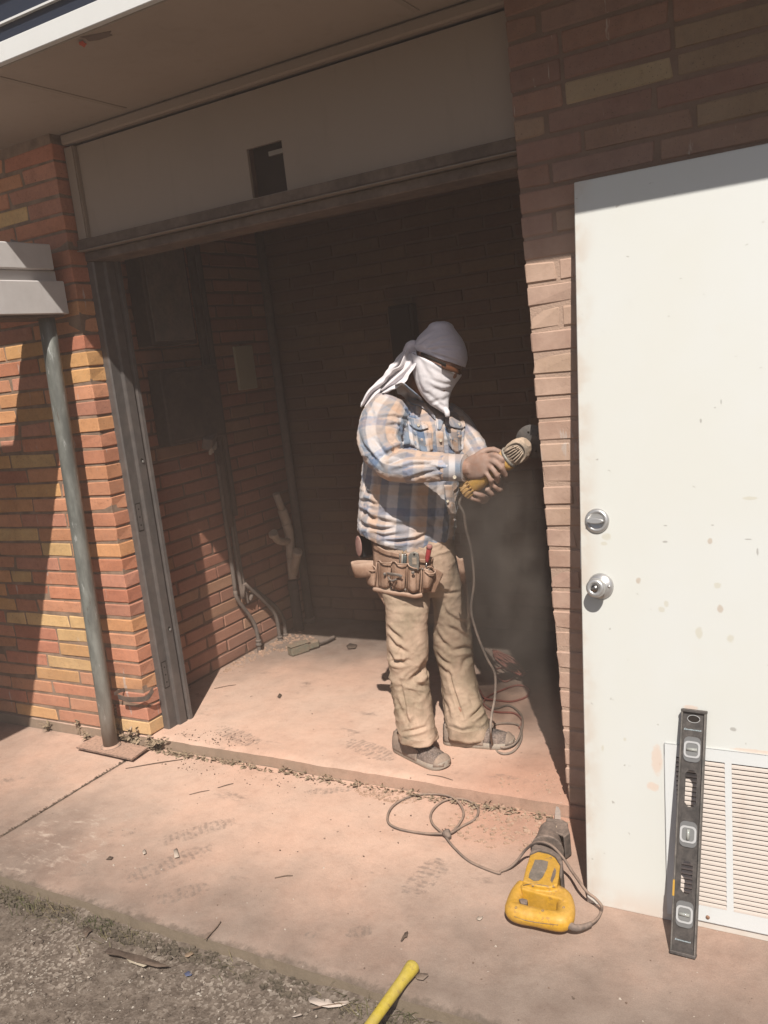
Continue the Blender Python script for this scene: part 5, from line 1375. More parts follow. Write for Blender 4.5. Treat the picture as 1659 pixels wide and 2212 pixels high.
# safety glasses strap/lens in the eye slit
M_LENS = Mat('tinted_lens', 0.15, 0.6, color=(0.15, 0.06, 0.03, 1)).m
o = MB(); o.tube(catmull([PY(910,764,2.785), PY(940,778,2.775), PY(963,788,2.785)], 5), 0.0035, 8, flat=1.6); gl = o.build('glasses_arm', M_BLACK); to_local(gl, person)
o = MB(); gr_ = []
for i in range(7):
    t = i/6; x0 = 953 + 40*t; y0 = 784 + 14*t; yy = 2.782 + 0.055*t**1.5
    gr_.append([PY(x0, y0, yy), PY(x0+1, y0+12, yy+0.002)])
o.loft(gr_, closed=False, cap=False); g2 = o.build('glasses_lens', M_LENS); md = g2.modifiers.new('s', 'SOLIDIFY'); md.thickness = 0.002; eval_mods(g2); to_local(g2, person)
# ------------------------------------------------------------------ angle grinder in the hands
M_YD = dusty('dusty_yellow_plastic', (0.62, 0.35, 0.07), (0.56, 0.38, 0.26), 0.45, 0.6, scale=25, updust=0.35)
M_GD = dusty('dust_caked_metal', (0.30, 0.25, 0.20), (0.66, 0.50, 0.37), 1.0, 0.85, scale=18, updust=0.8, bump=0.3)
M_GM = dusty('grinder_seam_metal', (0.33, 0.32, 0.29), (0.5, 0.4, 0.3), 0.3, 0.45, metal=0.5, scale=30)
G0 = PY(1004, 1064, 2.712); G1 = PY(1138, 960, 2.70)
gax = (G1 - G0).normalized(); GL = (G1 - G0).length
gvd = ((G0+G1)/2 - CAM_C).normalized(); gup = gax.cross(gvd).normalized()
if gup.z < 0: gup = -gup
gfr = gup.cross(gax).normalized()
if gfr.dot(gvd) > 0: gfr = -gfr           # towards the camera
gri = empty('angle_grinder', (0, 0, 0), 'dust covered yellow angle grinder cutting into the brick jamb', 'angle grinder')
gm = Matrix((gup, gfr, gax)).transposed().to_4x4(); gm.translation = G0; gri.matrix_world = gm
def ringsz(spec, n=24, p=2.3):
    out = []
    for z, a, b, cx, cy in spec:
        r = []
        for j in range(n):
            t = 2*PI*j/n; c, s = math.cos(t), math.sin(t)
            r.append(Vector((cx + a*math.copysign(abs(c)**(2/p), c), cy + b*math.copysign(abs(s)**(2/p), s), z)))
        out.append(r)
    return out
MB().loft(ringsz([(0.0, .018, .018, 0, 0), (0.003, .026, .026, 0, 0), (0.012, .030, .030, 0, 0), (0.030, .030, .030, 0, 0), (0.034, .027, .027, 0, 0)])).build('tail_cap', M_YD, gri)
for k in range(7):
    a = PI*0.10 + k*PI*0.13; q = MB(); q.bevbox((-0.0025, 0.024, 0.006), (0.0025, 0.0325, 0.046), 0.001, Matrix.Rotation(a - PI/2, 4, 'Z')); q.build('vent_rib', M_YD, gri)
MB().loft(ringsz([(0.034, .024, .024, 0, 0), (0.05, .0265, .0265, 0, 0), (0.10, .0265, .027, 0, 0), (0.16, .027, .027, 0, 0), (0.185, .029, .029, 0, 0)])).build('grip', M_YD, gri)
MB().loft(ringsz([(0.183, .029, .029, 0, 0), (0.188, .034, .034, 0, 0), (0.212, .036, .036, 0, 0)])).build('collar', M_YD, gri)
MB().loft(ringsz([(0.212, .0375, .0375, 0, 0), (0.216, .0395, .0390, 0, 0), (0.222, .0375, .0375, 0, 0)])).build('seam_ring', M_GM, gri)
q = MB(); q.loft(ringsz([(0.222, .0365, .036, 0, 0), (0.236, .040, .036, 0, 0), (0.255, .0405, .034, 0, -0.002), (0.272, .036, .031, 0.001, -0.004), (0.286, .027, .026, 0.003, -0.006), (0.293, .016, .018, 0.004, -0.008)]))
q.lathe([(0.028, 0), (0.026, 0.02), (0.020, 0.03)], (0.0, -0.020, 0.262), (0, -1, 0), 18)
gh = remeshed(q, 'gear_head', M_GD, 0.0022, 2)
gh.parent = gri; ripple(gh.data, 0.0010, 60.0, (1, 1, 1), 4.0)
# ribbed vents on the near face: dark slots between raised ribs
for k in range(5):
    x0 = -0.019 + k*0.0095; z0 = 0.229 + 0.004*abs(k-2); z1 = 0.272 - 0.004*abs(k-2)
    q = MB(); q.prism([(x0, 0.0315, z0), (x0+0.0055, 0.0315, z0), (x0+0.0045, 0.0300, z1), (x0+0.001, 0.0300, z1)], (0, 0.0052, 0)); q.build('vent_slot', M_BLACK, gri)
for k in range(6):
    x0 = -0.0235 + k*0.0095
    q = MB(); q.tube([(x0, 0.034, 0.226), (x0*0.95, 0.0375, 0.240), (x0*0.85, 0.036, 0.258), (x0*0.6, 0.029, 0.275)], 0.0024, 6); q.build('rib', M_GD, gri)
q = MB(); q.tube(catmull([(0.030, 0.022, 0.224), (0.033, 0.024, 0.25), (0.024, 0.024, 0.278), (0.0, 0.026, 0.288), (-0.024, 0.024, 0.276), (-0.033, 0.023, 0.25), (-0.030, 0.022, 0.226)], 5), 0.0038, 8); q.build('rim', M_GD, gri)
M_DISC = dusty('cutting_disc', (0.10, 0.095, 0.09), (0.20, 0.17, 0.15), 0.5, 0.6, scale=20)
_o = gm.inverted() @ CAM_C; _e = gm.inverted().to_3x3() @ ray(1150, 954); dcw = _o + _e*((-0.052 - _o.y)/_e.y)
dsk = MB(); dsk.lathe([(0.0, 0.0012), (0.010, 0.0012), (0.0575, 0.0012), (0.0575, -0.0012), (0.010, -0.0012), (0.0, -0.0012)], dcw, (0, 1, 0), 48); dsk.build('disc', M_DISC, gri)
for k in range(6):
    a = 2*PI*k/6 + 0.3; MB().lathe([(0.0042, 0), (0.0042, 0.0004), (0, 0.0004)], (dcw.x + 0.034*math.cos(a), -0.0508, dcw.z + 0.034*math.sin(a)), (0, 1, 0), 10).build('disc_hole', M_BLACK, gri)

def cord(name, pts, r, mat, label, sub=8, n=8, cat='cord', group=None):
    q = MB(); q.tube(catmull(pts, sub), r, n); return q.build(name, mat, label=label, cat=cat, group=group)
M_CG = dusty('grey_cord', (0.22, 0.19, 0.165), (0.5, 0.37, 0.29), 0.6, 0.8, scale=12, updust=0.5)
M_CR = dusty('red_cord', (0.48, 0.11, 0.085), (0.50, 0.33, 0.26), 0.45, 0.8, scale=12, updust=0.35)
def fl(px, py, z=ZF+0.006): return PZ(px, py, z)
pts = [G0 + gax*0.004, G0 - gax*0.03 + Vector((0, 0, -0.02)), PY(1002, 1110, 2.73), PY(1006, 1140, 2.75), PY(1018, 1190, 2.78), PY(1024, 1256, 2.79), PY(1018, 1315, 2.80), PY(1029, 1365, 2.82), PY(1051, 1420, 2.85), PY(1069, 1456, 2.87), PY(1069, 1505, 2.86), PY(1062, 1545, 2.83), PY(1060, 1580, 2.80),
       fl(1066, 1614), fl(1085, 1628), fl(1110, 1622), fl(1126, 1596), fl(1122, 1568), fl(1095, 1562), fl(1066, 1567), fl(1062, 1590, ZF+0.014), fl(1082, 1614, ZF+0.014), fl(1112, 1606, ZF+0.014), fl(1127, 1576, ZF+0.010), fl(1126, 1545), fl(1100, 1524), fl(1070, 1530), fl(1046, 1520), fl(1036, 1500)]
cord('grinder_cord', pts, 0.0048, M_CG, 'grey power cord hanging from the grinder and looped on the floor by the shoe')
rp = [fl(1036, 1490), fl(1048, 1508, ZF+0.012), fl(1072, 1512), fl(1105, 1515), fl(1138, 1504), fl(1142, 1488), fl(1118, 1480), fl(1080, 1492), fl(1052, 1506), fl(1046, 1522), fl(1070, 1537), fl(1110, 1540), fl(1128, 1556), fl(1122, 1572)]
cord('extension_lead', rp, 0.0045, M_CR, 'dull red extension lead lying in wide loops behind the far shoe')
rr = random.Random(4); cp = []
for k in range(7):
    a = 0.15*rr.uniform(-1, 1); o1 = (1068 + rr.uniform(-4, 6), 1404 + rr.uniform(-3, 6) + k*2.0); o2 = (1130 + rr.uniform(-8, 6), 1452 + rr.uniform(-6, 12))
    m1 = ((o1[0]+o2[0])/2 + rr.uniform(2, 9), (o1[1]+o2[1])/2 - rr.uniform(2, 7)); m2 = ((o1[0]+o2[0])/2 - rr.uniform(2, 9), (o1[1]+o2[1])/2 + rr.uniform(3, 12))
    z = ZF + 0.008 + 0.006*k
    cp += [fl(*o1, z), fl(*m1, z), fl(*o2, z), fl(*m2, z)]
cp += [fl(1068, 1450, ZF+.01), fl(1090, 1472), fl(1120, 1456), fl(1138, 1448)]
cord('cord_coil', cp, 0.0045, M_CR, 'bundle of red cord coiled in the sun patch near the right jamb', sub=6)

# ------------------------------------------------------------------ leather tool belt
def mat_leather():
    M = Mat('dusty_leather', 0.8, 0.2); p = M.pos()
    c = M.mix(M.mr(M.noise(p, 12, 6, 0.65), 0.35, 0.7), (0.30, 0.175, 0.115), (0.47, 0.31, 0.225))
    c = M.mix(M.mr(M.noise(p, 40, 5, 0.7), 0.6, 0.72, 0, 0.6), c, (0.14, 0.08, 0.055))
    c = M.mix(M.mr(M.sep(M.n('ShaderNodeNewGeometry').outputs['Normal'])[2], 0.2, 0.9, 0, 0.7), c, (0.60, 0.43, 0.33))
    M.color(c); M.bump(M.noise(p, 55, 5, 0.7), 0.35, 0.003); return M.m
M_LE = mat_leather()
ZB = lambda x, y: (730 + x*.16, 1128 + y*.16)
belt = empty('tool_belt', PY(870, 1230, 2.74), 'tan leather tool belt with several pouches worn at the near hip', 'tool belt')
def ysurf(x, y, s=0, t=0):
    u = (x - 868)/70.0
    return 2.735 + 0.055*u*u*(1 if u > 0 else 1.1) - 0.010*max(0, (y-1200)/80)
def yo(d): return lambda x, y, s, t: ysurf(x, y) - d
def bsheet(name, top, bot, d, th=0.004, nx=14, ny=8, bulge=0.0, parent=None):
    return sheet(name, [ZB(*q) for q in top], [ZB(*q) for q in bot], M_LE, parent or belt, 0, th, nx, ny, None,
                 lambda x, y, s, t: ysurf(x, y) - d, (lambda s, t: bulge*math.sin(PI*s)**0.7*(0.35 + 0.65*math.sin(min(1, t*1.25)*PI/2)**1.0) * (1 - max(0, (t-0.88)/0.12)**2*0.6)), e=belt)
bsheet('back_panel', [(475,285),(640,380),(850,430),(1060,400),(1290,480)], [(495,890),(700,915),(900,950),(1040,980),(1250,930)], 0.0, 0.005, 24, 14)
bsheet('belt_band', [(480,280),(640,375),(830,420)], [(480,360),(640,440),(830,480)], 0.008, 0.004, 14, 4)
bsheet('belt_band', [(1100,495),(1200,500),(1292,480)], [(1105,545),(1200,555),(1275,530)], 0.008, 0.004, 8, 3)
bsheet('pouch', [(540,525),(620,555),(725,545)], [(550,870),(630,890),(700,865)], 0.010, 0.003, 14, 12, 0.022)
bsheet('pouch', [(722,540),(770,535),(820,565),(930,565)], [(745,870),(820,915),(900,905)], 0.010, 0.003, 14, 12, 0.024)
bsheet('pouch', [(945,570),(1000,610),(1115,620)], [(940,900),(1010,950),(1095,920)], 0.010, 0.003, 14, 12, 0.022)
bsheet('pouch', [(1140,625),(1230,640),(1310,690)], [(1150,900),(1210,905),(1255,880)], 0.012, 0.003, 12, 10, 0.026)
bsheet('pouch', [(365,620),(430,650),(505,650)], [(400,830),(450,860),(500,870)], 0.006, 0.003, 12, 10, 0.022)
for a, b in (((725,560), (722,640)), ((935,570), (925,900)), ((1125,625), (1130,910)), ((525,540), (500,880))):
    q = MB(); q.tube([PY(*ZB(*a), ysurf(*ZB(*a)) - 0.014) - belt.location, PY(*ZB((a[0]+b[0])/2, (a[1]+b[1])/2), ysurf(*ZB(*a)) - 0.016) - belt.location, PY(*ZB(*b), ysurf(*ZB(*b)) - 0.012) - belt.location], 0.0022, 6); q.build('stitched_edge', M_LE, belt)
def lip(pts, d, r=0.0028):
    q = MB(); q.tube(catmull([PY(*ZB(*p), ysurf(*ZB(*p)) - dd) - belt.location for p, dd in zip(pts, d)], 6), r, 6); q.build('rolled_lip', M_LE, belt)
lip([(535,525),(560,520),(590,550),(650,555),(715,550),(735,530),(775,535),(800,560),(860,568),(930,568),(950,560),(965,595),(1040,625),(1115,622)], [.014,.018,.03,.034,.026,.02,.028,.034,.034,.022,.018,.028,.034,.018])
lip([(1165,650),(1190,615),(1250,600),(1310,650),(1300,690),(1230,700),(1170,660)], [.02,.014,.012,.016,.03,.038,.024])
lip([(365,630),(400,600),(460,585),(505,620),(505,650),(440,655),(370,635)], [.02,.012,.008,.010,.014,.028,.022])
# hammer loop sticking out to the left
lp = [(500,520),(420,515),(300,512),(200,525),(172,545),(200,568),(300,560),(400,545),(495,545)]
q = MB(); dd = [0.0, .004, .006, .01, .02, .034, .036, .03, .018]
cpts = catmull([PY(*ZB(*p), ysurf(*ZB(500, 560)) - d_ + 0.02) - belt.location for p, d_ in zip(lp, dd)], 6)
hgt = []
for i, p in enumerate(cpts):
    t = i/(len(cpts)-1); hgt.append(0.058 + 0.004*math.sin(t*7))
q.loft([[p, p + Vector((0.004, 0, -h*0.55)), p + Vector((0.010, 0, -h))] for p, h in zip(cpts, hgt)], closed=False, cap=False)
o = q.build('hammer_loop', M_LE, belt); md = o.modifiers.new('s', 'SOLIDIFY'); md.thickness = 0.0035; eval_mods(o)
# right hand flap, bottom roll, rear pouch
bsheet('side_flap', [(1285,620),(1350,640),(1422,700)], [(1250,950),(1275,955),(1300,960)], 0.0, 0.004, 8, 10)
bsheet('rear_pouch', [(490,880),(800,900),(1180,905)], [(640,1130),(680,1180),(720,1150)][:1] + [(655,1100),(670,1060)], -0.010, 0.004, 10, 10)
q = MB(); q.tube(catmull([PY(*ZB(*p), ysurf(*ZB(*p)) - 0.010) - belt.location for p in ((488,905),(600,925),(760,960),(900,975),(1040,1000),(1140,985))], 6), 0.0085, 10); q.build('bottom_roll', M_LE, belt)
M_HW2 = dusty('belt_hardware', (0.20, 0.18, 0.165), (0.42, 0.30, 0.23), 0.6, 0.6, metal=0.4, scale=30)
q = MB(); q.tube(catmull([PY(*ZB(*p), ysurf(*ZB(*p)) - d_) - belt.location for p, d_ in (((665,690), .036), ((700,700), .048), ((760,705), .052), ((815,715), .044), ((865,735), .038))], 6), 0.006, 8, flat=0.4, up=(0, 1, 0)); q.build('tape_chain_bar', M_HW2, belt)
q = MB(); q.tube(catmull([PY(*ZB(*p), ysurf(*ZB(*p)) - d_) - belt.location for p, d_ in (((680,740), .036), ((700,775), .046), ((735,790), .048), ((790,770), .044))], 6), 0.004, 8); q.build('tape_chain_hook', M_HW2, belt)
for a, d_ in (((632,700), .038), ((1012,680), .038), ((720,885), .016), ((1140,630), .018), ((1225,640), .02), ((910,910), .016)):
    c = PY(*ZB(*a), ysurf(*ZB(*a)) - d_) - belt.location; vd = -(c + belt.location - CAM_C).normalized()
    q = MB(); q.lathe([(0.0045 if d_ < .03 else .0065, 0), (0.004 if d_ < .03 else .006, 0.002), (0, 0.003)], c, vd, 12); q.build('rivet', M_HW2, belt)
# things in the pouches
def stick(name, a, b, y, r, mat, label, cat, n=10, extra=None, flat=1.0):
    A = PY(*ZB(*a), y); B = PY(*ZB(*b), y)
    e = empty(name, B, label, cat)
    q = MB(); q.tube([rel(A, e), rel(A*0.9 + B*0.1, e), Vector()], [r*0.85, r, r], n, flat=flat); q.build('shaft' if extra else 'barrel', mat, e)
    return e, rel(A, e), (A-B).normalized()
yb = ysurf(870, 1215)
e, a_, d_ = stick('pencil', (873, 425), (862, 640), yb-0.006, 0.0038, Mat('white_pencil', 0.6, 0.3, color=(0.62, 0.58, 0.52, 1)).m, 'white pencil standing in the middle pouch of the tool belt', 'pencil', 6)
MB().tube([a_, a_ + d_*0.010], [0.0036, 0.001], 6).build('tip', Mat('pencil_wood', 0.7, 0.2, color=(0.45, 0.30, 0.15, 1)).m, e)
e, a_, d_ = stick('marker_pen', (908, 452), (900, 640), yb-0.004, 0.0068, Mat('dark_marker', 0.4, 0.4, color=(0.10, 0.12, 0.12, 1)).m, 'dark marker pen beside the white pencil in the belt', 'marker')
MB().lathe([(0.006, 0), (0.0066, 0.004), (0.004, 0.007), (0, 0.007)], a_, d_, 12).build('end_cap', M_NICK2, e)
e, a_, d_ = stick('carpenter_square', (838, 425), (835, 640), yb-0.001, 0.006, M_GM, 'flat grey steel tool behind the pencil in the belt pouch', 'tool', 8, flat=0.3)
kn_ = empty('utility_knife', PY(*ZB(1035, 640), yb-0.008), 'grey metal utility knife standing in the belt pouch beside the screwdriver', 'knife')
kp_ = [rel(PY(*ZB(*p), yb-0.008), kn_) for p in ((960,450),(985,405),(1040,390),(1090,410),(1105,470),(1100,640),(975,640))]
o = MB().prism(kp_, Vector((0.002, -0.012, 0))).build('handle', M_GM, kn_); bevel(o, 0.003); eval_mods(o)
c = rel(PY(*ZB(1030, 435), yb-0.0205), kn_); MB().lathe([(0.004, 0), (0.004, 0.0006), (0, 0.0006)], c, (0.3, -1, 0), 12).build('hang_hole', M_BLACK, kn_)
o = MB().prism([rel(PY(*ZB(*p), yb-0.0205), kn_) for p in ((1000,480),(1060,480),(1065,570),(1005,570))], Vector((0.0002, -0.0015, 0))).build('side_plate', M_GD, kn_)
M_RED = Mat('red_handle', 0.35, 0.5, color=(0.42, 0.055, 0.06, 1)).m
A = PY(*ZB(1240, 310), yb+0.012); B = PY(*ZB(1200, 540), yb+0.014)
sdv = empty('screwdriver', B, 'screwdriver with a see-through red handle in the right belt pouch', 'screwdriver')
dv = (A-B).normalized(); LL = (A-B).length
q = MB(); q.lathe([(0.005, 0), (0.007, 0.006), (0.0095, 0.016), (0.0105, LL-0.012), (0.009, LL-0.004), (0.005, LL)], (0, 0, 0), dv, 8); q.build('handle', M_RED, sdv)
q = MB(); q.lathe([(0.0107, LL-0.014), (0.0112, LL-0.006), (0.009, LL+0.001), (0.0, LL+0.002)], (0, 0, 0), dv, 12); q.build('butt', dusty('dusty_red', (0.35, 0.1, 0.09), (0.45, 0.28, 0.24), 0.8), sdv)
q = MB(); q.tube([(0, 0, 0), -dv*0.05], 0.003, 8); q.build('blade', M_NICK2, sdv)
# black case with a pinkish round face on the back hip
tc = empty('tape_measure', PY(786, 1180, 2.86), 'black tape measure with a worn pink round label clipped at the back of the hip', 'tape measure')
vx_ = Vector((0.88, 0.47, 0)); q = MB()
cm = Matrix((Vector((0.55, 0.83, 0)), Vector((0.83, -0.55, 0)), Vector((0, 0, 1)))).transposed().to_4x4()
o = MB().bevbox((-0.028, -0.020, -0.045), (0.028, 0.020, 0.045), 0.008, cm).build('case', Mat('black_case', 0.4, 0.4, color=(0.035, 0.035, 0.036, 1)).m, tc)
c = rel(PY(776, 1180, 2.825), tc); q = MB(); q.lathe([(0.026, 0), (0.028, 0.003), (0.024, 0.005), (0, 0.005)], c + Vector((0.0, 0.0, 0)), Vector((-0.55, -0.83, 0.1)).normalized(), 20)
q.v = [(x, y, c.z + (z-c.z)*1.5) for x, y, z in q.v]; q.build('round_label', dusty('pink_label', (0.35, 0.16, 0.14), (0.5, 0.36, 0.3), 0.5), tc)
# long leather strap hanging over the far thigh
B_TR = bvh_of(trs)
sheet('hanging_strap', [(985,1200),(992,1206),(1000,1205)], [(1013,1336),(1016,1337),(1019,1334)], M_LE, belt, 0.006, 0.004, 4, 16, bvh=B_TR, e=belt)

# ------------------------------------------------------------------ reciprocating saw on the slab
Z4 = lambda x, y: (1061.8 + x*.16, 1725.4 + y*.16)
def g4(x, y, z): return PZ(*Z4(x, y), z)
M_SY = dusty('saw_yellow', (0.78, 0.42, 0.025), (0.55, 0.38, 0.26), 0.16, 0.45, spec=0.4, scale=16, bump=0.05, updust=0.12, wear=(0.50, 0.27, 0.05))
M_SG = dusty('saw_grey_rubber', (0.085, 0.075, 0.068), (0.42, 0.31, 0.25), 0.55, 0.7, scale=14, updust=0.35)
saw = empty('reciprocating_saw', g4(650, 1200, 0.0), 'yellow and grey reciprocating saw lying on its side on the slab', 'power saw')
def hull(outline, z0, z1, zp=None):
    zp = (z0+z1)/2 if zp is None else zp
    pts = [g4(x, y, zp) for x, y in outline]
    return [Vector((p.x, p.y, z0)) for p in pts], Vector((0, 0, z1-z0))
q = MB()
a, b = hull([(425,1150),(470,960),(530,775),(640,750),(780,780),(870,830),(935,930),(925,1050),(890,1200),(800,1235),(600,1215)], 0.008, 0.085, 0.075); q.prism(a, b)
a, b = hull([(390,1180),(500,1130),(800,1180),(950,1260),(1030,1340),(1000,1420),(900,1360),(600,1290),(400,1230)], 0.012, 0.070, 0.065); q.prism(a, b)
body_s = remeshed(q, 'motor_housing', M_SY, 0.0026, 4); to_local(body_s, saw)
q = MB(); hp = [g4(*p, z) for p, z in (((430,1190), .045), ((350,1290), .043), ((305,1400), .042), ((300,1510), .040), ((400,1560), .040), ((600,1600), .040), ((800,1640), .040), ((950,1650), .040), ((1000,1560), .042), ((1000,1440), .045), ((960,1340), .047), ((860,1270), .048))]
t_ = tubeR(hp, [.022, .021, .021, .025, .026, .025, .026, .027, .026, .025, .025, .024], 6, 16); q.add(t_.v, t_.f)
dh_ = remeshed(q, 'd_handle', M_SY, 0.0026, 3); to_local(dh_, saw)
q = MB(); a, b = hull([(365,1370),(420,1360),(490,1380),(480,1440),(400,1430)], 0.030, 0.060, 0.055); q.prism([p - saw.location for p in a], b); o = q.build('trigger', M_SG, saw); bevel(o, 0.003); eval_mods(o)
q = MB(); a, b = hull([(520,790),(545,700),(600,630),(700,600),(820,640),(900,740),(965,880),(965,1060),(940,1130),(915,1060),(930,930),(860,820),(780,770),(640,735)], 0.006, 0.092, 0.080); q.prism(a, b)
boot = remeshed(q, 'boot', M_SG, 0.003, 4); to_local(boot, saw)
q = MB(); q.tube([g4(750, 700, .052), g4(770, 560, .055), g4(800, 440, .055)], [.052, .038, .036], 18); nk = remeshed(q, 'nose', M_SG, 0.003, 3); to_local(nk, saw)
q = MB(); a, b = hull([(690,430),(740,285),(860,290),(960,310),(1030,360),(1050,450),(960,500),(860,465)], 0.075, 0.083, 0.08); q.prism(a, b)
a, b = hull([(960,500),(1050,440),(1060,470),(975,530)], 0.006, 0.083, 0.08); q.prism(a, b)
a, b = hull([(735,285),(745,270),(960,298),(1035,345),(1030,362),(950,315)], 0.006, 0.085, 0.08); q.prism(a, b)
shoe_ = remeshed(q, 'shoe', M_SG, 0.0028, 2); to_local(shoe_, saw)
q = MB(); q.lathe([(0.0095, 0), (0.009, 0.001), (0, 0.001)], rel(g4(845, 375, 0.0835), saw), (0, 0, 1), 14); q.build('shoe_slot', M_GD, saw)
q = MB(); q.lathe([(0.007, 0), (0.007, 0.006), (0.004, 0.010), (0, 0.010)], rel(g4(968, 530, .05), saw), Vector((0.9, -0.35, 0.2)), 12); q.build('lever_knob', M_SG, saw)
ba = [g4(x, y, .06) for x, y in ((845,275),(935,285),(925,120),(905,70),(868,55),(855,130))]
q = MB(); q.prism([Vector((p.x, p.y, .048 - 0.02*(p.y - ba[0].y))) - saw.location for p in ba], (0, 0, 0.0018)); q.build('blade', dusty('dusty_blade', (0.5, 0.47, 0.45), (0.6, 0.45, 0.36), 0.6, 0.4, metal=0.4), saw)
lab_ = [(585,825),(680,828),(765,850),(750,940),(690,1060),(640,1105),(570,1110),(500,1065),(510,1010),(560,900)]
def onto(bvh, pts, off):
    out = []
    for p in pts:
        d = ray(*Z4(*p)).normalized(); h = bvh.ray_cast(CAM_C, d); out.append((h[0] if h[0] is not None else g4(*p, .085)) - d*off)
    return out
B_SAW = BVHTree.FromPolygons([v.co + saw.location for v in body_s.data.vertices], [tuple(p.vertices) for p in body_s.data.polygons])
M_LBL = dusty('saw_label', (0.12, 0.115, 0.10), (0.38, 0.30, 0.24), 0.5, 0.5, scale=25, wear=(0.35, 0.33, 0.30))
q = MB(); lp_ = onto(B_SAW, lab_, 0.0012); q.prism([p - saw.location for p in lp_], (0, 0, 0.0008)); q.build('label_panel', M_LBL, saw)
q = MB(); lp_ = onto(B_SAW, [(850,930),(872,970),(860,1040),(815,1135),(795,1100),(820,1010)], 0.0012); q.prism([p - saw.location for p in lp_], (0.0006, -0.0004, 0.0004)); q.build('side_vent', M_SG, saw)
cg = g4(985, 1650, .040)
bt = [(985,1655,.04),(1060,1715,.034),(1150,1745,.028),(1250,1730,.024),(1345,1690,.022)]
q = MB(); q.tube(catmull([rel(g4(x, y, z), saw) for x, y, z in bt], 6), [0.012 - 0.0055*i/24 for i in range(25)], 12); q.build('cord_boot', M_SG, saw)
Z44 = lambda x, y: (763 + x*.36, 1593 + y*.36)
cp = [g4(1330, 1695, .022), g4(1420, 1630, .014), g4(1475, 1540, .008), PY(*Z4(1485, 1450), 2.128), PY(*Z4(1400, 1345), 2.135), PY(*Z4(1300, 1270), 2.140), PY(*Z4(1200, 1140), 2.16), g4(1080, 970, .055), g4(960, 790, .085), g4(830, 650, .105), g4(700, 590, .108), g4(580, 600, .095), g4(460, 690, .06), g4(350, 830, .028), g4(250, 925, .012), g4(130, 980, .006)]
cp += [PZ(*Z44(*p), z) for p, z in (((860,812), .006), ((700,745), .006), ((600,655), .006), ((545,585), .008), ((475,515), .007), ((472,445), .006), ((550,378), .006), ((670,372), .006), ((745,420), .006), ((735,485), .006), ((650,535), .006), ((585,572), .013), ((500,578), .013), ((380,570), .006), ((250,540), .006), ((205,490), .006), ((240,410), .006), ((350,352), .006), ((500,340), .006), ((610,368), .012), ((662,450), .006), ((635,520), .007), ((585,575), .008))]
M_CS = dusty('saw_cord', (0.13, 0.11, 0.10), (0.52, 0.36, 0.27), 0.5, 0.75, scale=5, updust=0.45)
cord('saw_cord', cp, 0.0043, M_CS, 'dusty power cord looping from the saw handle across the slab to its plug', sub=8)
pl = PZ(*Z44(560, 575), 0.016)
plug = empty('power_plug', pl, 'grey round power plug lying in the cord loop on the pink dust', 'plug')
pd = Vector((-0.75, 0.55, 0.35)).normalized()
q = MB(); q.lathe([(0.006, -0.022), (0.009, -0.018), (0.013, -0.004), (0.015, 0.0), (0.015, 0.005), (0.0, 0.005)], (0, 0, 0), pd, 18); q.build('plug_body', M_SG, plug)
for s in (-1, 1): 
    c = Vector((0.55, 0.75, 0)).normalized()*s*0.005; MB().tube([c + pd*0.005, c + pd*0.020], 0.0018, 6, flat=0.4).build('pin', M_NICK2, plug)

# casing screws and a moulded seam on the saw
def saw_pt(x, y, off=0.0): 
    d = ray(*Z4(x, y)).normalized(); h = B_SAW.ray_cast(CAM_C, d); h2 = B_DH.ray_cast(CAM_C, d)
    c = [k for k in (h, h2) if k[0] is not None]
    return (min(c, key=lambda k: k[3])[0] if c else g4(x, y, .07)) - d*off
B_DH = BVHTree.FromPolygons([v.co + saw.location for v in dh_.data.vertices], [tuple(p.vertices) for p in dh_.data.polygons])
for x, y in ((690, 1513), (975, 1470), (330, 1470), (560, 1170), (830, 1180), (800, 800)):
    MB().lathe([(0.0036, -0.001), (0.0036, 0.0006), (0.0022, 0.0008), (0.0018, -0.0006), (0, -0.0006)], saw_pt(x, y) - saw.location, (0.0, -0.3, 1), 10).build('screw', M_SG, saw)
q = MB(); q.tube([saw_pt(x, y, 0.0004) - saw.location for x, y in ((430,1170),(520,1150),(640,1160),(760,1180),(860,1200))], 0.0011, 6); q.build('casing_seam', M_SG, saw)
q = MB(); q.tube([saw_pt(x, y, 0.0002) - saw.location for x, y in ((310,1590),(450,1640),(600,1670),(760,1690),(900,1705))], 0.0010, 6); q.build('casing_seam', M_SG, saw)

# yellow fibreglass handle at the bottom of the view
A = PZ(893, 2086, 0.024); B = PZ(796, 2212, 0.034); dd = (B - A); E = A + dd*3.4; E.z = 0.03
hh = empty('sledge_hammer', E, 'yellow fibreglass hammer handle lying across the slab edge in the foreground', 'hammer')
L_ = (E - A).length; ax_ = (A - E).normalized()
M_FG = dusty('yellow_fibreglass', (0.72, 0.55, 0.045), (0.42, 0.33, 0.20), 0.35, 0.45, spec=0.4, scale=14, bump=0.1, updust=0.12, wear=(0.40, 0.27, 0.06))
prof_ = [(0.0, 0.0), (0.012, 0.0), (0.0125, L_-0.30), (0.0135, L_-0.20), (0.0150, L_-0.06), (0.0185, L_-0.015), (0.0190, L_-0.004), (0.0165, L_), (0.0, L_)]
q = MB(); q.lathe(prof_, (0, 0, 0), ax_, 20); 
q.v = [tuple(v) for v in q.v]; q.build('handle', M_FG, hh)
sd_ = Vector((-ax_.y, ax_.x, 0)); hm = Matrix((ax_, sd_, Vector((0, 0, 1)))).transposed().to_4x4()
o = MB().bevbox((-0.03, -0.065, -0.028), (0.022, 0.065, 0.028), 0.009, hm).build('head', M_GM, hh)
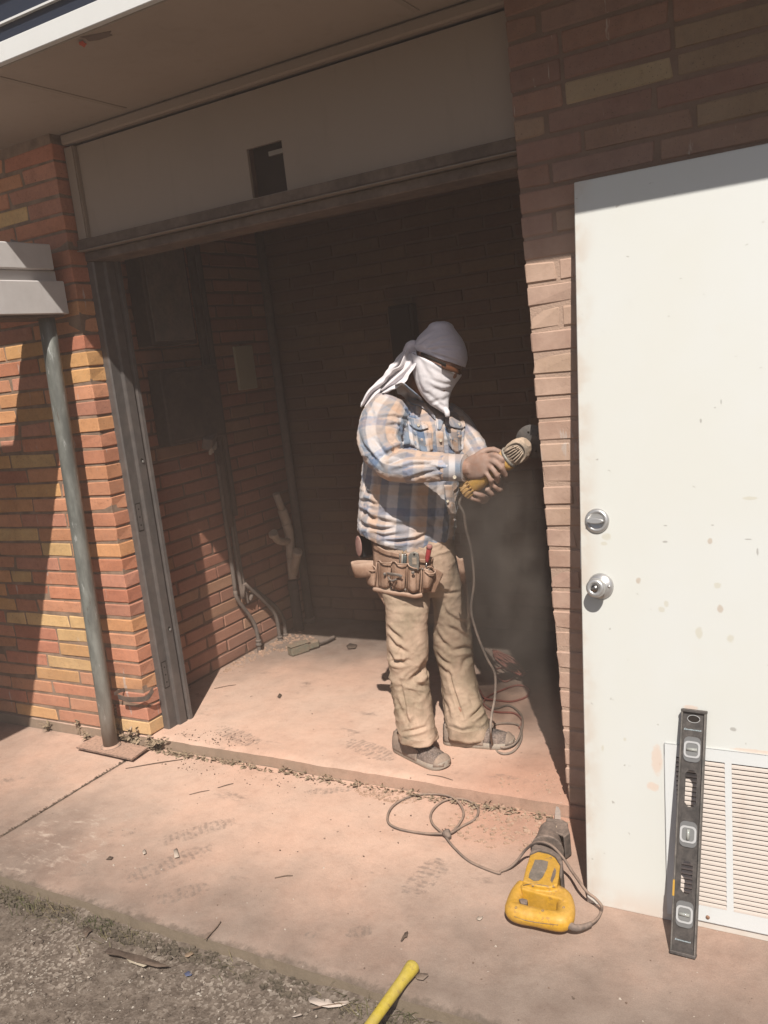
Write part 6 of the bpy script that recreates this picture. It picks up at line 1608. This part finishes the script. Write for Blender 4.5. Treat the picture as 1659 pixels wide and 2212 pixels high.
# ------------------------------------------------------------------ plants, chips, dust heaps and litter
M_WEED = dusty('dusty_weed', (0.15, 0.14, 0.07), (0.56, 0.41, 0.29), 1.0, 0.9, scale=60, updust=0.4)
M_GRASS = Mat('dry_grass', 0.8, 0.2); gp = M_GRASS.pos()
M_GRASS.color(M_GRASS.mix(M_GRASS.mr(M_GRASS.noise(gp, 9, 3), 0.35, 0.65), (0.07, 0.085, 0.03), (0.26, 0.21, 0.12)))
def leaf(mb, base, d, L, w, curl=0.3):
    d = d.normalized(); s = d.cross(Vector((0.1, 0.2, 1))).normalized(); u = s.cross(d).normalized()
    pts = []
    for t, k in ((0, 0.15), (0.35, 1.0), (0.7, 0.75), (1.0, 0.02)):
        c = base + d*(L*t) + u*(-curl*L*t*t)
        pts += [c - s*w*k, c + u*w*0.25*k, c + s*w*k]
    mb.add(pts, [(0,1,4,3),(1,2,5,4),(3,4,7,6),(4,5,8,7),(6,7,10,9),(7,8,11,10)], True)
def weed(loc, h, n, seed, label, spread=0.5, lw=0.006, ll=0.02):
    rr = random.Random(seed); e = empty('weed', loc, label, 'weed')
    st = MB(); lf = MB()
    for k in range(max(2, n//8)):
        d = Vector((rr.uniform(-spread, spread), rr.uniform(-spread, spread)*0.6, 1)).normalized()
        p0 = Vector((rr.uniform(-0.015, 0.015), rr.uniform(-0.008, 0.008), 0)); p1 = p0 + d*h*rr.uniform(0.6, 1.0)
        st.tube([p0, (p0+p1)/2 + Vector((rr.uniform(-.006, .006), 0, 0)), p1], [0.0016, 0.0012, 0.0008], 5)
        for i in range(8):
            t = rr.uniform(0.1, 1.0); leaf(lf, p0 + (p1-p0)*t, Vector((rr.uniform(-1, 1), rr.uniform(-1, 0.6), rr.uniform(-0.1, 0.8))), ll*rr.uniform(0.6, 1.2), lw*rr.uniform(0.6, 1.1))
    st.build('stem', M_WEED, e); lf.build('leaves', M_WEED, e, kind='stuff'); return e
for (px, py, h, n, sp, lab) in ((262, 1600, 0.19, 60, 0.18, 'tall dusty weed growing at the wall foot just right of the post'), (188, 1578, 0.12, 16, 0.3, 'small green weed in the joint left of the post'), (187, 1600, 0.06, 12, 0.4, 'low dusty weed in front of the taller green weed'),
                                (300, 1604, 0.10, 110, 1.1, 'bushy dusty weed at the foot of the brick corner'), (338, 1618, 0.08, 110, 1.2, 'spreading dusty weed below the end of the steel door frame'), (100, 1580, 0.04, 10, 0.5, 'tiny weed in the crack at the far left of the wall foot')):
    p = PZ(px, py, 0.0); p.y = min(p.y, 2.578)
    weed(p, h, n, px, lab, sp, 0.008, 0.028)
# clumps caught along the step
rr = random.Random(77); mb = MB()
for k in range(170):
    x = -2.80 + (rr.random()**1.25)*1.85; b = Vector((x, 2.578 - rr.random()*0.03, 0.0)); 
    cl = 0.5 + 0.5*noise.noise(Vector((x*7, 1, 1)))
    for i in range(int(6*cl)+1):
        leaf(mb, b + Vector((rr.uniform(-.012, .012), rr.uniform(-.01, .004), rr.uniform(0, 0.012))), Vector((rr.uniform(-1, 1), rr.uniform(-1, 0.2), rr.uniform(0, 0.9))), rr.uniform(0.008, 0.022)*(0.6+cl), rr.uniform(0.003, 0.006))
mb.build('step_weeds', M_WEED, label='dusty little weeds and litter caught along the foot of the step', cat='weeds', kind='stuff')
# rubble: flakes of dust crust, brick crumbs, mortar bits
def chips(name, spots, mat, label, seed, cat='rubble', zb=0.0):
    rr = random.Random(seed); mb = MB()
    for (cx, cy, rx, ry, n, smin, smax, z) in spots:
        for k in range(n):
            a = rr.random()*2*PI; r = math.sqrt(rr.random()) if rr.random() < 0.6 else rr.random()**0.5
            x = cx + rx*r*math.cos(a); y = cy + ry*r*math.sin(a); s = smin + (smax-smin)*rr.random()**2.5
            m_ = rr.randint(4, 6); h = s*rr.uniform(0.25, 0.8); top = []; bot = []
            for i in range(m_):
                t = 2*PI*i/m_ + rr.uniform(-.3, .3); q = s*rr.uniform(0.6, 1.1)
                bot.append((x + q*math.cos(t), y + q*math.sin(t)*0.8, z - 0.001)); top.append((x + q*0.75*math.cos(t+.1), y + q*0.6*math.sin(t+.1), z + h*rr.uniform(0.6, 1.1)))
            mb.add(bot + top, [tuple(range(m_, 2*m_))] + [(i, (i+1) % m_, m_ + (i+1) % m_, m_ + i) for i in range(m_)])
    return mb.build(name, mat, label=label, cat=cat, kind='stuff')
M_CRUST = dusty('dust_crust', (0.46, 0.30, 0.21), (0.62, 0.42, 0.31), 0.7, 0.95, scale=40, updust=0.6)
M_CRUMB = dusty('brown_crumbs', (0.13, 0.09, 0.065), (0.5, 0.34, 0.26), 0.35, 0.95, scale=40, updust=0.2)
j0 = PZ(1150, 1790); j1 = PZ(855, 1690)
chips('dust_crumbs', [(-1.13, 2.46, 0.20, 0.13, 420, .002, .013, 0.0), (-1.62, 2.53, 0.14, 0.04, 260, .002, .011, 0.0), (-1.02, 2.56, 0.10, 0.05, 80, .002, .009, 0.0), (-1.10, 2.68, 0.14, 0.08, 70, .002, .008, ZF), (-1.4, 2.55, 0.5, 0.03, 70, .0015, .007, 0.0)], M_CRUST, 'broken crust and crumbs of pink brick dust by the right jamb', 5)
cA = on(590, 1410, 2, ZF)
chips('wall_rubble', [(-3.04, 3.62, 0.05, 0.30, 170, .002, .016, ZF), (-2.98, 3.80, 0.10, 0.18, 130, .002, .018, ZF), (-2.98, 3.9, 0.12, 0.12, 60, .003, .018, ZF)], M_CRUST, 'crumbled pink mortar rubble heaped along the inner wall around the conduits', 6)
chips('dark_crumbs', [(-2.30, 2.50, 0.45, 0.07, 130, .0012, .006, 0.0), (-2.55, 2.66, 0.22, 0.06, 160, .0015, .006, ZF), (-1.9, 2.30, 0.6, 0.25, 60, .0012, .005, 0.0), (-1.5, 2.0, 1.1, 0.35, 90, .001, .004, 0.0), (-1.9, 3.2, 0.9, 0.5, 45, .0012, .005, ZF), (-0.5, 1.85, 0.5, 0.2, 40, .001, .004, 0.0)], M_CRUMB, 'scattered dark crumbs of soil and brick on the concrete', 8)
M_PALE = dusty('pale_chips', (0.62, 0.55, 0.47), (0.6, 0.45, 0.35), 0.3, 0.9)
chips('pale_crumbs', [(-2.3, 1.86, 0.35, 0.10, 26, .0015, .007, 0.0), (-1.1, 1.9, 0.8, 0.25, 40, .001, .005, 0.0), (-1.3, 1.5, 0.9, 0.3, 60, .0015, .006, -0.045), (-2.5, 1.4, 0.9, 0.25, 50, .0015, .006, -0.05)], M_PALE, 'scattered pale plaster crumbs on the slab and gravel', 9)
chips('joint_crumbs', [(XJ, 1.70 + 0.05*k, 0.014, 0.04, 30, .0015, .005, -0.004) for k in range(17)], M_CRUMB, 'brown soil crumbs packed into the joint between the two slabs', 10)
# gravel pebbles on the ground
mp = []
M_PEB = Mat('pebbles', 0.85, 0.2); pp_ = M_PEB.pos(); v = M_PEB.n('ShaderNodeTexVoronoi'); v.inputs['Scale'].default_value = 60; M_PEB.l(pp_, v.inputs['Vector'])
M_PEB.color(M_PEB.ramp(M_PEB.sep(v.outputs['Color'])[0], [(0.0, (0.10, 0.075, 0.06)), (0.5, (0.17, 0.135, 0.105)), (0.8, (0.26, 0.215, 0.175)), (0.94, (0.38, 0.33, 0.28)), (1.0, (0.56, 0.50, 0.43))]))
M_PEB.bump(M_PEB.noise(pp_, 200, 3), 0.4, 0.001)
rr = random.Random(31); mb = MB()
ico = [(0,0,1),(0.9,0,0.2),(0.3,0.85,0.15),(-0.75,0.5,0.2),(-0.75,-0.5,0.2),(0.3,-0.85,0.15),(0.6,0.5,-0.4),(-0.6,0,-0.5)]
icf = [(0,1,2),(0,2,3),(0,3,4),(0,4,5),(0,5,1),(1,6,2),(2,7,3),(3,7,4),(4,7,5),(5,6,1),(2,6,7),(5,7,6)]
for k in range(15000):
    x = rr.uniform(-3.2, 0.3); y = rr.uniform(0.9, 1.60)
    pr_ = noise.noise(Vector((x*2.2, y*3.0, 3)))
    if rr.random() > 0.75 + pr_: continue
    s = 0.0013 + 0.0036*rr.random()**2.8; z = gz(x, y)[2] + s*0.15; a = rr.random()*6.3; ca, sa = math.cos(a), math.sin(a); fx, fy, fz_ = s*rr.uniform(.8, 1.4), s*rr.uniform(.7, 1.1), s*rr.uniform(.5, .8)
    mb.add([(x + (i*fx)*ca - (j*fy)*sa, y + (i*fx)*sa + (j*fy)*ca, z + kk*fz_) for i, j, kk in ico], icf)
mb.build('gravel', M_PEB.m, label='loose gravel and pebbles in dry soil in front of the slab', cat='gravel', kind='stuff')
rr = random.Random(53); mb = MB()
for k in range(3200):
    x = rr.uniform(-3.1, 0.3); y = rr.uniform(0.95, 1.60); s = 0.0026 + 0.0056*rr.random()**4; z = gz(x, y)[2] + s*0.3; a = rr.random()*6.3; ca, sa = math.cos(a), math.sin(a); fx, fy, fz_ = s*rr.uniform(.9, 1.5), s*rr.uniform(.7, 1.0), s*rr.uniform(.5, .8)
    mb.add([(x + (i*fx)*ca - (j*fy)*sa, y + (i*fx)*sa + (j*fy)*ca, z + kk*fz_) for i, j, kk in ico], icf)
mb.build('pebbles', M_PEB.m, label='bigger rounded pebbles lying loose on the gravel', cat='pebbles', kind='stuff')
# soil bank and dry grass against the slab's front edge
rr = random.Random(12); mb = MB()
for k in range(1500):
    x = rr.uniform(-3.1, 0.0); cl = noise.noise(Vector((x*3.1, 4, 2))) + (0.45 if x < -2.25 else 0)
    if cl < -0.02 + rr.random()*0.5 - 0.1: continue
    y = 1.632 - abs(rr.gauss(0, 0.035)); b = Vector((x, y, gz(x, y)[2]))
    d = Vector((rr.uniform(-1, 1), rr.uniform(-0.9, 0.4), rr.uniform(0.15, 1.0))); L = rr.uniform(0.015, 0.06)*(1.3 if x < -2.3 else 0.95)
    s = d.normalized().cross(Vector((0, 0, 1))).normalized()*0.0011; d.normalize()
    mb.add([b - s, b + s, b + d*L*0.6 + s*0.7 - Vector((0,0,L*0.05)), b + d*L*0.6 - s*0.7 - Vector((0,0,L*0.05)), b + d*L - Vector((0, 0, L*0.3))], [(0,1,2,3),(3,2,4)])
mb.build('edge_grass', M_GRASS.m, label='dry grass and small leaves along the front edge of the slab', cat='grass', kind='stuff')
chips('edge_soil', [(-2.9 + 0.1*k, 1.612, 0.07, 0.035, 90, .002, .014, -0.046) for k in range(30)], dusty('dark_soil', (0.085, 0.07, 0.05), (0.25, 0.2, 0.15), 0.4, 0.95, updust=0.3), 'dark soil crumbs banked against the slab edge', 14, cat='soil')
# twigs and leaves that can be told apart
M_TW = dusty('twig', (0.11, 0.075, 0.05), (0.45, 0.32, 0.25), 0.3, 0.9, scale=60)
def twig(a, b, label, r=0.0018, z=0.002, z2=None, bend=0.004):
    A = PZ(*a, z); B = PZ(*b, z2 if z2 is not None else z); m_ = (A+B)/2 + Vector((bend, bend, 0.002))
    e = MB().tube(catmull([A, m_, B], 5), r, 6).build('twig', M_TW, label=label, cat='twig'); return e
Zc = lambda x, y: (x*.5, 1460 + y*.5)
twig(Zc(543, 400), Zc(790, 360), 'longest thin twig on the slab below the post base plate')
twig(Zc(940, 484), Zc(1008, 465), 'short dark twig on the slab between step and footprints')
twig(Zc(818, 513), Zc(905, 494), 'pale thin twig just left of the short dark one', 0.0012)
twig(Zc(1187, 873), Zc(1264, 863), 'straight twig alone in the middle of the slab')
twig(Zc(885, 1138), Zc(953, 1062), 'straight twig leaning at the slab\'s front edge', 0.002, 0.004, 0.004)
twig(Zc(1345, 1437), Zc(1510, 1418), 'curved twig on the soil beside the white plaster flake', 0.0018, -0.035, -0.035, 0.012)
twig(Zc(925, 55), Zc(1020, 38), 'thin twig on the inside floor beyond the step', 0.0014, ZF+.002)
twig((922, 1673), (978, 1685), 'thin dark twig on the floor in front of the near shoe', 0.0012, ZF+.002, ZF+.002)
def leafy(pts, z, mat, label, name='dry_leaf', cat='leaf', lift=0.006):
    P_ = [PZ(*p, z) for p in pts]; c = sum(P_, Vector())/len(P_)
    mb = MB(); n = len(P_)
    up = [p + Vector((0, 0, lift*(0.3 + 0.7*abs(math.sin(i*1.7))))) for i, p in enumerate(P_)]
    mb.add(up + [c + Vector((0, 0, 0.001))], [(i, (i+1) % n, n) for i in range(n)], True)
    o = mb.build(name, mat, label=label, cat=cat); md = o.modifiers.new('s', 'SOLIDIFY'); md.thickness = 0.0012; eval_mods(o); return o
M_LF = dusty('dead_leaf', (0.075, 0.05, 0.035), (0.3, 0.22, 0.17), 0.15, 0.8)
leafy([Zc(*p) for p in ((455,1195),(475,1188),(540,1200),(620,1225),(690,1248),(735,1270),(680,1272),(590,1248),(510,1220),(462,1212))], -0.046, M_LF, 'long dark curled gum leaf on the gravel', lift=0.012)
leafy([Zc(*p) for p in ((520,1196),(610,1212),(660,1240),(620,1262),(560,1240))], -0.047, dusty('bleached_leaf', (0.52, 0.45, 0.33), (0.4, 0.32, 0.25), 0.3, 0.8), 'pale bleached leaf under the long dark gum leaf', lift=0.003)
leafy([Zc(*p) for p in ((360,1098),(385,1090),(400,1105),(385,1120),(372,1138),(362,1118))], -0.046, M_LF, 'small heart shaped brown leaf on the gravel', lift=0.008)
leafy([Zc(*p) for p in ((800,1205),(830,1197),(838,1205),(815,1222),(800,1220))], -0.042, dusty('tan_leaf', (0.36, 0.24, 0.15), (0.4, 0.3, 0.22), 0.3), 'tan oval leaf on the soil under the slab edge')
leafy([Zc(*p) for p in ((796,1290),(815,1283),(832,1288),(828,1302),(805,1304))], -0.045, Mat('blue_scrap', 0.6, 0.3, color=(0.12, 0.14, 0.24, 1)).m, 'small dull blue scrap of plastic on the gravel', 'plastic_scrap', 'scrap')
leafy([Zc(*p) for p in ((1332,1400),(1350,1392),(1380,1400),(1420,1405),(1450,1420),(1500,1412),(1515,1420),(1470,1436),(1420,1442),(1380,1432),(1340,1420))], -0.038, dusty('plaster', (0.68, 0.60, 0.52), (0.6, 0.45, 0.38), 0.2), 'torn white plaster flake on the soil by the yellow handle', 'plaster_flake', 'plaster')
leafy([Zc(*p) for p in ((1260,1475),(1300,1463),(1305,1468),(1270,1480))], -0.045, dusty('plaster2', (0.68, 0.60, 0.52), (0.6, 0.45, 0.38), 0.2), 'thin white plaster sliver at the bottom of the picture', 'plaster_flake', 'plaster', 0.004)
leafy([Z44(*p) for p in ((740,1090),(752,1080),(765,1085),(780,1080),(775,1092),(760,1105),(745,1100))], 0.002, M_PALE, 'white torn paint chip on the slab left of the saw', 'paint_chip', 'paint chip', 0.004)
leafy([Z44(*p) for p in ((285,1228),(300,1205),(310,1180),(330,1178),(325,1205),(308,1215),(295,1232))], 0.002, M_LF, 'curled dark dead leaf on the slab above the yellow handle', lift=0.008)
leafy([Z44(*p) for p in ((370,1440),(400,1425),(450,1425),(452,1440),(420,1465),(385,1462))], 0.003, dusty('grey_leaf', (0.17, 0.13, 0.10), (0.4, 0.3, 0.24), 0.4), 'grey brown dead leaf beside the end of the yellow handle', lift=0.006)
leafy([Zc(*p) for p in ((615,760),(628,755),(632,770),(620,778))], 0.003, M_PALE, 'small white plaster pellet between the two left footprints', 'plaster_chip', 'plaster', 0.006)
leafy([Zc(*p) for p in ((750,755),(765,750),(775,785),(755,792))], 0.003, M_PALE, 'larger white plaster chip on the middle footprint', 'plaster_chip', 'plaster', 0.005)
leafy([Zc(*p) for p in ((458,796),(475,785),(490,786),(480,798))], 0.003, M_LF, 'small dark leaf fragment on the slab near the left footprints', lift=0.005)
leafy([Zc(*p) for p in ((1198,92),(1208,80),(1218,84),(1208,98))], ZF+.003, M_LF, 'small square dark chip on the sunlit inside floor', 'brick_chip', 'chip', 0.005)
leafy([(748,1396),(756,1392),(772,1394),(768,1402),(752,1403)], ZF+.002, M_LF, 'flat dark crushed leaf beside the fallen conduit body', lift=0.006)

# ------------------------------------------------------------------ dust in the air: thin all through the room, thick below the cut
def dust_volume(name, lo, hi, dens, label, blobs=None, aniso=0.35, color=(0.78, 0.66, 0.57, 1)):
    o = MB().box(lo, hi).build(name, None, kind='stuff', label=label, cat='dust')
    m_ = bpy.data.materials.new(name); m_.use_nodes = True; nt = m_.node_tree; nt.nodes.clear()
    out = nt.nodes.new('ShaderNodeOutputMaterial'); pv_ = nt.nodes.new('ShaderNodeVolumePrincipled')
    pv_.inputs['Color'].default_value = color; pv_.inputs['Anisotropy'].default_value = aniso; pv_.inputs['Density'].default_value = dens
    if blobs:
        geo = nt.nodes.new('ShaderNodeNewGeometry'); no = nt.nodes.new('ShaderNodeTexNoise'); no.inputs['Scale'].default_value = 3.4; no.inputs['Detail'].default_value = 4; no.inputs['Distortion'].default_value = 0.6
        nt.links.new(geo.outputs['Position'], no.inputs['Vector'])
        mr = nt.nodes.new('ShaderNodeMapRange'); mr.inputs[1].default_value = 0.38; mr.inputs[2].default_value = 0.68; nt.links.new(no.outputs[0], mr.inputs[0])
        tot = None
        for c, r, s in blobs:
            sb = nt.nodes.new('ShaderNodeVectorMath'); sb.operation = 'SUBTRACT'; sb.inputs[1].default_value = c; nt.links.new(geo.outputs['Position'], sb.inputs[0])
            dv_ = nt.nodes.new('ShaderNodeVectorMath'); dv_.operation = 'DIVIDE'; dv_.inputs[1].default_value = r; nt.links.new(sb.outputs[0], dv_.inputs[0])
            ln = nt.nodes.new('ShaderNodeVectorMath'); ln.operation = 'LENGTH'; nt.links.new(dv_.outputs[0], ln.inputs[0])
            f = nt.nodes.new('ShaderNodeMapRange'); f.interpolation_type = 'SMOOTHSTEP'; f.inputs[1].default_value = 1.0; f.inputs[2].default_value = 0.1; f.inputs[3].default_value = 0; f.inputs[4].default_value = s
            nt.links.new(ln.outputs['Value'], f.inputs[0])
            if tot is None: tot = f.outputs[0]
            else:
                ad = nt.nodes.new('ShaderNodeMath'); ad.operation = 'ADD'; nt.links.new(tot, ad.inputs[0]); nt.links.new(f.outputs[0], ad.inputs[1]); tot = ad.outputs[0]
        mu = nt.nodes.new('ShaderNodeMath'); mu.operation = 'MULTIPLY'; nt.links.new(tot, mu.inputs[0]); nt.links.new(mr.outputs[0], mu.inputs[1])
        nt.links.new(mu.outputs[0], pv_.inputs['Density'])
    nt.links.new(pv_.outputs[0], out.inputs['Volume']); o.data.materials.append(m_); return o
dust_volume('dust_cloud', (-1.95, 2.595, 0.06), (-0.95, 3.95, 1.45), 1.0, 'cloud of brick dust drifting down below the cut at the right jamb',
            [((-1.13, 2.74, 0.88), (0.28, 0.25, 0.50), 11.0), ((-1.28, 2.92, 0.60), (0.34, 0.32, 0.40), 4.5), ((-1.30, 3.3, 0.75), (0.45, 0.55, 0.42), 3.0), ((-1.06, 2.78, 0.30), (0.22, 0.24, 0.28), 1.8)])
dust_volume('room_dust', (-3.094, 2.83, 0.055), (-1.96, 4.24, 2.46), 0.10, 'thin veil of brick dust hanging in the shaded room', color=(0.80, 0.60, 0.48, 1))
dust_volume('room_dust', (-1.955, 3.96, 0.055), (0.89, 4.24, 2.46), 0.22, 'thin veil of brick dust in front of the back wall', color=(0.80, 0.58, 0.45, 1))
haze_density = 0.015
hz_ = dust_volume('haze', (-23, -23, -1.2), (23, 23, 3.2), haze_density, 'pale brick dust haze in the air', aniso=0.0, color=(0.84, 0.68, 0.60, 1))
for k in ('label', 'category'): del hz_[k]
